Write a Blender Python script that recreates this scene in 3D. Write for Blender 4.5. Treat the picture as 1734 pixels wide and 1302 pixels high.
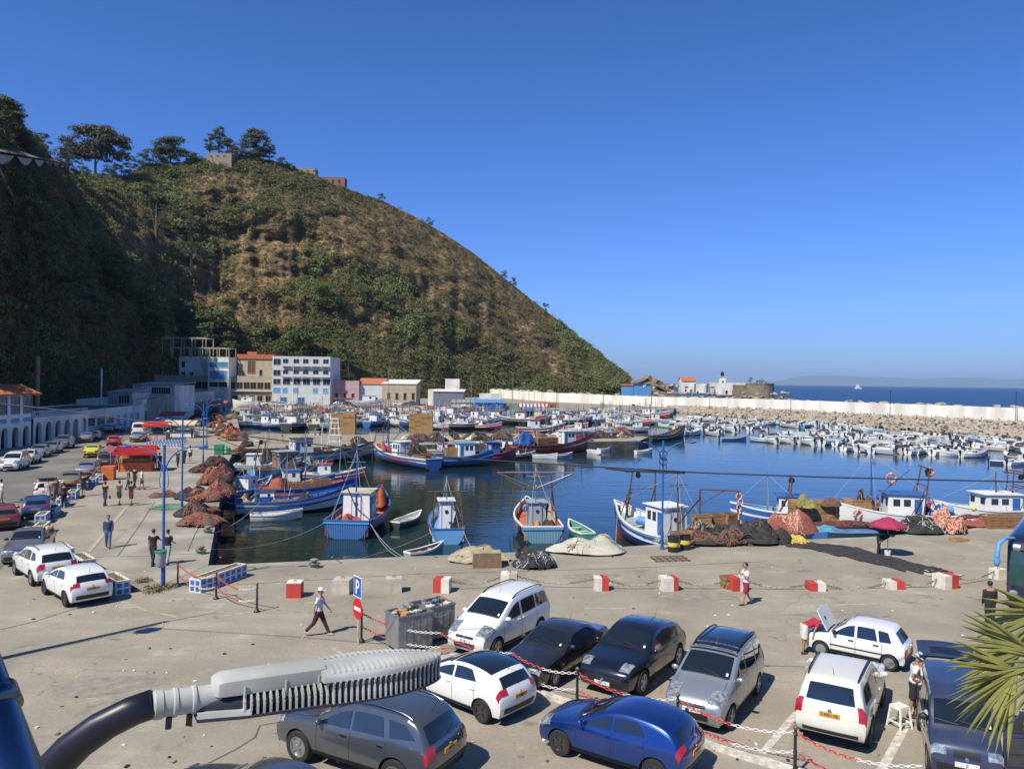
import bpy, bmesh, math, random
import numpy as np
from mathutils import Vector, Matrix, Euler, noise
random.seed(7); np.random.seed(7)
PI = math.pi
for o in list(bpy.data.objects): bpy.data.objects.remove(o)
SC = bpy.context.scene
COL = SC.collection
# ------------------------------------------------------------------ camera, sky, sun, exposure
H = 9.4
cam_data = bpy.data.cameras.new('camera'); cam = bpy.data.objects.new('camera', cam_data); COL.objects.link(cam)
FPX = 1300.0
cam_data.sensor_width = 36.0; cam_data.lens = 36.0*FPX/1734.0
cam_data.clip_start = 0.05; cam_data.clip_end = 60000
PITCH = math.radians(-0.24); ROLL = math.radians(0.70)
cam.location = (0, 0, H)
CR = Matrix.Rotation(PI/2+PITCH, 3, 'X') @ Matrix.Rotation(ROLL, 3, 'Z')
cam.rotation_euler = CR.to_euler()
SC.camera = cam
SC.render.resolution_x = 1024; SC.render.resolution_y = 768
SC.view_settings.view_transform = 'Standard'; SC.view_settings.look = 'None'
SC.view_settings.gamma = 1; SC.view_settings.exposure = 0.27
SUN_EL = math.radians(50)
SUN_AZ = Vector((-0.67, -0.74)).normalized()     # where the sun stands, seen from above
w = bpy.data.worlds.new('World'); SC.world = w; w.use_nodes = True
nt = w.node_tree; nt.nodes.clear()
sky = nt.nodes.new('ShaderNodeTexSky'); sky.sky_type = 'NISHITA'; sky.sun_disc = False
sky.sun_elevation = SUN_EL; sky.sun_rotation = math.atan2(SUN_AZ.x, SUN_AZ.y)
sky.altitude = 0; sky.air_density = 1.0; sky.dust_density = 0.3; sky.ozone_density = 2.0
bg = nt.nodes.new('ShaderNodeBackground'); bg.inputs[1].default_value = 0.075
wo = nt.nodes.new('ShaderNodeOutputWorld')
tcw = nt.nodes.new('ShaderNodeTexCoord'); sxw = nt.nodes.new('ShaderNodeSeparateXYZ'); nt.links.new(tcw.outputs['Generated'], sxw.inputs[0])
rw = nt.nodes.new('ShaderNodeValToRGB'); ew = rw.color_ramp.elements; ew.new(.12); ew.new(.3)
for e_, p_, c_ in zip(ew, (0, .10, .30, .8), ((.50,.74,1.35), (.55,.88,1.80), (.46,.88,1.66), (.27,.70,1.02))):
    e_.position = p_; e_.color = (*c_, 1)
nt.links.new(sxw.outputs[2], rw.inputs[0])
mw = nt.nodes.new('ShaderNodeMixRGB'); mw.blend_type = 'MULTIPLY'; mw.inputs[0].default_value = 1
nt.links.new(sky.outputs[0], mw.inputs[1]); nt.links.new(rw.outputs[0], mw.inputs[2])
nt.links.new(mw.outputs[0], bg.inputs[0]); nt.links.new(bg.outputs[0], wo.inputs[0])
sl = bpy.data.lights.new('sun', 'SUN'); sl.energy = 5.0; sl.angle = math.radians(0.53); sl.color = (1.0, 0.93, 0.80)
sun = bpy.data.objects.new('sun', sl); COL.objects.link(sun)
sd = Vector((SUN_AZ.x*math.cos(SUN_EL), SUN_AZ.y*math.cos(SUN_EL), math.sin(SUN_EL)))
sun.rotation_euler = sd.to_track_quat('Z', 'Y').to_euler(); sun.location = (0, -20, 60)

# ------------------------------------------------------------------ pixel of the photograph -> point of the place
def ray(px, py):
    return CR @ Vector(((px-867)/FPX, -(py-651)/FPX, -1))
def G(px, py, z=0.0):
    r = ray(px, py); t = (z-H)/r.z
    return Vector((r.x*t, r.y*t, z))
def PD(px, py, D):
    r = ray(px, py); t = D/r.y
    return Vector((r.x*t, D, H+r.z*t))

# ------------------------------------------------------------------ mesh builder
class MB:
    def __init__(s): s.v = []; s.f = []; s.m = []
    def add(s, vs, fs, mi=0, M=None):
        b = len(s.v)
        if M is not None: vs = [M @ Vector(v) for v in vs]
        s.v += [tuple(v) for v in vs]; s.f += [tuple(i+b for i in f) for f in fs]; s.m += [mi]*len(fs)
    def box(s, c, d, mi=0, rz=0, M=None, taper=1.0, rx=0, ry=0):
        x, y, z = d[0]/2, d[1]/2, d[2]/2
        vs = [(-x,-y,-z),(x,-y,-z),(x,y,-z),(-x,y,-z),(-x*taper,-y*taper,z),(x*taper,-y*taper,z),(x*taper,y*taper,z),(-x*taper,y*taper,z)]
        T = Matrix.Translation(c) @ Euler((rx, ry, rz)).to_matrix().to_4x4()
        if M is not None: T = M @ T
        s.add(vs, [(0,3,2,1),(4,5,6,7),(0,1,5,4),(1,2,6,5),(2,3,7,6),(3,0,4,7)], mi, T)
    def bb(s, x0, x1, y0, y1, z0, z1, mi=0, M=None):
        s.box(((x0+x1)/2,(y0+y1)/2,(z0+z1)/2), (abs(x1-x0),abs(y1-y0),abs(z1-z0)), mi, M=M)
    def tube(s, pts, r, n=8, mi=0, cap=True, M=None):
        pts = [Vector(p) for p in pts]; k = len(pts)
        rs = r if isinstance(r, (list, tuple)) else [r]*k
        vs = []; up = None
        for i, p in enumerate(pts):
            t = (pts[min(i+1, k-1)]-pts[max(i-1, 0)])
            if t.length < 1e-9: t = Vector((0,0,1))
            t.normalize()
            if up is None:
                up = t.orthogonal().normalized()
            u = (up - t*up.dot(t))
            u = u.normalized() if u.length > 1e-6 else t.orthogonal().normalized()
            up = u; q = t.cross(u)
            for j in range(n):
                a = 2*PI*j/n
                vs.append(p + (u*math.cos(a)+q*math.sin(a))*rs[i])
        fs = [(i*n+j, i*n+(j+1)%n, (i+1)*n+(j+1)%n, (i+1)*n+j) for i in range(k-1) for j in range(n)]
        if cap: fs += [tuple(range(n))[::-1], tuple((k-1)*n+j for j in range(n))]
        s.add(vs, fs, mi, M)
    def lathe(s, prof, n=16, mi=0, M=None):
        vs = [(r*math.cos(2*PI*j/n), r*math.sin(2*PI*j/n), z) for r, z in prof for j in range(n)]
        k = len(prof)
        fs = [(i*n+j, i*n+(j+1)%n, (i+1)*n+(j+1)%n, (i+1)*n+j) for i in range(k-1) for j in range(n)]
        fs += [tuple(range(n))[::-1], tuple((k-1)*n+j for j in range(n))]
        s.add(vs, fs, mi, M)
    def grid(s, rows, mi=0, closed=False, M=None, flip=False):
        nr, nc = len(rows), len(rows[0]); vs = [p for r in rows for p in r]; fs = []
        for i in range(nr-1):
            for j in range(nc if closed else nc-1):
                j2 = (j+1) % nc
                q = (i*nc+j, i*nc+j2, (i+1)*nc+j2, (i+1)*nc+j)
                fs.append(q[::-1] if flip else q)
        s.add(vs, fs, mi, M)
    def prism(s, poly, z0, z1, mi=0, M=None):
        n = len(poly)
        vs = [(x,y,z0) for x,y in poly]+[(x,y,z1) for x,y in poly]
        fs = [tuple(range(n))[::-1], tuple(range(n,2*n))]+[(i,(i+1)%n,n+(i+1)%n,n+i) for i in range(n)]
        s.add(vs, fs, mi, M)
    def ball(s, c, r, n=8, mi=0, sc=(1,1,1), M=None, jit=0):
        vs = []; fs = []; k = max(3, n//2)
        for i in range(k+1):
            a = PI*i/k
            for j in range(n):
                b = 2*PI*j/n; q = 1+random.uniform(-jit, jit)
                vs.append((c[0]+r*q*sc[0]*math.sin(a)*math.cos(b), c[1]+r*q*sc[1]*math.sin(a)*math.sin(b), c[2]+r*q*sc[2]*math.cos(a)))
        for i in range(k):
            for j in range(n):
                fs.append((i*n+j, (i+1)*n+j, (i+1)*n+(j+1)%n, i*n+(j+1)%n))
        s.add(vs, fs, mi, M)
    def build(s, name, mats, parent=None, smooth=False, loc=None, rz=0):
        me = bpy.data.meshes.new(name)
        me.from_pydata(s.v, [], s.f)
        if not isinstance(mats, (list, tuple)): mats = [mats]
        for m in mats: me.materials.append(m)
        me.polygons.foreach_set('material_index', s.m)
        if smooth: me.polygons.foreach_set('use_smooth', [True]*len(s.f))
        me.update(); me.validate()
        return link(name, me, parent, loc, rz)
def link(name, me, parent=None, loc=None, rz=0):
    o = bpy.data.objects.new(name, me); COL.objects.link(o)
    if parent is not None: o.parent = parent
    if loc is not None: o.location = loc
    if rz: o.rotation_euler[2] = rz
    return o
def autosmooth(o, ang=35):
    me = o.data; bm = bmesh.new(); bm.from_mesh(me)
    bmesh.ops.remove_doubles(bm, verts=bm.verts, dist=1e-4)
    bmesh.ops.recalc_face_normals(bm, faces=bm.faces)
    for f in bm.faces: f.smooth = True
    for e in bm.edges:
        if len(e.link_faces) == 2 and e.calc_face_angle(0) > math.radians(ang): e.smooth = False
        elif len(e.link_faces) != 2: e.smooth = False
    bm.to_mesh(me); bm.free(); me.update()
    return o
def tag(o, label=None, cat=None, group=None, kind=None):
    if label: o['label'] = label
    if cat: o['category'] = cat
    if group: o['group'] = group
    if kind: o['kind'] = kind
    return o
def thing(name, label, cat, loc=(0,0,0), rz=0, group=None):
    o = bpy.data.objects.new(name, None); COL.objects.link(o)
    o.empty_display_size = 0.2
    o.location = tuple(loc) if len(loc) == 3 else (loc[0], loc[1], 0); o.rotation_euler = (0, 0, rz)
    return tag(o, label, cat, group)
def dup(root, loc=None, rz=None, label=None, group=None, scale=None):
    def cp(o, parent):
        c = o.copy(); COL.objects.link(c); c.parent = parent
        for ch in o.children: cp(ch, c)
        return c
    r = cp(root, None)
    if loc is not None: r.location = loc
    if rz is not None: r.rotation_euler[2] = rz
    if scale is not None: r.scale = scale if isinstance(scale, (tuple, list)) else (scale,)*3
    if label: r['label'] = label
    if group: r['group'] = group
    return r
def Mx(loc=(0,0,0), rz=0, rx=0, ry=0, sc=1):
    return Matrix.Translation(loc) @ Euler((rx, ry, rz)).to_matrix().to_4x4() @ Matrix.Diagonal((sc, sc, sc, 1))

WORK = bpy.data.scenes.new('work')
def baked(*obs):
    """mesh of obs[0] with its modifiers applied, evaluated in a small scene of its own"""
    for o in obs: WORK.collection.objects.link(o)
    vl = WORK.view_layers[0]; vl.update()
    me = bpy.data.meshes.new_from_object(obs[0].evaluated_get(vl.depsgraph))
    for o in obs: WORK.collection.objects.unlink(o)
    return me

# ------------------------------------------------------------------ materials
MATS = {}
def pm(name, c1, c2=None, scale=3.0, rough=0.7, metal=0.0, coat=0.0, bump=0.0, bscale=None, big=None, bigs=0.15, spec=0.5, emit=None, stretch=None, dark=None):
    if name in MATS: return MATS[name]
    m = bpy.data.materials.new(name); m.use_nodes = True; t = m.node_tree; n = t.nodes; L = t.links
    b = n['Principled BSDF']; b.inputs['Roughness'].default_value = rough; b.inputs['Metallic'].default_value = metal
    b.inputs['Coat Weight'].default_value = coat; b.inputs['Coat Roughness'].default_value = 0.04
    b.inputs['Specular IOR Level'].default_value = spec
    if c2 is None:
        c2 = tuple(min(1, c*0.78) for c in c1)
    tc = n.new('ShaderNodeTexCoord'); vec = tc.outputs['Object']
    if stretch:
        mp = n.new('ShaderNodeMapping'); mp.inputs['Scale'].default_value = stretch; L.new(vec, mp.inputs[0]); vec = mp.outputs[0]
    nz = n.new('ShaderNodeTexNoise'); nz.inputs['Scale'].default_value = scale; nz.inputs['Detail'].default_value = 6; nz.inputs['Roughness'].default_value = 0.62
    L.new(vec, nz.inputs['Vector'])
    rp = n.new('ShaderNodeValToRGB'); rp.color_ramp.elements[0].position = 0.36; rp.color_ramp.elements[1].position = 0.66
    rp.color_ramp.elements[0].color = (*c2, 1); rp.color_ramp.elements[1].color = (*c1, 1)
    L.new(nz.outputs[0], rp.inputs[0]); out = rp.outputs[0]
    if big:
        n2 = n.new('ShaderNodeTexNoise'); n2.inputs['Scale'].default_value = bigs; n2.inputs['Detail'].default_value = 4
        L.new(vec, n2.inputs['Vector'])
        r2 = n.new('ShaderNodeValToRGB'); r2.color_ramp.elements[0].position = 0.45; r2.color_ramp.elements[1].position = 0.62
        r2.color_ramp.elements[0].color = (0,0,0,1); r2.color_ramp.elements[1].color = (1,1,1,1)
        L.new(n2.outputs[0], r2.inputs[0])
        mx = n.new('ShaderNodeMixRGB'); mx.inputs[2].default_value = (*big, 1)
        L.new(r2.outputs[0], mx.inputs[0]); L.new(out, mx.inputs[1]); out = mx.outputs[0]
    L.new(out, b.inputs['Base Color'])
    if bump:
        n3 = n.new('ShaderNodeTexNoise'); n3.inputs['Scale'].default_value = bscale or scale*4; n3.inputs['Detail'].default_value = 5
        L.new(vec, n3.inputs['Vector'])
        bp = n.new('ShaderNodeBump'); bp.inputs['Strength'].default_value = 1.0; bp.inputs['Distance'].default_value = bump
        L.new(n3.outputs[0], bp.inputs['Height']); L.new(bp.outputs[0], b.inputs['Normal'])
    MATS[name] = m
    return m
def flat(name, c, rough=0.6, metal=0.0, coat=0.0, **k):
    return pm(name, c, tuple(x*0.85 for x in c), 6.0, rough, metal, coat, **k)

M_white = pm('white_paint', (.78,.78,.76), (.62,.61,.58), 2.5, .55)
M_whitewall = pm('whitewash', (.80,.79,.74), (.66,.64,.58), 1.2, .85, bump=.01, big=(.55,.53,.48), bigs=.35, stretch=(1,1,.35))
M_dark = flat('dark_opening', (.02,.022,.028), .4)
M_blackmetal = flat('black_iron', (.022,.02,.02), .45)
M_blue = pm('blue_paint', (.02,.12,.40), (.02,.085,.28), 3, .45)
M_lblue = pm('light_blue_paint', (.10,.32,.62), (.08,.24,.48), 3, .55)
M_red = pm('red_paint', (.55,.03,.025), (.42,.03,.025), 4, .5)
M_orange = pm('orange_paint', (.62,.16,.03), (.45,.11,.03), 3, .6)
M_green = pm('green_paint', (.03,.25,.12), (.03,.18,.09), 3, .5)
M_wood = pm('crate_wood', (.50,.31,.13), (.30,.17,.07), 3.0, .8, stretch=(1,1,6))
M_oldwood = pm('old_wood', (.27,.20,.13), (.14,.10,.07), 4, .85, bump=.004)
M_steel = flat('galvanised_steel', (.36,.38,.39), .42, .6)
M_rust = pm('rusty_steel', (.16,.07,.04), (.08,.045,.03), 6, .8)
M_rubber = flat('rubber', (.02,.02,.021), .8)
M_conc = pm('old_concrete', (.40,.37,.31), (.28,.26,.22), 1.5, .9, bump=.006, bscale=14, big=(.22,.20,.17), bigs=.5)
M_tile = pm('roof_tile', (.50,.17,.07), (.33,.10,.05), 3, .85, bump=.02)
M_stone = pm('stone_masonry', (.34,.28,.20), (.20,.16,.12), 1.2, .9, bump=.08, bscale=2.2)
M_glassw = flat('window_glass', (.03,.045,.06), .12)
M_rope = flat('pale_rope', (.34,.38,.38), .8)
M_trunk = pm('bark', (.16,.12,.09), (.08,.06,.045), 4, .9, bump=.03)
# ------------------------------------------------------------------ ground, water, quays
def ground_mat():
    m = bpy.data.materials.new('worn_asphalt'); m.use_nodes = True; t = m.node_tree; n = t.nodes; L = t.links
    b = n['Principled BSDF']; b.inputs['Roughness'].default_value = .9; b.inputs['Specular IOR Level'].default_value = .25
    tc = n.new('ShaderNodeTexCoord').outputs['Object']
    def nz(scale, det=6, st=None, rough=.6):
        q = n.new('ShaderNodeTexNoise'); q.inputs['Scale'].default_value = scale; q.inputs['Detail'].default_value = det; q.inputs['Roughness'].default_value = rough
        v = tc
        if st:
            mp = n.new('ShaderNodeMapping'); mp.inputs['Scale'].default_value = st; mp.inputs['Rotation'].default_value = (0,0,.1); L.new(tc, mp.inputs[0]); v = mp.outputs[0]
        L.new(v, q.inputs['Vector']); return q.outputs[0]
    def ramp(s, p0, c0, p1, c1):
        r = n.new('ShaderNodeValToRGB'); e = r.color_ramp.elements
        e[0].position = p0; e[1].position = p1; e[0].color = (*c0,1); e[1].color = (*c1,1); L.new(s, r.inputs[0]); return r.outputs[0]
    def mix(f, a, c, mode='MIX'):
        x = n.new('ShaderNodeMixRGB'); x.blend_type = mode
        if isinstance(f, float): x.inputs[0].default_value = f
        else: L.new(f, x.inputs[0])
        L.new(a, x.inputs[1]); 
        if isinstance(c, tuple): x.inputs[2].default_value = (*c,1)
        else: L.new(c, x.inputs[2])
        return x.outputs[0]
    base = ramp(nz(.22, 8), .33, (.245,.212,.165), .66, (.41,.36,.28))
    fine = ramp(nz(9, 6, rough=.75), .3, (.72,.72,.72), .7, (1.12,1.12,1.12))
    c = mix(1.0, base, fine, 'MULTIPLY')
    streak = ramp(nz(.9, 5, (.22, 1.6, 1)), .40, (0,0,0), .60, (1,1,1))
    c = mix(mix(.32, streak, (0,0,0), 'MIX'), c, (.27,.245,.205))
    pale = ramp(nz(.55, 6), .60, (0,0,0), .72, (.6,.6,.6)); c = mix(pale, c, (.46,.41,.33))
    oil = ramp(nz(.37, 7, None, .7), .60, (0,0,0), .70, (.8,.8,.8)); c = mix(oil, c, (.13,.118,.10))
    spots = ramp(nz(2.1, 3), .70, (0,0,0), .74, (.7,.7,.7)); c = mix(spots, c, (.11,.10,.09))
    vo = n.new('ShaderNodeTexVoronoi'); vo.feature = 'DISTANCE_TO_EDGE'; vo.inputs['Scale'].default_value = .16
    wn = n.new('ShaderNodeMixRGB'); wn.inputs[0].default_value = .06; L.new(tc, wn.inputs[1])
    q = n.new('ShaderNodeTexNoise'); q.inputs['Scale'].default_value = .6; q.inputs['Detail'].default_value = 8; L.new(tc, q.inputs['Vector'])
    sc = n.new('ShaderNodeVectorMath'); sc.operation = 'SCALE'; sc.inputs[3].default_value = 40; L.new(q.outputs[1], sc.inputs[0]); L.new(sc.outputs[0], wn.inputs[2])
    L.new(wn.outputs[0], vo.inputs['Vector'])
    cr = ramp(vo.outputs[0], .001, (.75,.75,.75), .0026, (0,0,0)); cm = ramp(nz(.11,2), .5, (0,0,0), .56, (1,1,1)); cr = mix(1.0, cr, cm, 'MULTIPLY'); c = mix(cr, c, (.13,.115,.10))
    L.new(c, b.inputs['Base Color'])
    bp = n.new('ShaderNodeBump'); bp.inputs['Distance'].default_value = .012; L.new(nz(7, 5), bp.inputs['Height']); L.new(bp.outputs[0], b.inputs['Normal'])
    return m
M_ground = ground_mat()
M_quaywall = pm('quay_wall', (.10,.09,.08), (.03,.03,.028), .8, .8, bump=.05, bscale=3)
M_path = pm('pale_concrete', (.38,.35,.29), (.28,.255,.21), .5, .9, bump=.006, bscale=9, big=(.24,.22,.18), bigs=.3)
WZ = -1.6
FRONT = [(-15.1,38.4), (-5.3,40.9), (2,42.6), (8.5,44.6), (15,46.0), (22,47.6), (29,50), (36,54), (60,64), (120,80)]
LEFT = [(-15.1,38.4), (-30.6,82.5), (-36.5,101.5)]
PIER = [(-36.5,101.5), (-20.6,108.6), (0,117), (20.6,124), (24,134), (0,138), (-22,134), (-45.5,129)]
FAR = [(-45.5,129), (-77,214), (-6.7,235), (48,262), (62,290)]
outline = [(120,80)] + FRONT[::-1][1:-1] + LEFT + PIER[1:] + FAR[1:] + [(62,600), (-500,600), (-500,-60), (120,-60)]
def fill_poly(poly, z, mb, mi=0):
    from mathutils.geometry import tessellate_polygon
    vs = [Vector((x,y,z)) for x,y in poly]
    tris = tessellate_polygon([vs])
    out = []
    for t in tris:
        a,b,c = [vs[i] for i in t]
        out.append(tuple(t) if (b-a).cross(c-a).z > 0 else tuple(t[::-1]))
    mb.add(vs, out, mi)
mb = MB(); fill_poly(outline, 0, mb)
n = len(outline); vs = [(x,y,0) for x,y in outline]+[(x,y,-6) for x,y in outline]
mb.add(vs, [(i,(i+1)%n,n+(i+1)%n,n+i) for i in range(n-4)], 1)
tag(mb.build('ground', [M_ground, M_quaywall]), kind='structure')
# paler concrete coping strips along the water
def strip(line, wd, z, name, mat, side=1):
    mb = MB(); pts = [Vector((x,y,0)) for x,y in line]; L_ = []; R_ = []
    for i, p in enumerate(pts):
        t = (pts[min(i+1,len(pts)-1)]-pts[max(i-1,0)]).normalized(); nn = Vector((-t.y, t.x, 0))*side
        L_.append((p.x, p.y, z)); R_.append((p.x+nn.x*wd, p.y+nn.y*wd, z))
    mb.grid([L_, R_], flip=(side < 0)); return tag(mb.build(name, mat), kind='structure')
strip([(-15.0,38.36)]+FRONT[1:], .55, .004, 'quay_edge', M_path, -1)
strip([(-15.12,38.38)]+LEFT[1:], .6, .008, 'quay_edge', M_path, 1)
# promenade slab between the planters and the water
prom = [G(395,758), G(300,758), G(276,800), G(245,865), G(158,960), (G(232,972)), G(275,990), Vector((-15.2,38.3,0))]
mb = MB(); fill_poly([(p.x,p.y) for p in prom]+[(-30.7,82.5)], .012, mb)
tag(mb.build('promenade', M_path), kind='structure')
# road surface on the left
M_road = pm('road_asphalt', (.17,.16,.14), (.125,.12,.108), .4, .9, bump=.008, bscale=10, big=(.21,.195,.165), bigs=.12)
rd = [G(-60,1010), G(-5,968), G(100,862), G(160,800), G(205,750), G(255,722), G(320,700), G(330,690), G(262,690), G(215,716), G(160,738), G(105,757), G(30,782), G(-200,860)]
mb = MB(); fill_poly([(p.x,p.y) for p in rd], .016, mb); tag(mb.build('road', M_road), kind='structure')
# water
def water_mat():
    m = bpy.data.materials.new('sea_water'); m.use_nodes = True; t = m.node_tree; n = t.nodes; L = t.links
    b = n['Principled BSDF']; b.inputs['IOR'].default_value = 1.33
    tc = n.new('ShaderNodeTexCoord').outputs['Object']
    sx = n.new('ShaderNodeSeparateXYZ'); L.new(tc, sx.inputs[0])
    # the open sea is rougher and deeper than the sheltered basin
    mr = n.new('ShaderNodeMapRange'); mr.inputs[1].default_value = 300; mr.inputs[2].default_value = 420; L.new(sx.outputs[1], mr.inputs[0])
    mr2 = n.new('ShaderNodeMapRange'); mr2.inputs[1].default_value = -16; mr2.inputs[2].default_value = 32; L.new(sx.outputs[0], mr2.inputs[0])
    c0 = n.new('ShaderNodeMixRGB'); c0.inputs[1].default_value = (.008,.022,.019,1); c0.inputs[2].default_value = (.012,.040,.062,1); L.new(mr2.outputs[0], c0.inputs[0])  # dark green toward the left: the hill's reflection put into the water colour
    c = n.new('ShaderNodeMixRGB'); L.new(c0.outputs[0], c.inputs[1]); c.inputs[2].default_value = (.006,.030,.085,1); L.new(mr.outputs[0], c.inputs[0])
    L.new(c.outputs[0], b.inputs['Base Color'])
    rr = n.new('ShaderNodeMapRange'); rr.inputs[1].default_value = 300; rr.inputs[2].default_value = 420; rr.inputs[3].default_value = .035; rr.inputs[4].default_value = .35; L.new(sx.outputs[1], rr.inputs[0]); L.new(rr.outputs[0], b.inputs['Roughness'])
    def nz(s, st, det=3):
        mp = n.new('ShaderNodeMapping'); mp.inputs['Scale'].default_value = st; mp.inputs['Rotation'].default_value = (0,0,.15); L.new(tc, mp.inputs[0])
        q = n.new('ShaderNodeTexNoise'); q.inputs['Scale'].default_value = s; q.inputs['Detail'].default_value = det; L.new(mp.outputs[0], q.inputs['Vector']); return q.outputs[0]
    b1 = n.new('ShaderNodeBump'); b1.inputs['Distance'].default_value = .032; b1.inputs['Strength'].default_value = .7; L.new(nz(1.1, (.55,1.3,1)), b1.inputs['Height'])
    b2 = n.new('ShaderNodeBump'); b2.inputs['Distance'].default_value = .06; b2.inputs['Strength'].default_value = .6; L.new(nz(.28, (.5,1.2,1), 2), b2.inputs['Height']); L.new(b1.outputs[0], b2.inputs['Normal'])
    b3 = n.new('ShaderNodeBump'); b3.inputs['Distance'].default_value = .6; L.new(mr.outputs[0], b3.inputs['Strength']); L.new(nz(.12, (.5,1.4,1), 5), b3.inputs['Height']); L.new(b2.outputs[0], b3.inputs['Normal'])
    L.new(b3.outputs[0], b.inputs['Normal'])
    return m
mb = MB(); S = 45000
mb.add([(-S,-200,WZ),(S,-200,WZ),(S,S,WZ),(-S,S,WZ)], [(0,1,2,3)])
tag(mb.build('water', water_mat()), kind='structure')

# ------------------------------------------------------------------ the hill
def interp(x, tb): return float(np.interp(x, [a for a,_ in tb], [b for _,b in tb]))
DB = [(-300,80),(-150,100),(0,128),(95,158),(200,232),(250,292),(300,338),(400,352),(560,356),(720,400),(870,470),(1000,510),(1050,525),(1095,540)]
DR = [(-300,220),(-150,240),(0,290),(70,330),(110,390),(180,430),(230,450),(300,465),(400,480),(560,500),(720,530),(870,560),(1000,565),(1050,560),(1095,555)]
YR = [(-300,20),(-150,95),(0,172),(35,215),(80,262),(110,285),(150,290),(215,290),(240,272),(300,268),(330,262),(400,254),(460,266),(520,286),(560,304),(600,318),(650,336),(700,360),(740,383),(800,422),(850,462),(900,502),(950,540),(1000,580),(1030,605),(1055,624),(1070,640),(1095,655)]
def fbm(p, o=4):
    return noise.fractal(p, 1.0, 2.0, o)
def hill_pt(px, t):
    db = interp(px, DB); dr = interp(px, DR); yr = interp(px, YR)+7
    zr = max(1.5, PD(px, yr, dr).z)
    if t <= 1:
        steep = float(np.interp(px, [0,120,220,300,450], [2.0,1.7,1.2,1.0,1.0]))
        D = db+(dr-db)*(t**steep); z = zr*(t**.97)
        env = math.sin(PI*min(1, t*1.0))**.7 if t > 0 else 0
    else:
        D = dr+(t-1)*300; z = zr-(t-1)*zr*1.2; env = 0
    X = ray(px, 640).x/ray(px, 640).y*D
    # gullies run down the slope, crags break it across
    g = 1-abs(noise.noise(Vector((px*.016, t*1.1, 3.1))))*2
    g2 = 1-abs(noise.noise(Vector((px*.045, t*2.2, 8.1))))*2
    cr = fbm(Vector((X*.03, D*.03, z*.05)), 5)
    D2 = D + env*(-3.5*g - 3*g2 + float(np.interp(px, [80,480,700], [15,12,8]))*cr + 2.4*fbm(Vector((X*.09, D*.09, z*.12)), 3))
    z2 = z + env*(3.0*fbm(Vector((X*.05+9, D*.05, z*.02)), 4)) + (0.5*noise.noise(Vector((px*.05, 0, 0))) if t > .98 else 0)
    X = ray(px, 640).x/ray(px, 640).y*D2
    return Vector((X, D2, z2))
HX = np.arange(-300, 1096, 3.6); HT = list(np.linspace(0, 1, 140))+[1.03, 1.1, 1.3, 1.6]
hill_rows = [[hill_pt(px, t) for px in HX] for t in HT]
# where dry soil and rock show between the shrubs (regions of the slope itself)
def soft(px, py, cx, cy, rx, ry, rot=0):
    a = math.radians(rot); dx, dy = px-cx, py-cy
    u = (dx*math.cos(a)+dy*math.sin(a))/rx; v = (-dx*math.sin(a)+dy*math.cos(a))/ry
    return max(0, 1-(u*u+v*v))
def toph(v):
    r = CR.transposed() @ (v-Vector((0,0,H))); return 867-r.x/r.z*FPX, 651+r.y/r.z*FPX
def dryness(px, py):
    d = 0
    for a in [(780,470,235,78,38), (600,400,110,60,30), (455,425,95,85,0), (350,480,100,50,10), (880,560,130,38,40), (930,600,95,16,50), (380,320,80,36,0), (430,520,120,30,0), (620,540,60,28,20), (240,400,60,60,0), (1095,645,40,20,0)]:
        d = max(d, soft(px, py, *a))
    return max(0, min(1, d*1.7+.9*noise.noise(Vector((px*.022, py*.03, 9)))+.5*noise.noise(Vector((px*.07, py*.09, 5)))-.12))
mb = MB(); mb.grid(hill_rows)
hill = mb.build('hillside', []); tag(hill, kind='structure')
hill.data.polygons.foreach_set('use_smooth', [True]*len(hill.data.polygons))
att = hill.data.attributes.new('dry', 'FLOAT', 'POINT')
dv = []
for row in hill_rows:
    for p in row:
        x, y = toph(p); dv.append(dryness(x, y))
att.data.foreach_set('value', dv)
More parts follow.
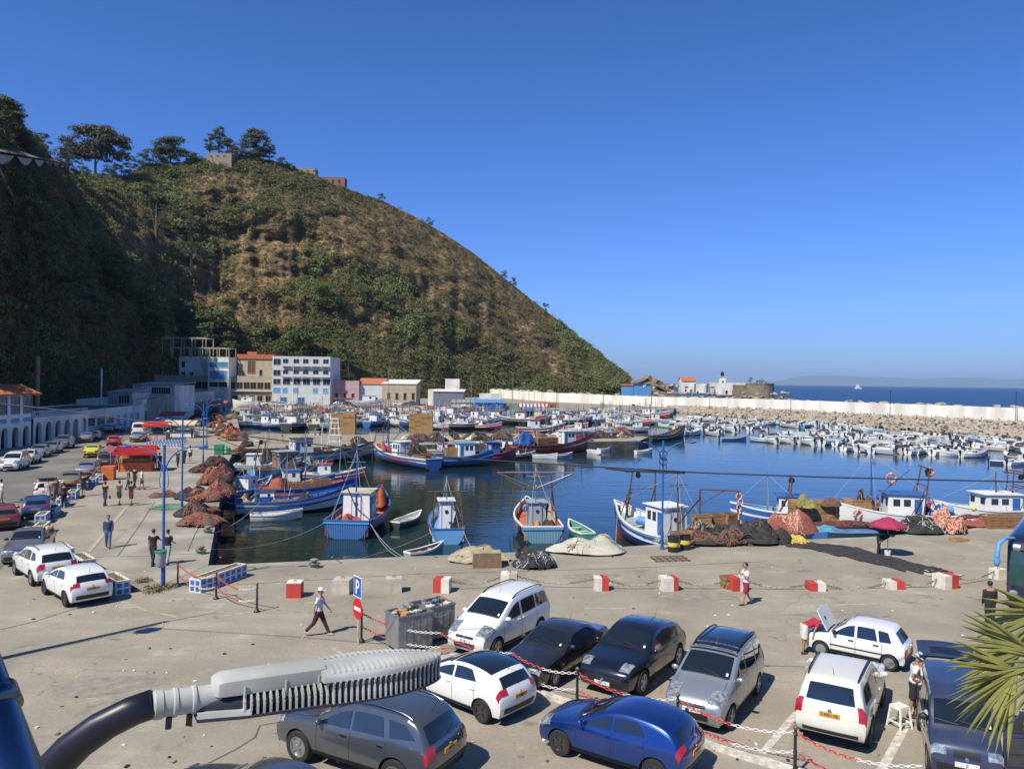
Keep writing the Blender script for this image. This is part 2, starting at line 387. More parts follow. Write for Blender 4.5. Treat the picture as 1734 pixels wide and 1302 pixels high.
def hill_mat():
    m = bpy.data.materials.new('hill_soil'); m.use_nodes = True; t = m.node_tree; n = t.nodes; L = t.links
    b = n['Principled BSDF']; b.inputs['Roughness'].default_value = .95; b.inputs['Specular IOR Level'].default_value = .1
    tc = n.new('ShaderNodeTexCoord').outputs['Object']
    def nz(scale, det=6):
        q = n.new('ShaderNodeTexNoise'); q.inputs['Scale'].default_value = scale; q.inputs['Detail'].default_value = det; q.inputs['Roughness'].default_value = .65
        L.new(tc, q.inputs['Vector']); return q.outputs[0]
    def ramp(s, p0, c0, p1, c1):
        r = n.new('ShaderNodeValToRGB'); e = r.color_ramp.elements
        e[0].position = p0; e[1].position = p1; e[0].color = (*c0,1); e[1].color = (*c1,1); L.new(s, r.inputs[0]); return r.outputs[0]
    veg = ramp(nz(.25), .4, (.05,.06,.022), .62, (.13,.10,.05))
    dry = ramp(nz(.16, 8), .38, (.085,.055,.033), .66, (.33,.225,.12))
    a = n.new('ShaderNodeAttribute'); a.attribute_name = 'dry'
    ad = n.new('ShaderNodeMath'); ad.operation = 'ADD'; L.new(a.outputs['Fac'], ad.inputs[0])
    s = n.new('ShaderNodeMath'); s.operation = 'SUBTRACT'; L.new(nz(.05), s.inputs[0]); s.inputs[1].default_value = .5; 
    s2 = n.new('ShaderNodeMath'); s2.operation = 'MULTIPLY'; s2.inputs[1].default_value = 2.0; L.new(s.outputs[0], s2.inputs[0]); L.new(s2.outputs[0], ad.inputs[1]); ad.use_clamp = True
    mx = n.new('ShaderNodeMixRGB'); L.new(ad.outputs[0], mx.inputs[0]); L.new(veg, mx.inputs[1]); L.new(dry, mx.inputs[2])
    L.new(mx.outputs[0], b.inputs['Base Color'])
    bp = n.new('ShaderNodeBump'); bp.inputs['Distance'].default_value = .8; L.new(nz(1.1, 8), bp.inputs['Height']); L.new(bp.outputs[0], b.inputs['Normal'])
    return m
hill.data.materials.append(hill_mat())

# ------------------------------------------------------------------ scrub on the hill (uncountable: stuff)
def tint_mat(name, cols, rough=.8):
    m = bpy.data.materials.new(name); m.use_nodes = True; t = m.node_tree; n = t.nodes; L = t.links
    b = n['Principled BSDF']; b.inputs['Roughness'].default_value = rough; b.inputs['Specular IOR Level'].default_value = .2
    a = n.new('ShaderNodeAttribute'); a.attribute_name = 'tint'
    r = n.new('ShaderNodeValToRGB'); el = r.color_ramp.elements
    while len(el) < len(cols): el.new(.5)
    for i, c in enumerate(cols):
        el[i].position = i/(len(cols)-1); el[i].color = (*c, 1)
    L.new(a.outputs['Fac'], r.inputs[0]); L.new(r.outputs[0], b.inputs['Base Color'])
    return m
def leaf_cloud(centers, sizes, tints, nleaf, leaf, name, mat, squash=.75, seed=1, shell=.5):
    """every centre gets nleaf randomly turned leaf faces spread through a squashed ball"""
    rng = np.random.default_rng(seed); K = len(centers)
    c = np.asarray(centers, float); s = np.asarray(sizes, float)
    d = rng.normal(size=(K, nleaf, 3)); d /= np.linalg.norm(d, axis=2, keepdims=True)
    rad = (shell+(1-shell)*rng.random((K, nleaf, 1)))
    d[:, :, 2] = np.abs(d[:, :, 2])*.9 - .12
    pos = c[:, None, :] + d*rad*s[:, None, None]*np.array([1,1,squash])
    nrm = d*0.9 + rng.normal(size=d.shape)*.6 + np.array([0,0,.3]); nrm /= np.linalg.norm(nrm, axis=2, keepdims=True)
    ref = rng.normal(size=d.shape); u = np.cross(nrm, ref); u /= np.linalg.norm(u, axis=2, keepdims=True); v = np.cross(nrm, u)
    ls = leaf*(s if name != 'scrub' else np.sqrt(s))[:, None, None]*(.6+.8*rng.random((K, nleaf, 1)))
    u = u*ls; v = v*ls*.7
    P = np.stack([pos-u, pos-v*.9+u*.1, pos+u, pos+v], axis=2).reshape(-1, 3)
    nf = K*nleaf
    me = bpy.data.meshes.new(name); me.vertices.add(nf*4); me.loops.add(nf*4); me.polygons.add(nf)
    me.vertices.foreach_set('co', P.ravel()); me.loops.foreach_set('vertex_index', np.arange(nf*4, dtype=np.int32))
    me.polygons.foreach_set('loop_start', np.arange(0, nf*4, 4, dtype=np.int32)); me.polygons.foreach_set('loop_total', np.full(nf, 4, dtype=np.int32))
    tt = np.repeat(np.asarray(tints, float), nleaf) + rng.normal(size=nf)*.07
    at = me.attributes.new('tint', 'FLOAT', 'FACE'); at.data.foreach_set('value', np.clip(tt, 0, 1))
    me.materials.append(mat); me.update()
    return me
M_scrub = tint_mat('scrub_leaves', [(.16,.10,.055), (.23,.17,.08), (.14,.125,.045), (.085,.10,.028), (.13,.16,.05), (.22,.24,.11)])
cs, ss, ts = [], [], []
rs = random.Random(3)
NT, NXH = 140, len(HX)
cnt = 0
while cnt < 50000:
    i = rs.random()*138.4; j = rs.random()*(NXH-1.01)
    i0, j0 = int(i), int(j); fi, fj = i-i0, j-j0
    p = hill_rows[i0][j0].lerp(hill_rows[i0][j0+1], fj).lerp(hill_rows[i0+1][j0].lerp(hill_rows[i0+1][j0+1], fj), fi)
    x, y = toph(p); cnt += 1
    if p.y > 300 and rs.random() < 0: continue
    if p.y < 200 and rs.random() < .45: continue
    d = dryness(x, y); clump = noise.noise(Vector((x*.018, y*.022, 1.7)))+.5*noise.noise(Vector((x*.06, y*.07, 4)))
    if rs.random() < .05*d-.2*min(0, clump)+.5*soft(x, y, 450, 430, 75, 75)+.6*soft(x, y, 915, 585, 80, 16, 50): continue
    sz = rs.uniform(.45, 1.3) if d > .35 else rs.uniform(.9, 2.6)*(1+max(0, clump)*.8)
    if d > .35: tn = rs.uniform(.02, .33) if rs.random() < .64 else rs.uniform(.35,.9)
    else: tn = .55+.35*clump+rs.uniform(-.28, .30)
    if clump > .25 and d < .3: sz *= 1.3
    if rs.random() < .018+.02*(clump > .1) and p.y > 290: sz = rs.uniform(2.6, 4.8); tn = rs.uniform(.42, .72)
    cs.append((p.x, p.y, p.z-.15*sz)); ss.append(sz); ts.append(tn)
near = [i for i, c in enumerate(cs) if c[1] < 290]; far = [i for i, c in enumerate(cs) if c[1] >= 290]
pk = lambda a, ix: [a[i] for i in ix]
tag(link('scrub', leaf_cloud(pk(cs, near), pk(ss, near), pk(ts, near), 80, .13, 'scrub', M_scrub, .85, 5)), 'shaded dark scrub hanging on the near left cliff', 'scrub', kind='stuff')
tag(link('scrub', leaf_cloud(pk(cs, far), pk(ss, far), pk(ts, far), 42, .24, 'scrub', M_scrub, .85, 6)), 'green and brown scrub covering the sunlit hillside', 'scrub', kind='stuff')

# ------------------------------------------------------------------ sea air that fades the far coast
mb = MB(); mb.bb(-29000, 29000, -900, 29500, -9, 420)
hm = bpy.data.materials.new('sea_air'); hm.use_nodes = True; n_ = hm.node_tree.nodes; n_.remove(n_['Principled BSDF'])
pv = n_.new('ShaderNodeVolumePrincipled'); pv.inputs['Density'].default_value = 5e-5; pv.inputs['Color'].default_value = (.48,.68,1.0,1); pv.inputs['Anisotropy'].default_value = 0.0
hm.node_tree.links.new(pv.outputs[0], n_['Material Output'].inputs['Volume'])
tag(mb.build('haze', hm), kind='stuff')
# ------------------------------------------------------------------ cars
def car_paint(name, c, metal=0.0, rough=.35, dusty=.15):
    d = tuple(x*(1-dusty)+y*dusty for x, y in zip(c, (.35,.31,.25)))
    m = pm(name, c, d, 1.3, rough, metal, 1.0)
    return m
M_cglass = flat('car_glass', (.012,.016,.02), .03, 0, 1.0, spec=.8)
M_ctrim = flat('black_trim', (.02,.02,.022), .5)
M_chrome = flat('chrome', (.65,.66,.68), .18, 1.0)
M_rim = flat('alloy_rim', (.48,.49,.51), .3, .85)
M_rimd = flat('dark_alloy_rim', (.12,.12,.13), .3, .8)
M_lamp = pm('headlamp_glass', (.62,.65,.67), (.16,.17,.18), 9, .1, .5, 1.0)
M_tail = flat('tail_lamp', (.42,.012,.02), .15, 0, 1.0)
M_plate = flat('yellow_plate', (.62,.32,.04), .5)
M_platew = flat('white_plate', (.7,.7,.68), .5)
M_seat = flat('car_interior', (.05,.05,.055), .8)
FONT_STROKES = {'0':'abcdef','1':'bc','2':'abged','3':'abgcd','4':'fgbc','5':'afgcd','6':'afgedc','7':'abc','8':'abcdefg','9':'abcdfg'}
def digits(mb, text, c, h, mi, M, gap=.62):
    """seven-stroke figures standing 2 mm off a plate; local x = across, y = up"""
    w = h*.5; x0 = -len(text)*h*gap/2+h*gap/2
    for k, ch in enumerate(text):
        for sname in FONT_STROKES.get(ch, ''):
            x, y, sx, sy = {'a':(0,.5,1,0),'d':(0,-.5,1,0),'g':(0,0,1,0),'b':(.5,.25,0,1),'c':(.5,-.25,0,1),'e':(-.5,-.25,0,1),'f':(-.5,.25,0,1)}[sname]
            t = h*.13
            mb.box((c[0]+x0+k*h*gap+x*w*.8, c[1]+y*h*.8, c[2]), (w*.8 if sx else t, t if sx else h*.42, .003), mi, M=M)
class Car:
    """one smooth shell S(s, v): s runs along the centre outline nose -> hood -> screen -> roof -> tail, v 0..1 over the top, 1..2 down the side"""
    def __init__(c, prof, W, zb, r=.32, wx=(-1.3, 1.3), sill=.25, tum=.34, belt=None, nose=.16, tail=.10, hoodw=.9):
        # prof: list of (x, z, key) front (negative x) to rear
        c.W = W/2; c.r = r; c.wx = wx; c.sill = sill; c.tum = tum; c.zb = zb; c.nose = nose; c.tail = tail
        P = [Vector((p[0], p[1])) for p in prof]
        keys = {p[2]: i for i, p in enumerate(prof) if len(p) > 2}
        # dense polyline, rounded by chaikin-like subdivision that keeps key points near their place
        pts = P[:]; par = [float(i) for i in range(len(P))]
        for it in range(2):
            np_, npar = [pts[0]], [par[0]]
            for i in range(len(pts)-1):
                a, b = pts[i], pts[i+1]
                np_ += [a.lerp(b, .22), a.lerp(b, .78)]; npar += [par[i]*.78+par[i+1]*.22, par[i]*.22+par[i+1]*.78]
            np_.append(pts[-1]); npar.append(par[-1]); pts, par = np_, npar
        c.px = [p.x for p in pts]; c.pz = [p.y for p in pts]; c.par = par; c.keys = keys; c.N = len(P)-1
        c.x0 = min(c.px); c.x1 = max(c.px); c.Lh = (c.x1-c.x0)/2; c.xc = (c.x1+c.x0)/2
    def prof_at(c, s):
        return float(np.interp(s, c.par, c.px)), float(np.interp(s, c.par, c.pz))
    def hw(c, x, z):
        u = (x-c.xc)/c.Lh
        k = c.nose if u < 0 else c.tail
        w_ = c.W*(1-k*abs(u)**4 - .02*u*u)
        zm = c.sill+(c.zb-c.sill)*.5
        if z < c.zb:
            q = (z-zm)/(c.zb-c.sill)*2
            w_ *= 1-.045*abs(q)**2.2*(1 if q > 0 else 1.3)
        else:
            w_ = w_*.955-c.tum*(z-c.zb)-.012
        return w_
    def S(c, s, v, off=0.0):
        sg = 1 if v >= 0 else -1; a = abs(v)
        x, z = c.prof_at(s)
        e = c.hw(x, z)
        endk = abs((x-c.xc)/c.Lh)
        def P(s_, a_):
            x, z = c.prof_at(s_); e = c.hw(x, z-.03)
            bow = .16*c.Lh*.5*max(0, abs((x-c.xc)/c.Lh)-.55)**1.0
            if a_ <= 1:
                y = e*a_*.97
                xx = x - math.copysign(1, x-c.xc)*bow*(a_**3)
                return Vector((xx, y, z-.045*a_**2.5*(1 if abs(x-c.xc)/c.Lh < .95 else .3)))
            b = a_-1
            xe = x - math.copysign(1, x-c.xc)*bow
            ze = z-.045
            sb = np.interp(s_, [0, c.N], [c.x0+.10, c.x1-.10])
            if c.N*.12 < s_ < c.N*.88: sb = .75*xe+.25*sb if b < 1 else sb
            xs = xe+(sb-xe)*b*.5; zs = ze+(c.sill-ze)*b
            if zs > ze: zs = ze
            ww = c.hw(xs, zs); r0 = e*.97
            k = min(1, b/.10); k = math.sin(k*PI/2)
            return Vector((xs, r0+(ww-r0)*k, zs))
        p = P(s, a)
        if off:
            d = 1e-3
            s2 = min(c.N, s+.02); s1 = max(0, s-.02)
            ds = P(s2, a)-P(s1, a); a2 = min(2, a+.02); a1 = max(0, a-.02)
            da = P(s, a2)-P(s, a1)
            n = ds.cross(da)
            if n.length > 1e-9:
                n.normalize()
                cen = Vector((p.x*.6, 0, (c.sill+c.zb)/2))
                if n.dot(p-cen) < 0: n = -n
                p = p+n*off
        return Vector((p.x, p.y*sg, p.z))
    def patch(c, mb, s0, s1, v0, v1, off, mi=0, ns=6, nv=6, trim=None):
        rows = []
        for i in range(ns+1):
            s = s0+(s1-s0)*i/ns
            rows.append([tuple(c.S(s, v0+(v1-v0)*j/nv, off)) for j in range(nv+1)])
        mb.grid(rows, mi)
    def ztop(c, x):
        # height of the side-window head line at x
        j = [i for i in range(len(c.px)-1) if (c.px[i]-x)*(c.px[i+1]-x) <= 0 and c.pz[i] > c.zb-.15]
        zs = []
        for i in j:
            d = c.px[i+1]-c.px[i]; f = 0 if abs(d) < 1e-6 else (x-c.px[i])/d
            zs.append(c.pz[i]+(c.pz[i+1]-c.pz[i])*f)
        return max(zs) if zs else c.zb
    def sidewin(c, mb, x0, x1, zb0, zb1, head=.10, off=.012, mi=0, n=10, slant0=0, slant1=0, sides=(1, -1)):
        for sg in sides:
            lo, hi = [], []
            for i in range(n+1):
                f = i/n
                xb = x0+(x1-x0)*f; zl = zb0+(zb1-zb0)*f
                xt = (x0+slant0)+((x1+slant1)-(x0+slant0))*f
                zh = max(zl+.02, c.ztop(xt)-head)
                rows_ = []
                lo.append((xb, sg*(c.hw(xb, zl)+off), zl)); hi.append((xt, sg*(c.hw(xt, zh)+off), zh))
            mid = [((a[0]+b[0])/2, sg*(c.hw((a[0]+b[0])/2, (a[2]+b[2])/2)+off), (a[2]+b[2])/2) for a, b in zip(lo, hi)]
            mb.grid([lo, mid, hi], mi, flip=(sg < 0))
    def sidestrip(c, mb, x0, z0, x1, z1, wd, off=.004, mi=0, n=6, both=True):
        dx, dz = x1-x0, z1-z0; l = math.hypot(dx, dz); nx, nz_ = -dz/l*wd/2, dx/l*wd/2
        for sg in ((1, -1) if both else (both,)):
            A, B = [], []
            for i in range(n+1):
                f = i/n; x = x0+dx*f; z = z0+dz*f
                A.append((x+nx, sg*(c.hw(x+nx, z+nz_)+off), z+nz_)); B.append((x-nx, sg*(c.hw(x-nx, z-nz_)+off), z-nz_))
            mb.grid([A, B], mi)
def wheel(parent, x, y, r, wd, rim, spokes=5, side=1, lod=0):
    t = MB(); n = 28 if lod == 0 else 14
    prof = [(r*.66,-wd/2),(r*.93,-wd/2),(r,-wd*.32),(r,wd*.32),(r*.93,wd/2),(r*.66,wd/2),(r*.64,wd*.3),(r*.64,-wd*.3)]
    M = Mx((x, y, r), rx=PI/2 if side > 0 else -PI/2)
    vs = [(a*math.cos(2*PI*j/n), a*math.sin(2*PI*j/n), b) for a, b in prof for j in range(n)]; k = len(prof)
    t.add(vs, [(i*n+j, i*n+(j+1)%n, ((i+1)%k)*n+(j+1)%n, ((i+1)%k)*n+j) for i in range(k) for j in range(n)], 0, M)
    wh = t.build('wheel', M_rubber, parent, smooth=True); autosmooth(wh, 40)
    q = MB(); o = -wd*.44
    q.lathe([(r*.655, -wd*.2), (r*.66, o-.004), (r*.58, o-.004), (r*.56, o+.03)], n, 0, M)
    if spokes > 8:
        q.lathe([(r*.60, o+.02), (r*.60, o), (r*.2, o-.015), (.02, o-.02)], n, 0, M)
    else:
        q.lathe([(r*.62, o+.05), (.02, o+.05)], n, 1, M)
        q.lathe([(r*.16, o+.05), (r*.15, o), (.01, o-.005)], 10, 0, M)
        for i in range(spokes):
            a = 2*PI*i/spokes
            Ms = M @ Matrix.Rotation(a, 4, 'Z')
            q.add([(r*.10, -r*.07, o), (r*.60, -r*.105, o+.01), (r*.60, r*.105, o+.01), (r*.10, r*.07, o), (r*.10, -r*.07, o+.05), (r*.60, -r*.105, o+.05), (r*.60, r*.105, o+.05), (r*.10, r*.07, o+.05)],
                  [(0,1,2,3),(4,7,6,5),(0,4,5,1),(1,5,6,2),(2,6,7,3),(3,7,4,0)], 0, Ms)
    rm = q.build('rim', [rim, M_ctrim], wh); autosmooth(rm, 30)
def make_car(name, label, cat, spec, paint, loc, heading, group=None, lod=0, roofmat=None, rim=None, plate_r='0', plate_f='0', dirty=False):
    """heading = direction of the nose on the ground"""
    rz = math.atan2(heading[1], heading[0])+PI            # model nose points to -x
    T = thing(name, label, cat, (loc[0], loc[1], .02), rz, group)
    c = Car(spec['prof'], spec['W'], spec['zb'], spec['r'], spec['wx'], spec.get('sill', .24), spec.get('tum', .34), nose=spec.get('nose', .16), tail=spec.get('tail', .10))
    K = spec['k']; N = c.N
    ns = 54 if lod == 0 else 26; nv = 22 if lod == 0 else 12
    ss_ = sorted(set([N*i/ns for i in range(ns+1)]))
    vv = [2*i/nv for i in range(nv+1)] + [1.05, 1.1]; vv = sorted(set(vv)); vv = [-v for v in vv[::-1] if v > 0]+vv
    rows = [[tuple(c.S(s, v)) for v in vv] for s in ss_]
    body = MB(); body.grid(rows)
    # floor and ends closed
    nvv = len(vv)
    def vid(i, j): return i*nvv+j
    for i in range(len(ss_)-1): body.f.append((vid(i, 0), vid(i+1, 0), vid(i+1, nvv-1), vid(i, nvv-1))); body.m.append(1)
    body.f.append(tuple(vid(0, j) for j in range(nvv))); body.m.append(0)
    body.f.append(tuple(vid(len(ss_)-1, j) for j in range(nvv))[::-1]); body.m.append(0)
    bo = body.build('body', [paint, M_ctrim], T); autosmooth(bo, 50)
    # wheel arches cut out of the shell
    cut = MB(); R = c.r*1.17
    for x in c.wx:
        for sg in (1, -1):
            M = Mx((x, sg*c.W*.86, c.r*1.0), rx=PI/2)
            cut.lathe([(R, -c.W*.30), (R, c.W*.30)], 28 if lod == 0 else 16, 1, M)
    co = cut.build('cut', [paint, M_ctrim])
    co.parent = T
    md = bo.modifiers.new('b', 'BOOLEAN'); md.operation = 'DIFFERENCE'; md.object = co; md.solver = 'EXACT'
    me = baked(bo, co); bo.modifiers.clear()
    if len(me.polygons) > 50: bo.data = me
    bpy.data.objects.remove(co)
    pos = K
    # glass
    if 'ws' in K:
        g = MB(); c.patch(g, K['ws'][0], K['ws'][1], -.90, .90, .006, 0, 6, 10); autosmooth(g.build('windscreen', M_cglass, T), 60)
    if 'rw' in K:
        g = MB(); c.patch(g, K['rw'][0], K['rw'][1], -K.get('rwv', .82), K.get('rwv', .82), .006, 0, 5, 10); autosmooth(g.build('rear_window', M_cglass, T), 60)
    if 'sun' in K and lod == 0:
        g = MB(); c.patch(g, K['sun'][0], K['sun'][1], -.72, .72, .006, 0, 4, 6); autosmooth(g.build('glass_roof', M_cglass, T), 60)
    if roofmat:
        g = MB(); c.patch(g, K['roof'][0], K['roof'][1], -1.0, 1.0, .005, 0, 6, 10); autosmooth(g.build('roof', roofmat, T), 60)
    for wdw in spec['win']:
        for sg in (1, -1):
            g = MB(); c.sidewin(g, *wdw, sides=(sg,)); autosmooth(g.build('side_window', M_cglass, T), 60)
    # lamps
    for sg in (1, -1):
        g = MB()
        a = K['hl']; c.patch(g, a[0], a[1], sg*a[2], sg*a[3], .014, 0, 5, 6)
        autosmooth(g.build('headlight', M_lamp, T), 60)
        g = MB(); a = K['tl']; c.patch(g, a[0], a[1], sg*a[2], sg*a[3], .014, 0, 5, 6)
        autosmooth(g.build('tail_light', M_tail, T), 60)
    if 'grille' in K:
        g = MB(); a = K['grille']; c.patch(g, a[0], a[1], -a[2], a[2], .008, 0, 3, 8)
        g.build('grille', K.get('gm', M_ctrim), T)
    g = MB(); 
    if 'bump' in K:
        a = K['bump']; c.patch(g, a[0], a[1], -a[2], a[2], .008, 0, 3, 8)
    if 'bumpr' in K:
        a = K['bumpr']; c.patch(g, a[0], a[1], -a[2], a[2], .008, 0, 3, 8)
    if spec.get('clad'):
        for x in c.wx:
            for i in range(14):
                a0, a1 = PI*i/14, PI*(i+1)/14; Rr = c.r*1.22
                c.sidestrip(g, x+Rr*math.cos(a0), c.r+Rr*math.sin(a0), x+Rr*math.cos(a1), c.r+Rr*math.sin(a1), .05, .012, 0, 1)
    if g.v: g.build('bumper_trim', M_ctrim, T)
    for sg in (1, -1): g = MB(); c.sidestrip(g, c.wx[0]+R, c.sill+.05, c.wx[1]-R, c.sill+.05, .08, .008, 0, 6, sg); g.build('side_skirt', M_ctrim, T)
    # wheels
    for x in c.wx:
        for sg in (1, -1): wheel(T, x, sg*(c.W-.115), c.r, .2, rim or M_rim, spec.get('spokes', 5), sg, lod)
    # number plates
    def plate(s, mat, txt, zoff=0, nm='number_plate'):
        p = c.S(s, 0, .012); q = c.S(min(N, s+.05), 0, .012)-c.S(max(0, s-.05), 0, .012)
        ang = math.atan2(q.x, q.z)
        front = s < N/2
        M = Mx((p.x, 0, p.z+zoff), rz=-PI/2 if front else PI/2) @ Euler((PI/2, 0, 0)).to_matrix().to_4x4()
        g = MB(); g.box((0, 0, .0), (.50, .11, .02), 0, M=M)
        if lod == 0: digits(g, txt, (0, 0, .012), .075, 1, M)
        g.build(nm, [mat, M_ctrim], T)
    if lod < 2:
        plate(K['pr'], M_plate, plate_r); plate(K['pf'], M_platew, plate_f)
    # mirrors, handles, shut lines
    xm = K['mx']; zc = c.zb
    for sg in (1, -1):
        g = MB(); y = sg*(c.hw(xm, zc)+.10)
        g.ball((xm, y, zc+.09), .11, 10, 0, (.62, 1.05, .72)); g.box((xm+.02, sg*(c.hw(xm, zc)+.02), zc+.05), (.06,.10,.05), 0)
        autosmooth(g.build('wing_mirror', K.get('mm', paint), T), 60)
    if lod == 0:
        g = MB()
        for x in K['doors']:
            c.sidestrip(g, x, c.sill+.10, x, c.zb-.01, .012, .003, 0, 5)
        c.sidestrip(g, K['doors'][0], c.sill+.10, K['doors'][-1], c.sill+.10, .010, .003, 0, 5)
        a = K['hood']
        for sg in (1, -1): c.patch(g, a[0], a[1], sg*.84, sg*.855, .003, 0, 6, 1)
        c.patch(g, K['ws'][0]-.06, K['ws'][0]-.01, -.84, .84, .004, 0, 1, 8)
        g.build('shut_line', M_ctrim, T)
        g = MB(); s0, s1 = K['ws']; c.patch(g, s0+.12*(s1-s0), s0+.27*(s1-s0), -.82, -.74, .009, 0, 1, 1); g.build('window_sticker', M_white, T)
        for x in K['handles']:
            for sg in (1, -1):
                g = MB(); z = c.zb-.10; g.box((x, sg*(c.hw(x, z)+.018), z), (.17, .03, .028), 0); g.build('door_handle', K.get('hm', paint), T)
        g = MB()
        for y0 in (-.45, .12):
            s0 = K['ws'][0]
            p0 = c.S(s0+.02, 0, .02); a_ = c.S(s0+.03, (y0)/c.W*1.1, .022); b_ = c.S(s0+.22*(K['ws'][1]-s0), (y0+.52)/c.W*1.1, .022)
            g.tube([a_, b_], .009, 5)
        g.build('wiper', M_ctrim, T)
        g = MB(); p = c.S(K['ant'], 0, 0); g.tube([p, (p.x+.16, 0, p.z+.24)], [.008, .004], 6); g.build('antenna', M_ctrim, T)
        # badge
        g = MB(); p = c.S(K['pr']-.35, 0, .012); g.lathe([(.05, 0), (.05, .012), (.035, .014), (.035, .004)], 16, 0, Mx(p, ry=PI/2)); g.build('badge', M_chrome, T)
        g = MB(); p = c.S(K['pf']+.45, 0, .012); g.lathe([(.045, 0), (.045, .012), (.03, .014), (.03, .004)], 16, 0, Mx(p, ry=-PI/2+.4)); g.build('badge', M_chrome, T)
        if spec.get('rearwiper', True):
            g = MB(); g.tube([c.S(K['rw'][1]-.03, .0, .02), c.S((K['rw'][0]+K['rw'][1])/2+.12, .4, .02)], .009, 5); g.build('wiper', M_ctrim, T)
    if spec.get('rails'):
        for sg in (1, -1):
            a = spec['rails']; pts = []
            for i in range(9):
                f = i/8; x = a[0]+(a[1]-a[0])*f; z = c.ztop(x)
                pts.append((x, sg*(c.hw(x, z)-.06), z-.02+.055*math.sin(PI*f)**.3))
            g = MB(); g.tube(pts, .022, 6); autosmooth(g.build('roof_rail', K.get('railm', M_ctrim), T), 60)
    return T, c
def P_(*a): return list(a)
SUV = dict(W=1.92, zb=1.10, r=.38, wx=(-1.45,1.45), sill=.34, clad=False, rails=(-.4,1.75), win=[(-.78,.12,1.13,1.16,.15,.012,0,10,.42,0),(.20,1.12,1.16,1.19,.15,.012,0,8,0,-.12),(1.28,1.95,1.20,1.26,.16,.012,0,6,-.10,-.32)],
  prof=P_((-2.30,.34),(-2.38,.55),(-2.36,.85),(-2.15,1.03),(-1.25,1.14),(-.95,1.20),(-.15,1.66),(.6,1.74),(1.6,1.70),(2.02,1.58),(2.32,1.14),(2.38,.95),(2.40,.60),(2.28,.36)),
  k=dict(ws=(5.08,5.95), roof=(6.1,8.9), rw=(9.08,9.95), rwv=.86, hl=(2.3,3.1,.66,1.16), tl=(10.1,11.2,.70,1.24), grille=(1.6,2.7,.5), bump=(.3,1.2,.8), bumpr=(11.9,12.8,.85), pr=11.1, pf=1.3, mx=-.72, doors=(-.85,.16,1.2), handles=(-.02,1.05), hood=(3.2,4.9), ant=8.6, hm=M_chrome, railm=M_chrome))
HATCH = dict(W=1.75, zb=.95, r=.315, wx=(-1.27,1.27), sill=.25, tum=.40, win=[(-.72,.12,.97,1.0,.13,.012,0,10,.40,0),(.20,1.02,1.0,1.05,.13,.012,0,8,0,-.22)],
  prof=P_((-1.94,.26),(-2.02,.45),(-1.99,.66),(-1.80,.82),(-1.15,.96),(-.90,1.01),(-.12,1.38),(.45,1.46),(1.20,1.41),(1.66,1.28),(1.90,.98),(1.99,.80),(2.01,.50),(1.92,.30)),
  k=dict(ws=(5.08,5.95), roof=(6.0,8.6), rw=(9.05,9.9), rwv=.82, hl=(2.3,3.3,.60,1.18), tl=(9.9,10.7,.66,1.24), grille=(1.7,2.3,.55), bump=(.3,1.1,.75), bumpr=(12.0,12.8,.85), pr=11.2, pf=1.35, mx=-.62, doors=(-.80,.16,1.0), handles=(.0,.92), hood=(3.3,4.9), ant=8.7))
SEDAN = dict(W=1.74, zb=.93, r=.31, wx=(-1.42,1.38), sill=.24, tum=.38, rearwiper=False, win=[(-.62,.20,.96,.97,.12,.012,0,10,.44,0),(.28,1.25,.97,.98,.12,.012,0,10,0,-.38)],
  prof=P_((-2.30,.28),(-2.36,.45),(-2.34,.72),(-2.22,.80),(-1.25,.94),(-.92,.98),(-.18,1.38),(.45,1.43),(1.00,1.38),(1.62,1.02),(2.25,.96),(2.36,.88),(2.38,.50),(2.28,.30)),
  k=dict(ws=(5.08,5.95), roof=(6.0,8.0), rw=(8.08,8.92), rwv=.85, hl=(1.75,2.75,.56,1.10), tl=(10.9,11.6,.6,1.12), grille=(1.9,2.8,.40), gm=M_chrome, bump=(.3,1.2,.9), bumpr=(11.9,12.8,.9), pr=11.5, pf=1.2, mx=-.55, doors=(-.78,.22,1.2), handles=(.08,1.1), hood=(3.2,4.9), ant=7.8, mm=M_ctrim))
MPV = dict(W=1.81, zb=1.08, r=.325, wx=(-1.37,1.36), sill=.27, tum=.24, rails=(-.2,1.85), win=[(-.95,.05,1.07,1.10,.20,.012,0,12,.55,0),(.16,1.05,1.10,1.12,.22,.012,0,8,0,0),(1.15,1.95,1.12,1.16,.22,.012,0,6,0,-.10)], tail=.07,
  prof=P_((-2.08,.28),(-2.17,.48),(-2.13,.74),(-1.95,.92),(-1.42,1.10),(-1.18,1.17),(-.32,1.68),(.2,1.79),(1.4,1.80),(2.0,1.74),(2.15,1.20),(2.19,1.0),(2.21,.55),(2.12,.30)),
  k=dict(ws=(5.06,5.95), roof=(6.05,8.95), rw=(9.12,9.85), rwv=.84, hl=(2.35,3.75,.55,1.15), tl=(9.9,11.2,.84,1.12), grille=(1.75,2.1,.5), bump=(.3,1.2,.62), bumpr=(12.0,12.8,.85), pr=11.4, pf=1.45, mx=-.86, doors=(-1.0,.10,1.1), handles=(-.08,.22), hood=(3.4,4.9), ant=6.5))
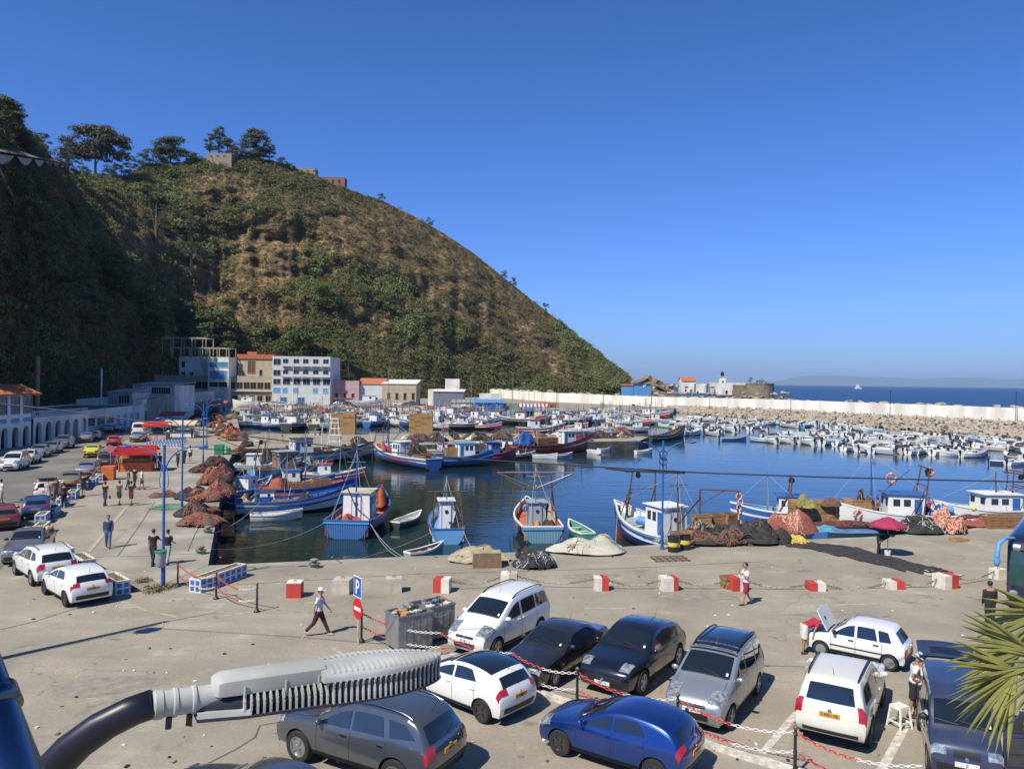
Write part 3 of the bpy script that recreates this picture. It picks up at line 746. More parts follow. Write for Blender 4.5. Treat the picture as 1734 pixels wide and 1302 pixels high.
OLDHATCH = dict(W=1.45, zb=.86, r=.26, wx=(-1.08,1.09), sill=.24, tum=.30, spokes=10, win=[(-.70,.0,.87,.88,.11,.012,0,8,.30,0),(.08,.72,.88,.88,.11,.012,0,6,0,-.10),(.78,1.15,.88,.90,.13,.012,0,4,-.06,-.12)], nose=.06, tail=.05,
  prof=P_((-1.60,.26),(-1.66,.42),(-1.64,.66),(-1.54,.76),(-1.0,.84),(-.82,.87),(-.28,1.30),(.1,1.37),(.9,1.36),(1.22,1.30),(1.52,.86),(1.60,.80),(1.63,.45),(1.56,.28)),
  k=dict(ws=(5.08,5.95), roof=(6.0,8.7), rw=(9.1,9.9), rwv=.84, hl=(1.6,2.5,.62,1.08), tl=(11.05,11.8,.7,1.10), grille=(1.8,2.5,.5), bump=(.2,1.6,1.3), bumpr=(11.7,12.8,1.3), pr=11.4, pf=1.4, mx=-.62, doors=(-.74,.04,.85), handles=(-.1,.68), hood=(3.2,4.9), ant=6.3, mm=M_ctrim, hm=M_ctrim))
BOXSUV = dict(W=1.85, zb=1.12, r=.37, wx=(-1.42,1.43), sill=.38, tum=.26, rails=(-.1,1.9), clad=False, win=[(-.72,.15,1.14,1.17,.17,.012,0,10,.38,0),(.24,1.10,1.17,1.19,.17,.012,0,8,0,0),(1.20,2.0,1.20,1.24,.18,.012,0,6,0,-.14)], tail=.07, nose=.08,
  prof=P_((-2.28,.38),(-2.37,.60),(-2.35,.92),(-2.22,1.04),(-1.15,1.13),(-.92,1.18),(-.22,1.70),(.3,1.77),(1.5,1.78),(2.12,1.74),(2.32,1.16),(2.36,1.0),(2.40,.58),(2.30,.40)),
  k=dict(ws=(5.08,5.95), roof=(6.1,8.9), rw=(9.14,9.95), rwv=.78, hl=(1.9,2.8,.62,1.12), tl=(9.95,11.3,.84,1.14), grille=(1.6,2.7,.5), bump=(.3,1.2,.8), bumpr=(12.3,12.9,.85), pr=11.15, pf=1.3, mx=-.66, doors=(-.85,.20,1.15), handles=(.0,1.0), hood=(3.2,4.9), ant=8.4))
VAN = dict(W=1.60, zb=1.18, r=.31, wx=(-1.35,1.20), sill=.28, tum=.14, spokes=10, win=[(-1.30,-.45,1.18,1.2,.22,.012,0,10,.42,0),(-.35,.6,1.2,1.2,.22,.012,0,6,0,0),(.70,1.72,1.2,1.2,.22,.012,0,6,0,-.06)], nose=.08, tail=.05,
  prof=P_((-1.95,.30),(-2.02,.50),(-2.0,.80),(-1.92,.98),(-1.62,1.12),(-1.48,1.18),(-.88,1.76),(-.4,1.86),(1.3,1.88),(1.75,1.82),(1.88,1.20),(1.92,1.0),(1.94,.55),(1.86,.32)),
  k=dict(ws=(5.06,5.95), roof=(6.05,8.95), rw=(9.12,9.85), rwv=.84, hl=(1.9,2.8,.6,1.1), tl=(10.0,11.2,.84,1.1), grille=(1.8,2.5,.4), bump=(.3,1.2,.9), bumpr=(12.0,12.8,.9), pr=11.4, pf=1.3, mx=-1.2, doors=(-1.30,-.40,.65), handles=(-.52,-.2), hood=(3.3,4.9), ant=6.4, mm=M_ctrim))
def place(spec, pf, pr_, side=1):
    """pixel contact points of the front and rear wheel seen -> centre on the ground and heading; side = +1 if the seen side lies to the right of the heading"""
    a, b = G(*pf), G(*pr_); h = (a-b); h.z = 0; h.normalize()
    mid = (a+b)/2; nrm = Vector((-h.y, h.x, 0))*side
    return mid+nrm*(spec['W']/2-.1), h
PK = Vector((-.56, -.83, 0)).normalized()
paint_grey = car_paint('graphite_paint', (.10,.115,.14), .55, .22, .04)
paint_white = car_paint('white_car_paint', (.72,.73,.72), 0, .4, .05)
paint_cream = car_paint('ivory_car_paint', (.68,.67,.58), 0, .45, .1)
paint_blue = car_paint('bright_blue_paint', (.006,.045,.24), .6, .24, .04)
paint_black = car_paint('black_car_paint', (.012,.012,.014), 0, .25, .05)
paint_navyb = car_paint('blue_black_paint', (.008,.010,.022), .2, .22, .02)
paint_silver = car_paint('silver_car_paint', (.36,.39,.43), .6, .35, .1)
paint_navy = car_paint('navy_car_paint', (.02,.035,.085), .1, .4, .08)
m, h = place(SUV, (508,1290), (668,1342), -1)
make_car('parked_car', 'dark graphite suv with chrome roof rails, nearest the grey street lamp head', 'car', SUV, paint_grey, m, h, rim=M_rim, plate_r='116345', plate_f='116345')
m, h = place(HATCH, (705,1178), (823,1226), -1)
make_car('parked_car', 'white hatchback with black glass roof standing behind the tip of the lamp head', 'car', HATCH, paint_white, m, h, roofmat=M_cglass, rim=M_rimd, plate_r='113081', plate_f='113081')
m, h = place(HATCH, (950,1279), (1107,1330), -1)
make_car('parked_car', 'bright blue dusty hatchback with dark grey roof, seen from its left side', 'car', HATCH, paint_blue, m, h, rim=M_rimd, plate_r='110116', plate_f='110116')
m = G(840,1112)+PK*-1.37+Vector((-.83,.56,0)).normalized()*.80
wm, _ = make_car('parked_car', 'white people carrier with black roof rails parked beside the rubbish skips', 'car', MPV, paint_white, m, PK, plate_f='041181')
m = G(938,1164)+PK*-1.42+Vector((-.83,.56,0)).normalized()*.77
make_car('parked_car', 'old black saloon with chrome grille beside the white people carrier', 'car', SEDAN, paint_black, m, PK, plate_f='041169')
PORS = dict(SUV); PORS.update(W=1.93, zb=1.03, r=.37, wx=(-1.40,1.41), rails=None, sill=.30, win=[(-.72,.15,1.05,1.07,.14,.012,0,10,.45,0),(.23,1.25,1.07,1.12,.14,.012,0,10,0,-.38)],
  prof=P_((-2.24,.30),(-2.34,.50),(-2.30,.76),(-2.05,.96),(-1.25,1.06),(-.95,1.10),(-.15,1.55),(.45,1.62),(1.2,1.55),(1.75,1.40),(2.15,1.06),(2.26,.92),(2.32,.60),(2.2,.34)))
PORS['k'] = dict(SUV['k']); PORS['k'].update(hl=(2.45,3.3,.60,.98), grille=(1.0,1.6,.8), bump=(.3,.8,.8), sun=(6.5,7.9), hm=paint_navyb, pf=.75, doors=(-.85,.19,1.2), gm=M_ctrim)
m = G(1086,1176)+PK*-1.40+Vector((-.83,.56,0)).normalized()*.86
make_car('parked_car', 'glossy blue black rounded suv between black saloon and silver people carrier', 'car', PORS, paint_navyb, m, PK, plate_f='096111')
m, h = place(MPV, (1235,1234), (1281,1176), -1)
sm_, c_ = make_car('parked_car', 'silver people carrier with black glass panelled roof and roof rails', 'car', MPV, paint_silver, m, h, roofmat=M_cglass, plate_f='031241')
g = MB()
for s0, s1, v0, v1 in ((6.25,6.75,-.75,-.12),(6.25,6.75,.12,.75),(7.1,8.5,-.75,.75)):
    for (a, b, e, f) in ((s0,s1,v0,v0+.02),(s0,s1,v1-.02,v1),(s0,s0+.03,v0,v1),(s1-.03,s1,v0,v1)): c_.patch(g, a, b, e, f, .012, 0, 3, 3)
g.build('roof_panel_frame', M_rimd, sm_)
m, h = place(BOXSUV, (1492,1196), (1471,1262), 1)
bs, c_ = make_car('parked_car', 'white boxy suv with black roof rails and yellow rear plate, seen from behind', 'car', BOXSUV, paint_cream, m, h, rim=M_rimd, plate_r='016901126', plate_f='016')
m, h = place(OLDHATCH, (1388,1110), (1508,1136), -1)
oh, c_ = make_car('parked_car', 'small old white hatchback with its bonnet propped open', 'car', OLDHATCH, paint_white, m, h, rim=M_steel, plate_r='0', plate_f='0')
# engine bay and raised bonnet
g = MB(); c_.patch(g, 3.1, 4.75, -.80, .80, .006, 0, 6, 6); g.build('engine_bay', M_dark, oh)
g = MB(); rows = []
a0 = math.radians(62)
for i in range(7):
    d = .72*i/6; z = .88+math.sin(a0)*d; x = -.92-math.cos(a0)*d
    rows.append([(x-.02*math.sin(PI*j/8), (j/8-.5)*1.20*(1-.06*(i/6)**3), z+.02*math.sin(PI*j/8)) for j in range(9)])
g.grid(rows); g.grid([[(x+.03, y, z+.012) for x, y, z in r] for r in rows], flip=True)
for r_ in (rows[0], rows[-1]): g.grid([r_, [(x+.03, y, z+.012) for x, y, z in r_]])
g.grid([[r[0] for r in rows], [(r[0][0]+.03, r[0][1], r[0][2]+.012) for r in rows]]); g.grid([[r[-1] for r in rows], [(r[-1][0]+.03, r[-1][1], r[-1][2]+.012) for r in rows]])
autosmooth(g.build('bonnet', paint_white, oh), 40)
g = MB(); c_.sidestrip(g, -.78, .50, .95, .50, .045, .01, 0, 8); g.build('side_moulding', M_ctrim, oh)
# navy van with open door and raised tailgate
h = Vector((-.40,-.92,0)).normalized(); m = PD(1632, 1268, 18.3); m = Vector((m.x, m.y, 0))-h*1.45
nv_, c_ = make_car('parked_van', 'navy blue van with its driver door standing open under the palm leaves', 'van', VAN, paint_navy, m, h, plate_f='0')
g = MB(); a = math.radians(62)
Md = Mx((-1.25, .84, 0), rz=-a+PI/2)
Md = Mx((-1.28, -.84, 0), rz=math.radians(-68))
g.bb(0, .88, -.02, .03, .36, 1.20, 0, Md)
for (x0,x1,z0,z1) in ((.0,.05,1.2,1.25),(.83,.88,1.2,1.72),(.36,.88,1.68,1.73)): g.bb(x0,x1,-.015,.025,z0,z1,0,Md)
g.tube([Md @ Vector((.02,0,1.2)), Md @ Vector((.38,0,1.7))], .022, 6)
dr_ = g.build('open_door', paint_navy, nv_)
g = MB(); g.add([(.06,.005,1.2),(.82,.005,1.2),(.82,.005,1.68),(.40,.005,1.68)], [(0,1,2,3)], 0, Md); g.build('door_glass', M_cglass, dr_)
g = MB(); g.bb(.05,.80,-.06,-.035,.45,1.1,0,Md); g.bb(.05,.80,-.08,-.04,.75,.85,0,Md); g.build('door_trim', M_seat, dr_)
g = MB(); rows = []
for i in range(6):
    d = 1.0*i/5; rows.append([(1.84+d*.94, (j/6-.5)*1.42, 1.86+d*.16-.06*(abs(j/6-.5)*2)**2) for j in range(7)])
g.grid(rows); g.grid([[(x, y, z-.05) for x, y, z in r] for r in rows], flip=True)
tgt = g.build('tailgate', paint_navy, nv_, smooth=True)
g = MB(); g.grid([[(x, y*.8, z+.01) for x, y, z in r] for r in rows[1:4]]); g.build('rear_window', M_cglass, tgt)
# dark saloon whose roof rises into the bottom of the view
m = PD(415, 1289, 15.9); make_car('parked_car', 'dark saloon with only its roof and aerial showing, left of the graphite suv', 'car', SEDAN, paint_grey, (m.x+.3, m.y-.2), Vector((-.9,.35,0)), plate_f='0')
print('p3 ok')
def hill_at(px, py):
    best = None
    for k in range(0, 101):
        p = hill_pt(px, k/100); x, y = toph(p)
        if best is None or abs(y-py) < best[0]: best = (abs(y-py), p)
    return best[1]
# ------------------------------------------------------------------ breakwater, rocks, lighthouse
def resample(line, n):
    P = [Vector((a, b, 0)) for a, b in line]; L = [0]
    for i in range(1, len(P)): L.append(L[-1]+(P[i]-P[i-1]).length)
    out = []
    for k in range(n):
        s = L[-1]*k/(n-1)
        out.append(Vector((float(np.interp(s, L, [p.x for p in P])), float(np.interp(s, L, [p.y for p in P])), 0)))
    return out
WALL = [(-13,450),(17,363),(61,304),(95,284),(136,204),(165,140),(190,60)]
WL = resample(WALL[2:], 40); FT = resample([(62.3,290),(71,262),(79,234),(95,198),(111,167),(128,120),(150,60)], 40)
M_rock = pm('pale_boulder', (.43,.38,.31), (.28,.24,.20), 1.2, .9, bump=.05, bscale=3, big=(.33,.27,.20), bigs=.35)
M_rockbed = pm('rock_bed', (.20,.165,.125), (.10,.08,.06), .9, .95, bump=.3, bscale=1.2)
rows = [[(p.x, p.y, -3) for p in FT], [(f.x*.8+w_.x*.2, f.y*.8+w_.y*.2, -1.5) for f, w_ in zip(FT, WL)], [(f.x*.16+w_.x*.84, f.y*.16+w_.y*.84, .0) for f, w_ in zip(FT, WL)],
        [(w_.x+.3, w_.y, .004) for w_ in WL], [(w_.x+9, w_.y+5, .8) for w_ in WL], [(w_.x+24, w_.y+14, -4) for w_ in WL]]
mb = MB(); mb.grid(rows, flip=True); tag(mb.build('rock_bank', M_rockbed), kind='structure')
# the long white harbour wall
M_seawall = pm('sea_wall_whitewash', (.86,.85,.80), (.74,.72,.66), .5, .85, big=(.60,.58,.52), bigs=.22, stretch=(1,1,.25))
T = thing('harbour_wall', 'long white painted harbour wall running along the breakwater', 'wall', (0,0,0))
WP = resample(WALL, 60); mb = MB()
def offs(P, d):
    out = []
    for i, p in enumerate(P):
        t = (P[min(i+1,len(P)-1)]-P[max(0,i-1)]).normalized(); out.append(p+Vector((-t.y, t.x, 0))*d)
    return out
def wz(p): return 3.9 if p.y < 320 else 3.9+(p.y-320)*.006
back = offs(WP, 1.2)
mb.grid([[(p.x,p.y,-.5) for p in WP], [(p.x,p.y,wz(p)) for p in WP], [(q.x,q.y,wz(p)) for p, q in zip(WP, back)], [(q.x,q.y,-.5) for q in back]])
mb.build('wall_face', M_seawall, T)
# railing posts along the quay walk
mb = MB(); iw = offs(resample(WALL[2:], 60), -3.2)
for p in iw: mb.bb(p.x-.07, p.x+.07, p.y-.07, p.y+.07, -.2, 1.1)
tag(mb.build('railing', M_blackmetal), 'row of thin dark posts along the walk under the white wall', 'railing')
ROCKS = []
for k in range(8):
    bm = bmesh.new(); rr = random.Random(k+20)
    for i in range(13): bm.verts.new((rr.uniform(-1,1), rr.uniform(-.75,.75), rr.uniform(-.55,.55)))
    r_ = bmesh.ops.convex_hull(bm, input=bm.verts)
    bmesh.ops.delete(bm, geom=[v for v in bm.verts if not v.link_faces], context='VERTS')
    bmesh.ops.bevel(bm, geom=bm.edges[:]+bm.verts[:], offset=.07, segments=1, affect='EDGES')
    me = bpy.data.meshes.new('boulder'); bm.to_mesh(me); bm.free(); me.materials.append(M_rock); ROCKS.append(me)
def merged(protos, xf, name, mat):
    V, F, b = [], [], 0
    cache = []
    for me in protos:
        co = np.empty(len(me.vertices)*3); me.vertices.foreach_get('co', co)
        cache.append((co.reshape(-1,3), [tuple(p.vertices) for p in me.polygons]))
    for k, M in xf:
        co, fs = cache[k]; Mn = np.array(M)
        V.append(co @ Mn[:3,:3].T + Mn[:3,3]); F += [tuple(i+b for i in f) for f in fs]; b += len(co)
    me = bpy.data.meshes.new(name); me.from_pydata(np.concatenate(V).tolist(), [], F); me.materials.append(mat); me.update(); return me
rr = random.Random(11); pts = []
for _ in range(4300):
    u = rr.random()*38.99; i = int(u); f = u-i; v = rr.random()**.9
    a = FT[i].lerp(FT[i+1], f); b = WL[i].lerp(WL[i+1], f); p = a.lerp(b, v*.90)
    z = -1.75 + min(1, v/.80)*1.75
    pts.append((Vector((p.x, p.y, z+.15)), rr.uniform(.55, 1.25)))
pts.sort(key=lambda q: q[0].y if q[0].x/q[0].y < .70 else 999)
xf = []
for n_, (p, s) in enumerate(pts):
    M = Mx(p, rr.uniform(0,6), rr.uniform(-.6,.6), rr.uniform(-.6,.6), s); k = rr.randrange(8)
    if n_ < 120:
        o = bpy.data.objects.new('boulder', ROCKS[k]); COL.objects.link(o); o.matrix_world = M
        tag(o, 'pale angular boulder on the rock bank below the white wall', 'rock', 'boulders nearest the moored boats')
    else: xf.append((k, M))
tag(link('rock_armour', merged(ROCKS, xf, 'rock_armour', M_rock)), 'bank of pale rubble rocks below the white harbour wall', 'rocks', kind='stuff')
# big blocks behind the wall crest
cp = offs(resample(WALL, 75), 3.0); n_ = 0
for p in cp:
    for q in range(2):
        if rr.random() < .16: continue
        s = rr.uniform(1.3, 2.7); o = bpy.data.objects.new('boulder', ROCKS[rr.randrange(8)]); COL.objects.link(o)
        o.location = (p.x+rr.uniform(-.5,2.5), p.y+rr.uniform(-1.5,2.5), wz(p)-.55+rr.uniform(-.5,.55)); o.scale = (s, s, s*.85)
        o.rotation_euler = (rr.uniform(-.3,.3), rr.uniform(-.3,.3), rr.uniform(0,6)); n_ += 1
        tag(o, 'big pale block heaped behind the top of the white wall', 'rock', 'blocks behind the wall crest')
# lamp poles on the wall
for px, yb, yt in ((943,688,665),(1022,690,660),(1103,692,655),(1201,693,660),(1339,700,668),(1507,708,662),(1720,716,664)):
    b = G(px, yb); hgt = PD(px, yt, b.y).z
    T = thing('wall_lamp_post', 'thin dark lamp post standing against the long white wall', 'lamp post', b, 0, 'lamp posts along the white wall')
    g = MB(); g.tube([(0,0,0),(0,0,hgt)], [.11,.07], 6); g.build('pole', M_blackmetal, T)
    g = MB(); g.box((0,-.25,hgt), (.16,.6,.08)); g.build('lamp_head', M_blackmetal, T)

# ------------------------------------------------------------------ buildings
def building(name, label, A, B, depth, z1, wall, roof=None, wins=(), z0=0, kind='flat', parapet=.35, winmat=None, frame=None, cat='building', T=None, over=.3, winname='window'):
    A = Vector(A[:2]).to_3d(); B = Vector(B[:2]).to_3d(); L_ = (B-A).length; rz = math.atan2((B-A).y, (B-A).x)
    own = T is None
    if own: T = thing(name, label, cat, A, rz)
    g = MB(); g.bb(0, L_, 0, depth, z0, z1); g.build('walls', wall, T)
    roof = roof or M_conc
    g = MB()
    if kind == 'flat':
        if parapet:
            for a in ((0,L_,0,.2),(0,L_,depth-.2,depth),(0,.2,.2,depth-.2),(L_-.2,L_,.2,depth-.2)): g.bb(a[0]-.03 if a[0]==0 else a[0], a[1], a[2]-.03 if a[2]==0 else a[2], a[3], z1, z1+parapet)
            g.build('parapet', wall, T); g = MB()
        g.bb(.2, L_-.2, .2, depth-.2, z1, z1+.05); g.build('roof', roof, T)
    elif kind == 'gable':
        h = parapet; o = over
        g.grid([[(-o,-o,z1),(L_+o,-o,z1)],[(-o,depth/2,z1+h),(L_+o,depth/2,z1+h)],[(-o,depth+o,z1),(L_+o,depth+o,z1)]])
        g.grid([[(-o,-o,z1-.12),(L_+o,-o,z1-.12)],[(-o,-o,z1),(L_+o,-o,z1)]], flip=True)
        g.build('roof', roof, T); g = MB()
        for x in (0, L_): g.add([(x,0,z1),(x,depth,z1),(x,depth/2,z1+h-.05)], [(0,1,2)])
        g.build('gable', wall, T)
    elif kind == 'mono':
        h = parapet; o = over
        vs = [(-o,-o,z1+.02),(L_+o,-o,z1+.02),(L_+o,depth+o,z1+h),(-o,depth+o,z1+h)]
        g.add(vs+[(x,y,z+.12) for x,y,z in vs], [(0,3,2,1),(4,5,6,7),(0,1,5,4),(1,2,6,5),(2,3,7,6),(3,0,4,7)]); g.build('roof', roof, T)
    for w_ in wins:
        u0, u1, a, b = w_[:4]; face = w_[4] if len(w_) > 4 else 'f'; m_ = w_[5] if len(w_) > 5 else (winmat or M_glassw)
        t = min(.12, (u1-u0)*.12)
        W_ = MB(); Pn = MB()
        def q(mbx, x0, x1, za, zb, d0, d1):
            if face == 'f': mbx.bb(x0, x1, -d1, -d0, za, zb)
            elif face == 'r': mbx.bb(L_+d0, L_+d1, x0, x1, za, zb)
            else: mbx.bb(-d1, -d0, x0, x1, za, zb)
        q(Pn, u0, u1, a, b, .0, .03)
        q(W_, u0-t, u0, a-t, b+t, 0, .10); q(W_, u1, u1+t, a-t, b+t, 0, .10); q(W_, u0, u1, b, b+t, 0, .10); q(W_, u0, u1, a-t, a, 0, .14)
        if u1-u0 > 1.3: q(W_, (u0+u1)/2-.03, (u0+u1)/2+.03, a, b, 0, .06)
        wo_ = W_.build(winname, frame or wall, T); Pn.build('pane', m_, wo_)
    return T, L_
def gp(px, py): v = G(px, py); return (v.x, v.y)
def pz(px, py, D): return PD(px, py, D).z
def xat(px, D):
    r = ray(px, 645); return (r.x/r.y*D, D)
# -- arcade block with blue windows on the left
M_bluewin = pm('blue_shutter', (.05,.28,.55), (.04,.2,.42), 2, .5)
def arcade(T, x0, x1, n, h, z1, d=2.2, mat=None):
    """front wall with n round-headed openings, reveals and a dark back wall"""
    g = MB(); w_ = (x1-x0)/n; ow = w_*.30
    for k in range(n):
        c = x0+w_*(k+.5); a0, a1 = c-w_/2, c+w_/2
        inner = [(c-ow, 0), (c-ow, h-ow)] + [(c-ow*math.cos(PI*i/10), h-ow+ow*1.1*math.sin(PI*i/10)) for i in range(1, 10)] + [(c+ow, h-ow), (c+ow, 0)]
        outer = [(a0, 0), (a0, h-ow)] + [(a0+(a1-a0)*i/10, z1) for i in range(1, 10)] + [(a1, h-ow), (a1, 0)]
        outer[2] = (a0, z1); outer[-3] = (a1, z1)
        g.grid([[(x,0,z) for x,z in outer], [(x,0,z) for x,z in inner], [(x,.45,z) for x,z in inner]], flip=True)
        g.grid([[(x,-.06,z) for x,z in [(c-(ow+.16)*math.cos(PI*i/10), h-ow+(ow+.16)*1.08*math.sin(PI*i/10)) for i in range(11)]], [(x,-.06,z) for x,z in [(c-ow*math.cos(PI*i/10), h-ow+ow*1.1*math.sin(PI*i/10)) for i in range(11)]]], 1, flip=True)
    g.build('arcade', [mat or M_whitewall, M_white], T)
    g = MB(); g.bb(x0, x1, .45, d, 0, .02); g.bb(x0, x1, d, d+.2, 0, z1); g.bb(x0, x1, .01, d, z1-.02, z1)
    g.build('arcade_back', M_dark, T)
A = Vector((-63.6, 84, 0)); B = Vector((-65.8, 119, 0)); rzb = math.atan2((B-A).y, (B-A).x)
# facade looks toward +x: build in local frame with x along the facade and y away from the road
T = thing('arcade_building', 'blue and white two storey building with tiled eaves over arches', 'building', A, rzb)
g = MB(); g.bb(-14, 19.6, .46, 14, 2.95, 7.1); g.bb(-14, 19.6, 2.6, 14, 0, 2.95); g.build('walls', M_whitewall, T)
arcade(T, -14, 19.6, 14, 2.6, 2.95)
g = MB(); g.bb(-14, 19.6, .0, .46, 2.95, 7.1); g.build('front_wall', M_whitewall, T)
for k in range(12):
    x = -13+k*2.8
    if x > 19.2: break
    W_ = MB(); W_.bb(x-.1, x+1.9, -.10, 0, 4.3, 4.45); W_.bb(x-.1, x+1.9, -.10, 0, 6.5, 6.65); W_.bb(x-.1, x+.05, -.1, 0, 4.45, 6.5); W_.bb(x+1.75, x+1.9, -.1, 0, 4.45, 6.5); W_.bb(x+.86, x+.94, -.07, 0, 4.45, 6.5)
    wo_ = W_.build('window', M_bluewin, T)
    p_ = MB(); p_.bb(x+.05, x+1.75, -.03, 0, 4.45, 6.5); p_.build('pane', M_glassw, wo_)
    p_ = MB(); p_.prism([(x+.1+.25*(1-math.cos(a)), z) for x, z, a in ((x,3.2,0),)] + [(x+1.7, 3.2), (x+1.9, 3.45), (x+1.7, 3.8), (x+.1, 3.8), (x-.1, 3.5)], 0, .02, 0, Matrix(((1,0,0,0),(0,0,-1,-.0),(0,1,0,0),(0,0,0,1)))); p_.build('blue_panel', M_lblue, T)
g = MB()
g.grid([[(-14.6,-1.0,6.95),(20.4,-1.0,6.95)],[(-14.6,1.6,8.1),(20.4,1.6,8.1)]]); g.grid([[(20.4,-1.0,6.95),(20.4,14.6,6.95)],[(20.4-2.4,1.6,8.1),(20.4-2.4,12,8.1)]])
g.bb(-14.6, 20.4, -1.0, -.9, 6.78, 6.95)
for i in range(90): g.tube([(-14.4+i*.385,-1.02,7.0),(-14.4+i*.385,1.6,8.16)], .09, 5)
g.build('tiled_eaves', M_tile, T)
g = MB(); g.bb(-14, 18.4, 1.5, 14, 7.1, 8.05); g.build('roof', M_white, T)
g = MB(); M_ = Mx((10, 6, 8.9), rx=-.9, rz=.6); g.lathe([(.02,0),(.35,.04),(.62,.14),(.65,.16),(.6,.16),(.3,.07),(.02,.03)], 18, 0, M_); g.tube([(10,6,8.0),(10,6,8.9)], .04, 6)
autosmooth(g.build('satellite_dish', M_white, T))
# terrace wing with arches
A2 = A+(B-A).normalized()*20.2
T = thing('terrace_wing', 'low white arcade wing with open terrace on its roof', 'building', A2, rzb)
arcade(T, 0, 15.2, 6, 2.9, 3.5)
g = MB(); g.bb(0, 15.2, 2.45, 12, 0, 3.5); g.build('walls', M_whitewall, T)
g = MB(); g.bb(0, 15.2, 0.0, 12, 3.5, 3.6)
for i in range(31): g.bb(i*.5, i*.5+.06, .05, .1, 3.6, 4.4)
g.bb(0, 15.2, .04, .12, 4.4, 4.47); g.build('terrace_railing', M_white, T)
# -- low white shop row further on
def quad_building(name, label, px0, D0, px1, D1, *a, **k):
    return building(name, label, xat(px0, D0), xat(px1, D1), *a, **k)
M_brownroof = pm('rusty_flat_roof', (.22,.14,.08), (.10,.08,.06), .6, .9)
M_greywall = pm('grey_render', (.50,.50,.48), (.36,.36,.35), .8, .85)
M_beige = pm('beige_render', (.46,.40,.30), (.34,.29,.22), .8, .9)
M_corr = pm('corrugated_sheet', (.46,.48,.47), (.28,.28,.27), 1.0, .5, .3)
v0 = Vector((-67.8,121)); v1 = Vector((-72.0,150))
building('white_shop_row', 'long low white shop front with dark openings facing the road', v0, v1, 13, 3.7, M_whitewall, M_brownroof,
  wins=[(2+i*4.2, 5.2+i*4.2, 1.3, 2.6) for i in range(3)]+[(15+i*3.4,16.6+i*3.4,.1,2.5,'f',M_bluewin) for i in range(4)]+[(3,4.2,.1,2.3,'l',M_bluewin)], parapet=.25)
for nm, lb, a, b, dep, z, wl, rf in (
  ('corrugated_shed', 'pale corrugated shed on the roofs below the dark cliff', (-79,150), (-74.5,150.6), 10, 6.2, M_corr, M_corr),
  ('corrugated_shed', 'taller white corrugated shed with lean-to roof', (-83,168), (-74,168.5), 12, 7.6, M_whitewall, M_corr),
  ('stone_store', 'weathered pale wall store with clutter on its roof', (-80,152.5), (-73.4,153), 14, 4.6, M_conc, M_brownroof),
  ('white_shop_row', 'small white shop block beside the narrow end of the road', (-73.0,151.5), (-77.5,178), 12, 4.6, M_whitewall, M_corr),
  ('white_shop_row', 'blue and white doored row at the far end of the road', (-78.5,179), (-86,222), 12, 5.2, M_greywall, M_corr)):
    wn = []
    L_ = (Vector(b)-Vector(a)).length
    if L_ > 20: wn = [(1.5+i*3.6, 3.2+i*3.6, .1, 2.7, 'f', (M_bluewin if i % 2 else M_dark)) for i in range(int(L_/3.8))] + [(1.5+i*3.6, 2.6+i*3.6, 3.3, 4.1) for i in range(int(L_/3.8))]
    elif 'shed' in nm: wn = [(L_*.45, L_*.9, z-1.9, z-.5, 'f', M_dark)]
    T_, _ = building(nm, lb, a, b, dep, z, wl, rf, wins=wn, kind='mono' if 'shed' in nm else 'flat', parapet=.6 if 'shed' in nm else .3)
    if 'shed' in nm:
        g = MB()
        for i in range(int(L_/.5)): g.bb(i*.5, i*.5+.12, -.05, 0, z-2.2, z)
        g.build('cladding_rib', M_corr, T_)
# -- long terrace building at the foot of the hill
D0 = 281
def fw(px, D=D0): return xat(px, D)
x0 = fw(262)[0]; mpp = D0/FPX
wn = [((px-262)*mpp, (px+10-262)*mpp, pz(300,657,D0), pz(300,646,D0), 'f', M_dark) for px in (271,282,297,309,319,331,342,354,389,401,413,424,436,448)]
wn += [((px-262)*mpp, (px+9-262)*mpp, .3, 3.0, 'f', M_bluewin if px < 350 else M_dark) for px in range(268, 455, 14)]
zt = pz(300, 638, D0)
T_, L_ = building('terrace_building', 'long two storey building with dark windows at the foot of the hill', fw(262), fw(461), 14, zt, M_beige, M_conc, wins=wn, parapet=.5)
g = MB(); g.bb(-.2, L_, -.9, 0, pz(300,660,D0)-.2, pz(300,660,D0)); g.build('balcony_slab', M_white, T_)
g = MB()
for i in range(34): g.bb(i*L_/34, i*L_/34+.18, -.05, .2, zt+.5, zt+1.0)
g.build('balustrade', M_greywall, T_)
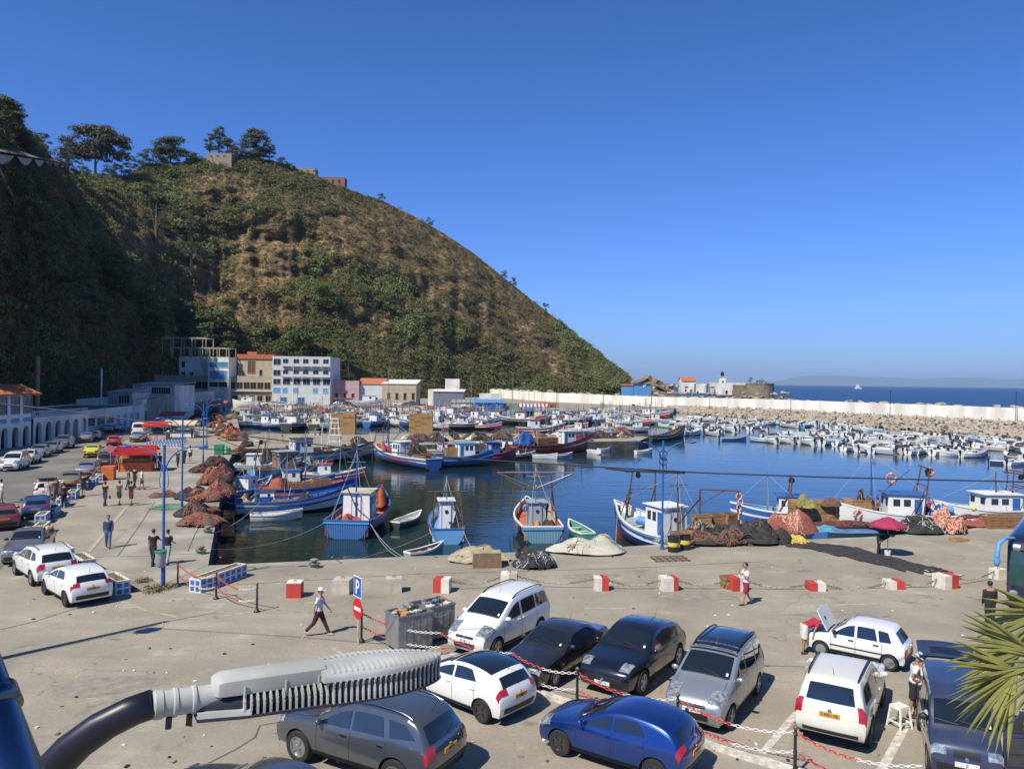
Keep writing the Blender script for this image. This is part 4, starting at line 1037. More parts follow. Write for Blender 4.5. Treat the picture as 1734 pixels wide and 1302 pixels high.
# tower block with terrace frames
T_, L_ = building('tower_house', 'white and blue tower house with open rooftop frames', fw(352, 278.5), fw(387, 278.5), 10, pz(370,606,279), M_whitewall, M_conc,
  wins=[(.6,L_:=7.2,pz(370,622,279),pz(370,613,279),'f',M_bluewin),(.6,7.0,pz(370,642,279),pz(370,628,279),'f',M_lblue),(.6,7.0,pz(370,655,279),pz(370,647,279),'f',M_glassw)], parapet=.3)
T_, L_ = building('tower_house', 'half shaded white house under the rooftop scaffold frames', fw(303, 284), fw(352, 284), 10, pz(330,604,284), M_whitewall, M_conc,
  wins=[(1,2.4,pz(330,640,284),pz(330,630,284)),(4,5.4,pz(330,640,284),pz(330,630,284)),(1,2.2,pz(330,622,284),pz(330,612,284))], parapet=.2, z0=zt)
g = MB()
def fr(px0, px1, yb, yt, D, n, g):
    z0, z1_ = pz(px0,yb,D), pz(px0,yt,D)
    for k in range(n):
        px = px0+(px1-px0)*k/(n-1); x = xat(px, D)[0]
        for dy in (0, 7): g.bb(x-.15, x+.15, D+dy, D+dy+.3, z0, z1_)
    a, b = xat(px0, D)[0], xat(px1, D)[0]
    for dy in (0, 7): g.bb(a-.2, b+.2, D+dy-.02, D+dy+.32, z1_, z1_+.35)
    for x in (a, b): g.bb(x-.14, x+.14, D, D+7, z1_+.02, z1_+.3)
fr(290, 387, 606, 589, 282, 7, g); fr(274, 348, 600, 572, 287, 5, g)
tag(g.build('rooftop_frame', M_conc), 'skeleton of pale concrete posts and beams above the tower house', 'roof frame')
# beige unfinished block and the five-storey hotel
T_, L_ = building('unfinished_house', 'bare beige house with red tile rim next to the hotel', fw(403, 286), fw(463, 286), 12, pz(430,609,286), M_beige, M_conc, z0=zt,
  wins=[(3.6,6.4,pz(430,632,286),pz(430,611,286),'f',M_rust),(8,9,pz(430,636,286),pz(430,626,286),'f',M_dark)], parapet=.2)
g = MB(); g.bb(-.4, L_+.2, -.4, 12, pz(430,609,286)+.25, pz(430,600,286)); g.bb(3,6.5,1,5,pz(430,600,286),pz(430,598,286)+.6); g.build('tiled_rim', M_tile, T_)
D1 = 279; mp = D1/FPX; wn = []
for r_, (yb, yt) in enumerate(((618,608),(636,627),(651,642),(665,657))):
    for k, px in enumerate((463,479,497,513,530,547)):
        w_ = 12 if k in (0,) or r_ == 2 else (9 if r_ < 3 else 8)
        if r_ == 3 and k in (3,): continue
        wn.append(((px-461)*mp, (px+w_-461)*mp, pz(510,yb,D1), pz(510,yt,D1), 'f', M_glassw if r_ < 3 else M_lblue))
wn += [((px-461)*mp, (px+11-461)*mp, .1, 2.6, 'f', M_blue) for px in (475, 505)]
M_hotel = pm('hotel_render', (.56,.58,.62), (.46,.48,.53), .6, .8)
T_, L_ = building('hotel', 'grey white hotel with rows of balconies and blue windows', fw(461, D1), fw(559, D1), 16, pz(510,606,D1), M_hotel, M_conc, wins=wn, parapet=.5)
for r_, y in enumerate((620,638)):
    for k in range(5):
        xa = (478+k*16.4-461)*mp; z = pz(510,y,D1)
        g = MB(); g.bb(xa, xa+3.2, -1.1, 0, z-.12, z); g.bb(xa, xa+3.2, -1.1, -1.04, z, z+.9); g.build('balcony', M_hotel, T_)
g = MB()
for k in range(9): g.tube([(1+k*2.4,.3,pz(510,606,D1)+.4),(1+k*2.4,.3,pz(510,606,D1)+2.2)], .06, 5)
g.build('rebar', M_rust, T_)
# low houses to the right of the hotel
for a in (('pink_house', 'low pink house between hotel and orange roofed house', 559, 608, 284, 645, 12, pm('pink_render', (.48,.33,.36), (.38,.26,.28), .8, .9), M_conc, 'flat', .2, [(2,3,2.6,4.2),(5,6,2.6,4.2),(8,9,2.6,4.2)]),
          ('tiled_house', 'pale house with orange tiled roof', 608, 651, 286, 650, 11, pm('pale_blue_render', (.55,.60,.66), (.45,.50,.56), .8, .9), M_tile, 'gable', 2.2, [(2,3.2,1,2.8),(6,7,1,2.8)]),
          ('long_low_house', 'long cream house with white sheet roof', 647, 705, 283, 650, 13, M_beige, M_white, 'mono', 1.6, [(2,3,2.2,4.6,'f',M_dark),(5,6,2.2,4.6,'f',M_dark),(8,9,2.2,4.6,'f',M_dark),(11,12,2.2,4.6,'f',M_dark)]),
          ('white_hut', 'tiny white two storey hut above the grey sheds', 754, 778, 300, 642, 5, M_whitewall, M_conc, 'flat', .2, [(1,2,3.4,5,'f',M_dark),(3.4,4.4,3.4,5,'f',M_dark)]),
          ('quay_shed', 'grey shed with pale roof left of the blue shed', 734, 785, 262, 663, 9, pm('slate_render', (.17,.19,.24), (.12,.13,.17), .8, .8), M_white, 'mono', .7, [(7,9,1.2,2.6,'f',M_dark)]),
          ('quay_shed', 'small white roofed hut beside the grey shed', 725, 740, 266, 660, 6, M_whitewall, M_conc, 'flat', .2, []),
          ('quay_shed', 'cream and white store with low sloping roof', 765, 801, 246, 682, 8, pm('yellow_render', (.55,.42,.14), (.5,.45,.3), .3, .8), M_corr, 'mono', .8, [(3,4.6,.2,2,'f',M_white)]),
          ('quay_shed', 'long blue shed with blue sheet roof behind the moored boats', 800, 853, 240, 682, 9, M_blue, M_lblue, 'mono', .9, [(2,3.2,.2,2,'f',M_dark)]),
          ('quay_shed', 'whitewashed store behind the grey sheds', 812, 850, 262, 668, 9, M_whitewall, M_conc, 'flat', .3, [(2,3,1,2.2,'f',M_dark)]),
          ('quay_shed', 'low green and grey kiosk near the blue container', 852, 880, 243, 684, 6, pm('green_render', (.16,.26,.20), (.12,.2,.15), .8, .8), M_conc, 'flat', .1, [(1,2,.6,1.6,'f',M_dark)])):
    nm, lb, pa, pb, D, yt, dep, wl, rf, kd, pp, wn = a
    building(nm, lb, xat(pa, D), xat(pb, D), dep, max(2.3, pz(pa, yt, D)), wl, rf, wins=wn, kind=kd, parapet=pp)
T = thing('shipping_container', 'light blue container with corrugated sides before the white wall', 'container', xat(888, 240)); g = MB(); z1 = 2.6
g.bb(0,6.1,0,2.4,.15,z1)
for i in range(20): g.bb(.1+i*.3,.22+i*.3,-.05,0,.3,z1-.15)
g.build('shell', M_lblue, T); g = MB(); g.bb(6.1,6.15,.1,2.3,.2,2.5); g.build('door', M_white, T)
T = thing('market_stall', 'stall under a red and white striped awning on the far quay', 'stall', xat(877, 230)); g = MB()
for i in range(16): g.grid([[(i*.56, -1.2, 2.0),((i+1)*.56, -1.2, 2.0)],[(i*.56, 1.2, 2.7),((i+1)*.56, 1.2, 2.7)]], i % 2); g.bb(i*.56,(i+1)*.56,-1.22,-1.2,1.75,2.0,i%2)
g.build('awning', [M_red, M_white], T); g = MB()
for x in (0,4.5,9): g.tube([(x,-1.1,0),(x,-1.1,2.0)],.05,6); g.tube([(x,1.1,0),(x,1.1,2.6)],.05,6)
g.build('post', M_steel, T); g = MB(); g.bb(.3,8.6,-.6,.6,.7,.85); g.build('table', M_lblue, T)
# -- houses along the skyline
M_brick = pm('bare_brick', (.30,.14,.08), (.20,.10,.06), 2, .9)
for lb, pa, pb, yb, yt, D in (('bare brick house perched on the hill crest', 543, 580, 312, 301, 505), ('dark low house half buried in the crest', 500, 530, 290, 285, 497), ('flat roofed house among the crest trees', 346, 388, 266, 260, 468)):
    za, zb_ = pz(pa,yb+8,D), pz(pa,yt,D); A_ = xat(pa, D); B_ = xat(pb, D)
    wn = [(2+i*4, 3.4+i*4, za+2.5+(zb_-za-3)*.3, zb_-1.2, 'f', M_dark) for i in range(3)]
    building('hilltop_house', lb, A_, B_, 7, zb_, M_brick if 'brick' in lb else M_stone, M_dark if 'dark' in lb else M_conc, wins=wn, z0=za-4, parapet=.3, over=.8)
# scalloped tiled canopy on the upper left
T = thing('cliff_pavilion', 'long tiled roof with scalloped white arches high on the left cliff', 'building', (0,0,0))
a = PD(-30, 252, hill_at(-30, 254).y-15); b = PD(96, 268, hill_at(96, 274).y-15); d = (b-a); L_ = d.length; T.location = a; T.rotation_euler = (0, 0, math.atan2(d.y, d.x)); zz = d.z
g = MB(); g.bb(0, L_, .8, 12, -9, -1.4); g.build('walls', M_stone, T); g = MB(); g.grid([[(0,-1.2,0),(L_,-1.2,zz)],[(0,3,1.2),(L_,3,zz+1.2)]]); g.bb(0,L_,-1.2,-.9,-.5,0)
n = 46
for i in range(n): f = i/n; g.tube([(f*L_, -1.25, f*zz+.06),(f*L_, 3, f*zz+1.26)], .16, 5)
g.build('tiled_roof', M_stone, T); g = MB()
for i in range(5):
    f0, f1 = i/5, (i+.86)/5; c0 = [(L_*(f0+(f1-f0)*j/10), -.85, (f0+(f1-f0)*j/10)*zz-.5-1.7*math.sin(PI*j/10)) for j in range(11)]
    g.grid([[(x,y,(x/L_)*zz-.45) for x,y,z in c0], c0])
g.build('scalloped_arch', M_beige, T)

# ------------------------------------------------------------------ lighthouse point
D = 345
def lp(px, py): return PD(px, py, D)
M_fort = pm('fort_stone', (.26,.215,.16), (.14,.115,.09), .5, .95, bump=.12, bscale=1.4)
g = MB(); rows = []
outl = [(1105,668),(1150,664),(1175,662),(1240,664),(1300,668),(1340,672)]
hb = [Vector((lp(x, 640).x, D, 0)) for x, y in outl]
mbk = MB()
for k in range(7):
    z = -2+k*.85; sh = 14-k*2.2
    rows.append([(p.x+(sh if i > 3 else 0)-(sh if i < 1 else 0), p.y-sh+noise.noise(Vector((i,k,.5)))*2, z+noise.noise(Vector((i*2,k,.1)))*.6) for i, p in enumerate(hb)])
rows.append([(p.x, p.y+20, 3.4) for p in hb]); mbk.grid(rows)
tag(mbk.build('lighthouse_point', M_rockbed), kind='structure')
for k in range(46):
    px = rr.uniform(1085, 1340); s = rr.uniform(1.0, 2.6) if px < 1170 else rr.uniform(.8, 1.7); o = bpy.data.objects.new('boulder', ROCKS[rr.randrange(8)]); COL.objects.link(o)
    p = PD(px, rr.uniform(664, 676) if px > 1170 else rr.uniform(652,668), D-16+rr.uniform(-6,6)); o.location = p; o.scale = (s,s,s*.8); o.rotation_euler = (0,0,rr.uniform(0,6))
    tag(o, 'pale rock on the shore below the lighthouse fort', 'rock', 'rocks around the lighthouse point')
for lb, pa, pb, yb, yt, dep, wl, kd, pp, rf, wn in (
  ('white keeper house with red roof left of the lighthouse', 1155, 1178, 657, 645, 7, M_whitewall, 'gable', 1.9, M_tile, [(1.2,2,5.6,6.8),(3.6,4.4,5.6,6.8)]),
  ('low white annexe beside the keeper house', 1176, 1196, 658, 650, 5, M_whitewall, 'flat', .2, M_conc, [(1,1.8,4.9,5.8)]),
  ('long white wall building under the lighthouse', 1206, 1265, 661, 649, 6, M_whitewall, 'flat', .3, M_conc, [(6+i*3,7+i*3,5,6.4,'f',M_dark) for i in range(3)])):
    building('lighthouse_quarters', lb, (lp(pa,650).x, D), (lp(pb,650).x, D), dep, lp(pa,yt).z, wl, rf, wins=wn, z0=lp(pa,yb).z-2, kind=kd, parapet=pp)
T = thing('round_fort', 'round brown stone bastion with plants on top, right of the lighthouse', 'fort', (lp(1286,650).x, D, 0))
g = MB(); r = 6.2; zt2 = lp(1290, 649).z; g.lathe([(r+.8,-1),(r+.4,3),(r,zt2-.6),(r+.15,zt2-.5),(r+.15,zt2),(r-.4,zt2),(r-.4,zt2-.6)], 28); autosmooth(g.build('bastion', M_fort, T))
g = MB(); g.bb(-12,-3.5,-1,3,-1,lp(1290,652).z); g.build('curtain_wall', M_fort, T)
T = thing('lighthouse', 'small square white lighthouse with black lantern on the point', 'lighthouse', (lp(1226,650).x, D+3, 0))
zt3 = lp(1226, 638).z; g = MB(); g.box((0,0,zt3/2),(3.0,3.0,zt3), taper=.78); g.build('tower', M_whitewall, T)
g = MB(); g.box((0,0,zt3+.12),(3.0,3.0,.24)); g.build('gallery', M_white, T)
g = MB(); g.lathe([(.75,zt3+.24),(.75,zt3+1.5),(.95,zt3+1.55),(.5,zt3+2.1),(.1,zt3+2.3),(.06,zt3+3)], 12); autosmooth(g.build('lantern', M_blackmetal, T))
g = MB(); g.bb(-.35,.35,-1.36,-1.2,zt3-3,zt3-1.8); g.build('window', M_dark, T)
T = thing('beach_hut', 'blue and orange roofed fishermen huts at the foot of the headland', 'hut', (PD(1054,650,430).x, 430, 0))
g = MB(); g.bb(0,6,0,5,0,PD(1054,653,430).z); g.bb(6.2,16,0,5,0,PD(1054,651,430).z); g.build('walls', M_lblue, T); g = MB(); g.bb(-.4,6.1,-.4,5.4,PD(1054,653,430).z,PD(1054,651,430).z+.3); g.build('orange_roof', M_orange, T)
g = MB(); g.bb(6.1,16.4,-.4,5.4,PD(1054,651,430).z,PD(1054,649,430).z); g.build('blue_roof', M_blue, T)
# headland rocks at the end of the hill
mbk = MB(); rows = []
for i in range(9):
    for_ = []
    for j in range(14):
        px = 1068+j*5.5; ridge = np.interp(px, [1065,1080,1096,1112,1125,1145], [640,645,634,640,650,659])
        f = i/8; z = -2+(PD(px, ridge, 500).z+2)*f; for_.append((PD(px,650,500).x+noise.noise(Vector((i*.7,j*.8,2)))*2, 485+18*f+noise.noise(Vector((i*.9,j*.6,7)))*6, z+noise.noise(Vector((i*1.3,j*1.1,3)))*1.2*(1-f)))
    rows.append(for_)
mbk.grid(rows); tag(mbk.build('headland', pm('headland_rock', (.30,.20,.12), (.13,.10,.06), .25, .95, bump=.5, bscale=.8)), kind='structure')
# far coast across the bay
mbk = MB(); Df = 24000; rows = [[], [], []]
for j in range(80):
    px = 1290+j*8; y = float(np.interp(px, [1290,1320,1350,1400,1450,1500,1560,1600,1650,1700,1760,1900], [650,645,637,635.5,637.5,638.5,642,639.5,639,642.5,641,646]))+noise.noise(Vector((px*.05,0,0)))*.8
    p = PD(px, y, Df); rows[0].append((p.x, Df-1500, -20)); rows[1].append((p.x, Df, max(1, p.z))); rows[2].append((p.x, Df+3000, -20))
mbk.grid(rows); tag(mbk.build('mountains', flat('far_mountain', (.12,.13,.10), .95), smooth=True), kind='structure')
# ship on the horizon
p = G(1454, 660, WZ); sp = PD(1454, 653.6, 2500); T = thing('cargo_ship', 'small white ship far out on the sea below the mountains', 'ship', (sp.x, 2500, WZ), .2)
g = MB(); g.prism([(-12,-3),(9,-3),(14,0),(9,3),(-12,3)], 0, 4); g.build('hull', M_white, T); g = MB(); g.bb(-9,2,-2.4,2.4,4,9); g.bb(-7,-1,-2,2,9,13); g.build('bridge', M_white, T); g = MB(); g.tube([(0,0,9),(0,0,17)],.4,6); g.build('mast', M_white, T)

# ------------------------------------------------------------------ trees
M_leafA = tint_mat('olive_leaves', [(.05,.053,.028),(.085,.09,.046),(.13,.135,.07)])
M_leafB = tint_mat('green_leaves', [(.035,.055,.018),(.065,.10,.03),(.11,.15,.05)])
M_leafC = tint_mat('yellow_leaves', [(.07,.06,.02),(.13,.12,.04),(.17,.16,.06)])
def tree(name, label, base, h, wd, lobes, mat, seed, lean=0, nleaf=170, trunk=.35, airy=False, cat='tree', leaf=.11, group=None, bare=.35):
    r_ = random.Random(seed); T = thing(name, label, cat, base, 0, group)
    g = MB(); top = Vector((lean, 0, h*.8)); R0 = max(.12, h*.022)
    g.tube([(0,0,-1),(lean*.2,0,h*.25),(lean*.6,.1,h*.55),top], [R0*1.3,R0,R0*.7,R0*.3], 7)
    cs_, ss_, ts_ = [], [], []
    for k in range(lobes):
        a = r_.uniform(0, 6.28); rad = math.sqrt(r_.random())*wd/2; f = r_.random()
        z = h*(bare+(.95-bare)*f); rad *= math.sin(PI*min(1, .25+.7*f))**.5
        p = Vector((lean*z/h+rad*math.cos(a), rad*math.sin(a)*.8, z)); s = wd*r_.uniform(.13, .24)*(.75 if airy else 1)
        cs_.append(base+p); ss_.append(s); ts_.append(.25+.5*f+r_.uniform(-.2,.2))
        if k < 9:
            st = Vector((lean*.4*z/h, 0, h*r_.uniform(.2,.5))); g.tube([st, st.lerp(p, .5)+Vector((0,0,.04*h)), p], [R0*.5,R0*.3,R0*.12], 5)
    autosmooth(g.build('trunk', M_trunk, T), 60)
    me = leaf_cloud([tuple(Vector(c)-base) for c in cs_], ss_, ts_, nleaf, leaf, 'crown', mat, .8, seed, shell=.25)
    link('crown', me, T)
    return T
def tpx(px, pyb, pyt, label, wpx, mat, seed, lobes=26, name='tree', lean=0, airy=False, nleaf=170, group=None, bare=.3, leaf=.11):
    p = hill_at(px, pyb); sc = p.y/FPX; h = (pyb-pyt)*sc; return tree(name, label, p, h, wpx*sc, lobes, mat, seed, lean, nleaf, airy=airy, group=group, bare=bare, leaf=leaf)
tpx(158, 290, 208, 'broad grey green tree on the crest, largest on the skyline', 112, M_leafA, 1, 80, 'broadleaf_tree', airy=True, bare=.35)
tpx(112, 300, 238, 'narrow dark tree left of the broad crest tree', 34, M_leafA, 2, 34, 'broadleaf_tree', bare=.1)
tpx(285, 275, 232, 'rounded dark green tree on the crest above the rock face', 52, M_leafB, 3, 60, 'broadleaf_tree', bare=.05)
tpx(351, 262, 220, 'slim upright tree, left one of the crest pair', 24, M_leafA, 4, 36, 'slim_tree', bare=.25)
tpx(367, 262, 211, 'taller slim upright tree, right one of the crest pair', 24, M_leafA, 5, 40, 'slim_tree', bare=.25)
tpx(381, 262, 235, 'small round tree just right of the slim crest pair', 30, M_leafA, 51, 30, 'slim_tree', bare=.2)
tpx(428, 270, 222, 'spiky pointed conifer on the right of the crest houses', 48, M_leafA, 6, 60, 'conifer', bare=.05)
tpx(452, 272, 240, 'small leaning tree at the right end of the crest trees', 26, M_leafA, 61, 26, 'conifer', bare=.1)
tpx(216, 296, 268, 'small bush like tree between broad tree and rounded tree', 26, M_leafB, 62, 24, 'broadleaf_tree', bare=.1)
tpx(322, 470, 372, 'thin tree with pale trunk on the bare brown slope', 62, M_leafA, 7, 22, 'sparse_tree', airy=True, nleaf=110, bare=.35)
tpx(262, 418, 325, 'bare looking tree with many twigs on the upper left slope', 60, M_leafA, 8, 20, 'sparse_tree', airy=True, nleaf=80, bare=.2)
tpx(300, 400, 345, 'grey green tree behind the pale trunked tree', 60, M_leafA, 9, 22, 'sparse_tree', airy=True, nleaf=110, bare=.2)
tpx(175, 500, 420, 'big olive coloured tree lit by sun above the dark cliff', 95, M_leafB, 10, 40, 'broadleaf_tree', bare=.05)
tpx(243, 575, 490, 'bright green bushy tree, leftmost of the green grove', 80, M_leafB, 12, 40, 'broadleaf_tree', bare=.02)
tpx(300, 580, 510, 'bright green bushy tree in the middle of the green grove', 90, M_leafB, 13, 40, 'broadleaf_tree', bare=.02)
tpx(360, 590, 525, 'bright green bushy tree, rightmost of the green grove', 90, M_leafB, 14, 36, 'broadleaf_tree', bare=.02)
tpx(550, 530, 480, 'round green tree on the middle slope above the hotel', 52, M_leafB, 15, 24, 'broadleaf_tree', bare=.02)
tpx(508, 610, 555, 'dark tree behind the hotel roof', 90, M_leafB, 16, 30, 'broadleaf_tree', bare=.02)
tpx(590, 640, 570, 'tall dark tree right of the hotel', 60, M_leafB, 17, 26, 'broadleaf_tree', bare=.02)
for i, (px, py) in enumerate(((724,364),(868,472),(852,462),(922,512),(643,325))):
    tpx(px, py+5, py-8, 'small dark round bush breaking the hill outline', 14, M_leafB, 30+i, 20, 'crest_bush', group='bushes on the hill outline', bare=.0)
for i, (px, w_, h_) in enumerate(((98,40,40),(132,30,22),(186,34,20),(202,26,30),(238,34,24),(255,36,28),(312,34,20),(328,24,16),(396,34,18),(412,26,26),(470,30,14),(486,20,10))):
    y_ = interp(px, YR)+12; tpx(px, y_, y_-h_, 'dark green bush in the fringe along the hill crest', w_, (M_leafA, M_leafB)[i % 2], 140+i, 22, 'crest_bush', group='bush fringe along the hill crest', bare=.0, nleaf=120)
for i, (px, py, h, w_) in enumerate(((5,235,70,60),(40,262,40,40),(68,262,36,30),(20,420,120,90),(75,500,110,80),(140,560,100,80),(30,560,120,90),(200,520,90,70),(215,620,70,60))):
    tpx(px, py, py-h, 'tall dusky tree on the shaded left cliff', w_, M_leafA, 70+i, 34, 'cliff_tree', airy=(i > 2), group='dusky trees on the left cliff', bare=.1)
# yellowish tree catching sun at the cliff foot + a few pale trunks
b = Vector((*xat(118, 165), 0)); tree('broadleaf_tree', 'yellow green tree catching the sun before the black cliff', b+Vector((0,0,2)), 8.5, 6.0, 24, M_leafC, 91, 0, 90, bare=.35)
for i, (px, D_, hh) in enumerate(((62,150,9),(150,172,9),(182,190,8),(30,130,9))):
    b = Vector((*xat(px, D_), 3)); tree('pale_trunk_tree', 'thin tree with pale leaning trunk in the shade of the cliff', b, hh, 6, 12, M_leafA, 95+i, -2.5, 60, bare=.5, group='pale trunked trees at the cliff foot')
b = Vector((lp(1291,650).x, D, zt2-.5))
for i, (dx, hh, ww) in enumerate(((-3.5,3.2,3.2),(-.5,1.7,3),(2,2.4,3.5),(4,1.4,2.4))): tree('shrub', 'green shrub growing on top of the round fort', b+Vector((dx-2,0,0)), hh, ww, 8, M_leafB, 110+i, 0, 60, bare=.1, cat='shrub', group='shrubs on the fort', leaf=.16)
tree('shrub', 'dark shrub on the rocks left of the lighthouse', Vector((lp(1200,650).x, D-2, lp(1200,657).z-.5)), 2.2, 4.4, 8, M_leafB, 120, 0, 60, bare=0, cat='shrub', leaf=.16)
print('p4 ok')
# ------------------------------------------------------------------ boats
def bpaint(name, c, worn=(.30,.28,.25)):
    d = tuple(a*.86+b*.14 for a, b in zip(c, worn)); return pm('hull_'+name, c, d, 2.2, .5, bump=.004, bscale=9, big=tuple(a*.9+b*.1 for a,b in zip(c, worn)), bigs=.7, stretch=(.6,.6,2))
HC = dict(white=bpaint('white', (.74,.74,.72)), blue=bpaint('blue', (.015,.105,.36)), red=bpaint('red', (.45,.03,.03)), lblue=bpaint('light_blue', (.10,.33,.60)), green=bpaint('green', (.05,.28,.22)),
          grey=bpaint('grey', (.30,.36,.38)), teal=bpaint('teal', (.22,.36,.38)), dark=bpaint('dark', (.03,.035,.045)), orange=bpaint('orange', (.55,.13,.04)), wood=bpaint('wood', (.28,.18,.10)), cream=bpaint('cream', (.60,.54,.40)), navy=bpaint('navy', (.012,.04,.12)), maroon=bpaint('maroon', (.16,.035,.04)))
def hull_fn(L, B, F, rise, tw=.75, fine=2.2):
    def f(t):       # t 0 stern .. 1 bow
        u = max(0, (t-.42)/.58); b = B/2*(1-u**fine)*(tw+(1-tw)*min(1, t/.35))
        z = F+rise*max(0, t-.3)**2*2.0+rise*.12*(1-t)**2
        return max(.02, b), z
    return f
def boat(name, label, L, B, F=1.0, rise=.8, hull='blue', band='white', bottom='red', inner='blue', deck='orange', cabin=None, mast=None, gallows=None, boom=False, tyres=0, loc=(0,0,0), rz=0, group=None, cat='boat', lod=0, tw=.75, band2=None, ribs=False, deckz=.35, motor=False, screen=False, cover=None, thwarts=0, railing=False):
    T = thing(name, label, cat, loc, rz, group); f = hull_fn(L, B, F, rise, tw)
    ns = 20 if lod == 0 else 9
    fr = [0, .30, .42, .55, .68, .76, .90, 1.0]; gg = [.02, .60, .74, .84, .915, .945, .98, 1.0]
    mi = [2, 2, 0, 0, 1, 0, 3]
    g = MB()
    for sg in (1, -1):
        rows = []
        for i in range(ns+1):
            t = i/ns; b, z = f(t); kz = -.45+.5*max(0, t-.8)**1.5*4
            x = -L/2+L*t
            rows.append([(x+(.35*L*.1*fr[k] if t > .97 else (.12*L*(t-.85)*fr[k] if t > .85 else 0)), sg*b*gg[k], kz+(z-kz)*fr[k]) for k in range(8)])
        for k in range(7):
            g.grid([[r[k] for r in rows], [r[k+1] for r in rows]], mi[k], flip=(sg < 0))
        st = rows[0]
        g.add([(p[0], 0, p[2]) for p in st]+st, [(k, k+1, 8+k+1, 8+k) if sg > 0 else (k, 8+k, 8+k+1, k+1) for k in range(7)], 0)
    h = g.build('hull', [HC[hull], HC[band], HC[bottom], HC[band2 or hull]], T); autosmooth(h, 40)
    if ribs:
        g = MB(); b, z = f(0)
        for i in range(22): y = (-.9+1.8*i/21)*b*.9; g.bb(-L/2-.03, -L/2, y-.012, y+.012, .05, z-.25)
        g.bb(-L/2-.07, -L/2, -b, b, z-.22, z-.12); g.build('transom_rib', HC['lblue'], T)
    # bulwark inside, deck, gunwale
    g = MB(); dk = MB(); gw = MB()
    for sg in (1, -1):
        a, c_, d_ = [], [], []
        for i in range(ns+1):
            t = i/ns*.96; b, z = f(t); x = -L/2+L*t+.06
            zd = max(.12, z-deckz-(.25 if t > .1 else .1)); 
            a.append((x, sg*max(.01, b-.05), z)); c_.append((x, sg*max(.01, b-.10), zd)); d_.append((x, 0, zd+.03))
        g.grid([a, c_], 0, flip=(sg > 0)); dk.grid([c_, d_], 0, flip=(sg > 0))
        pts = [(-L/2+L*i/ns+(.035*L if i == ns else 0), sg*f(i/ns)[0], f(i/ns)[1]) for i in range(ns+1)]
        gw.grid([[(x, y-sg*.09, z+.03) for x,y,z in pts], [(x, y+sg*.03, z+.04) for x,y,z in pts], [(x, y+sg*.035, z-.08) for x,y,z in pts]], 0, flip=(sg > 0))
    b, z = f(0); gw.bb(-L/2-.03, -L/2+.09, -b, b, z-.06, z+.04); g.bb(-L/2+.05, -L/2+.07, -b+.08, b-.08, .2, z-.06)
    g.build('bulwark', HC[inner], T); dk.build('deck', HC[deck], T); gw.build('gunwale', HC[band2 or band], T)
    if lod == 0:
        g = MB(); tt = [i/10*.85+.05 for i in range(11)]
        for t in tt:
            b, z = f(t); x = -L/2+L*t
            for sg in (1, -1): g.bb(x-.03, x+.03, sg*(b-.13)-.03, sg*(b-.13)+.03, z-deckz-.2, z)
        g.build('frame_rib', HC[inner], T)
    def deck_at(t): b, z = f(t); return max(.15, z-deckz-.22)
    if thwarts:
        for i in range(thwarts):
            t = .2+.5*i/max(1, thwarts-1); b, z = f(t); x = -L/2+L*t; g = MB(); g.bb(x-.12, x+.12, -b+.05, b-.05, z-.2, z-.16); g.build('thwart', HC['cream'], T)
    if cabin:
        t, w_, l_, h_, col, rcol = cabin; x = -L/2+L*t; z0 = deck_at(t)
        g = MB(); vs = [(x-l_/2,-w_/2,z0),(x+l_/2,-w_/2,z0),(x+l_/2,w_/2,z0),(x-l_/2,w_/2,z0),(x-l_/2+.04,-w_/2+.05,z0+h_),(x+l_/2-.10,-w_/2+.05,z0+h_),(x+l_/2-.10,w_/2-.05,z0+h_),(x-l_/2+.04,w_/2-.05,z0+h_)]
        g.add(vs, [(0,3,2,1),(4,5,6,7),(0,1,5,4),(1,2,6,5),(2,3,7,6),(3,0,4,7)]); cb = g.build('wheelhouse', HC[col], T)
        g = MB(); g.bb(x-l_/2-.1, x+l_/2+.12, -w_/2-.1, w_/2+.1, z0+h_, z0+h_+.07); g.build('wheelhouse_roof', HC[rcol], cb)
        zw = z0+h_*.58; hw_ = h_*.26
        for y0 in ([-.30, .30] if lod == 0 else [0]):
            g = MB(); g.bb(x+l_/2-.09, x+l_/2-.03, (y0-.12)*w_ if lod == 0 else -w_*.4, (y0+.12)*w_ if lod == 0 else w_*.4, zw, zw+hw_); g.build('cabin_window', M_glassw, cb)
        for sg in (1, -1):
            for k in ([.0, .28] if lod == 0 else [.14]):
                g = MB(); g.bb(x+k*l_-.12*l_, x+k*l_+.06*l_, sg*(w_/2-.03)-.02, sg*(w_/2-.03)+.02, zw, zw+hw_); g.build('cabin_window', M_glassw, cb)
            if lod == 0:
                g = MB(); g.bb(x-l_*.42, x-l_*.22, sg*(w_/2-.02)-.02, sg*(w_/2-.02)+.02, z0+.1, z0+h_*.86); g.build('cabin_door', HC['blue'] if col != 'blue' else HC['white'], cb)
        if lod == 0:
            g = MB(); g.bb(x-l_/2-.02, x-l_/2+.02, -.32, .32, z0+.1, z0+h_*.88); dr = g.build('cabin_door', HC[col], cb)
            g = MB(); g.lathe([(.13,0),(.13,.03)], 14, 0, Mx((x-l_/2-.03, 0, z0+h_*.66), ry=-PI/2)); g.build('port_light', M_glassw, dr)
            g = MB()
            for (ya, yb, za, zb_) in ((-.35,-.31,.08,.9),(.31,.35,.08,.9),(-.35,.35,.88,.92)): g.bb(x-l_/2-.035, x-l_/2-.0, ya, yb, z0+h_*za, z0+h_*zb_)
            g.build('door_frame', HC['blue'] if col != 'blue' else HC['white'], cb)
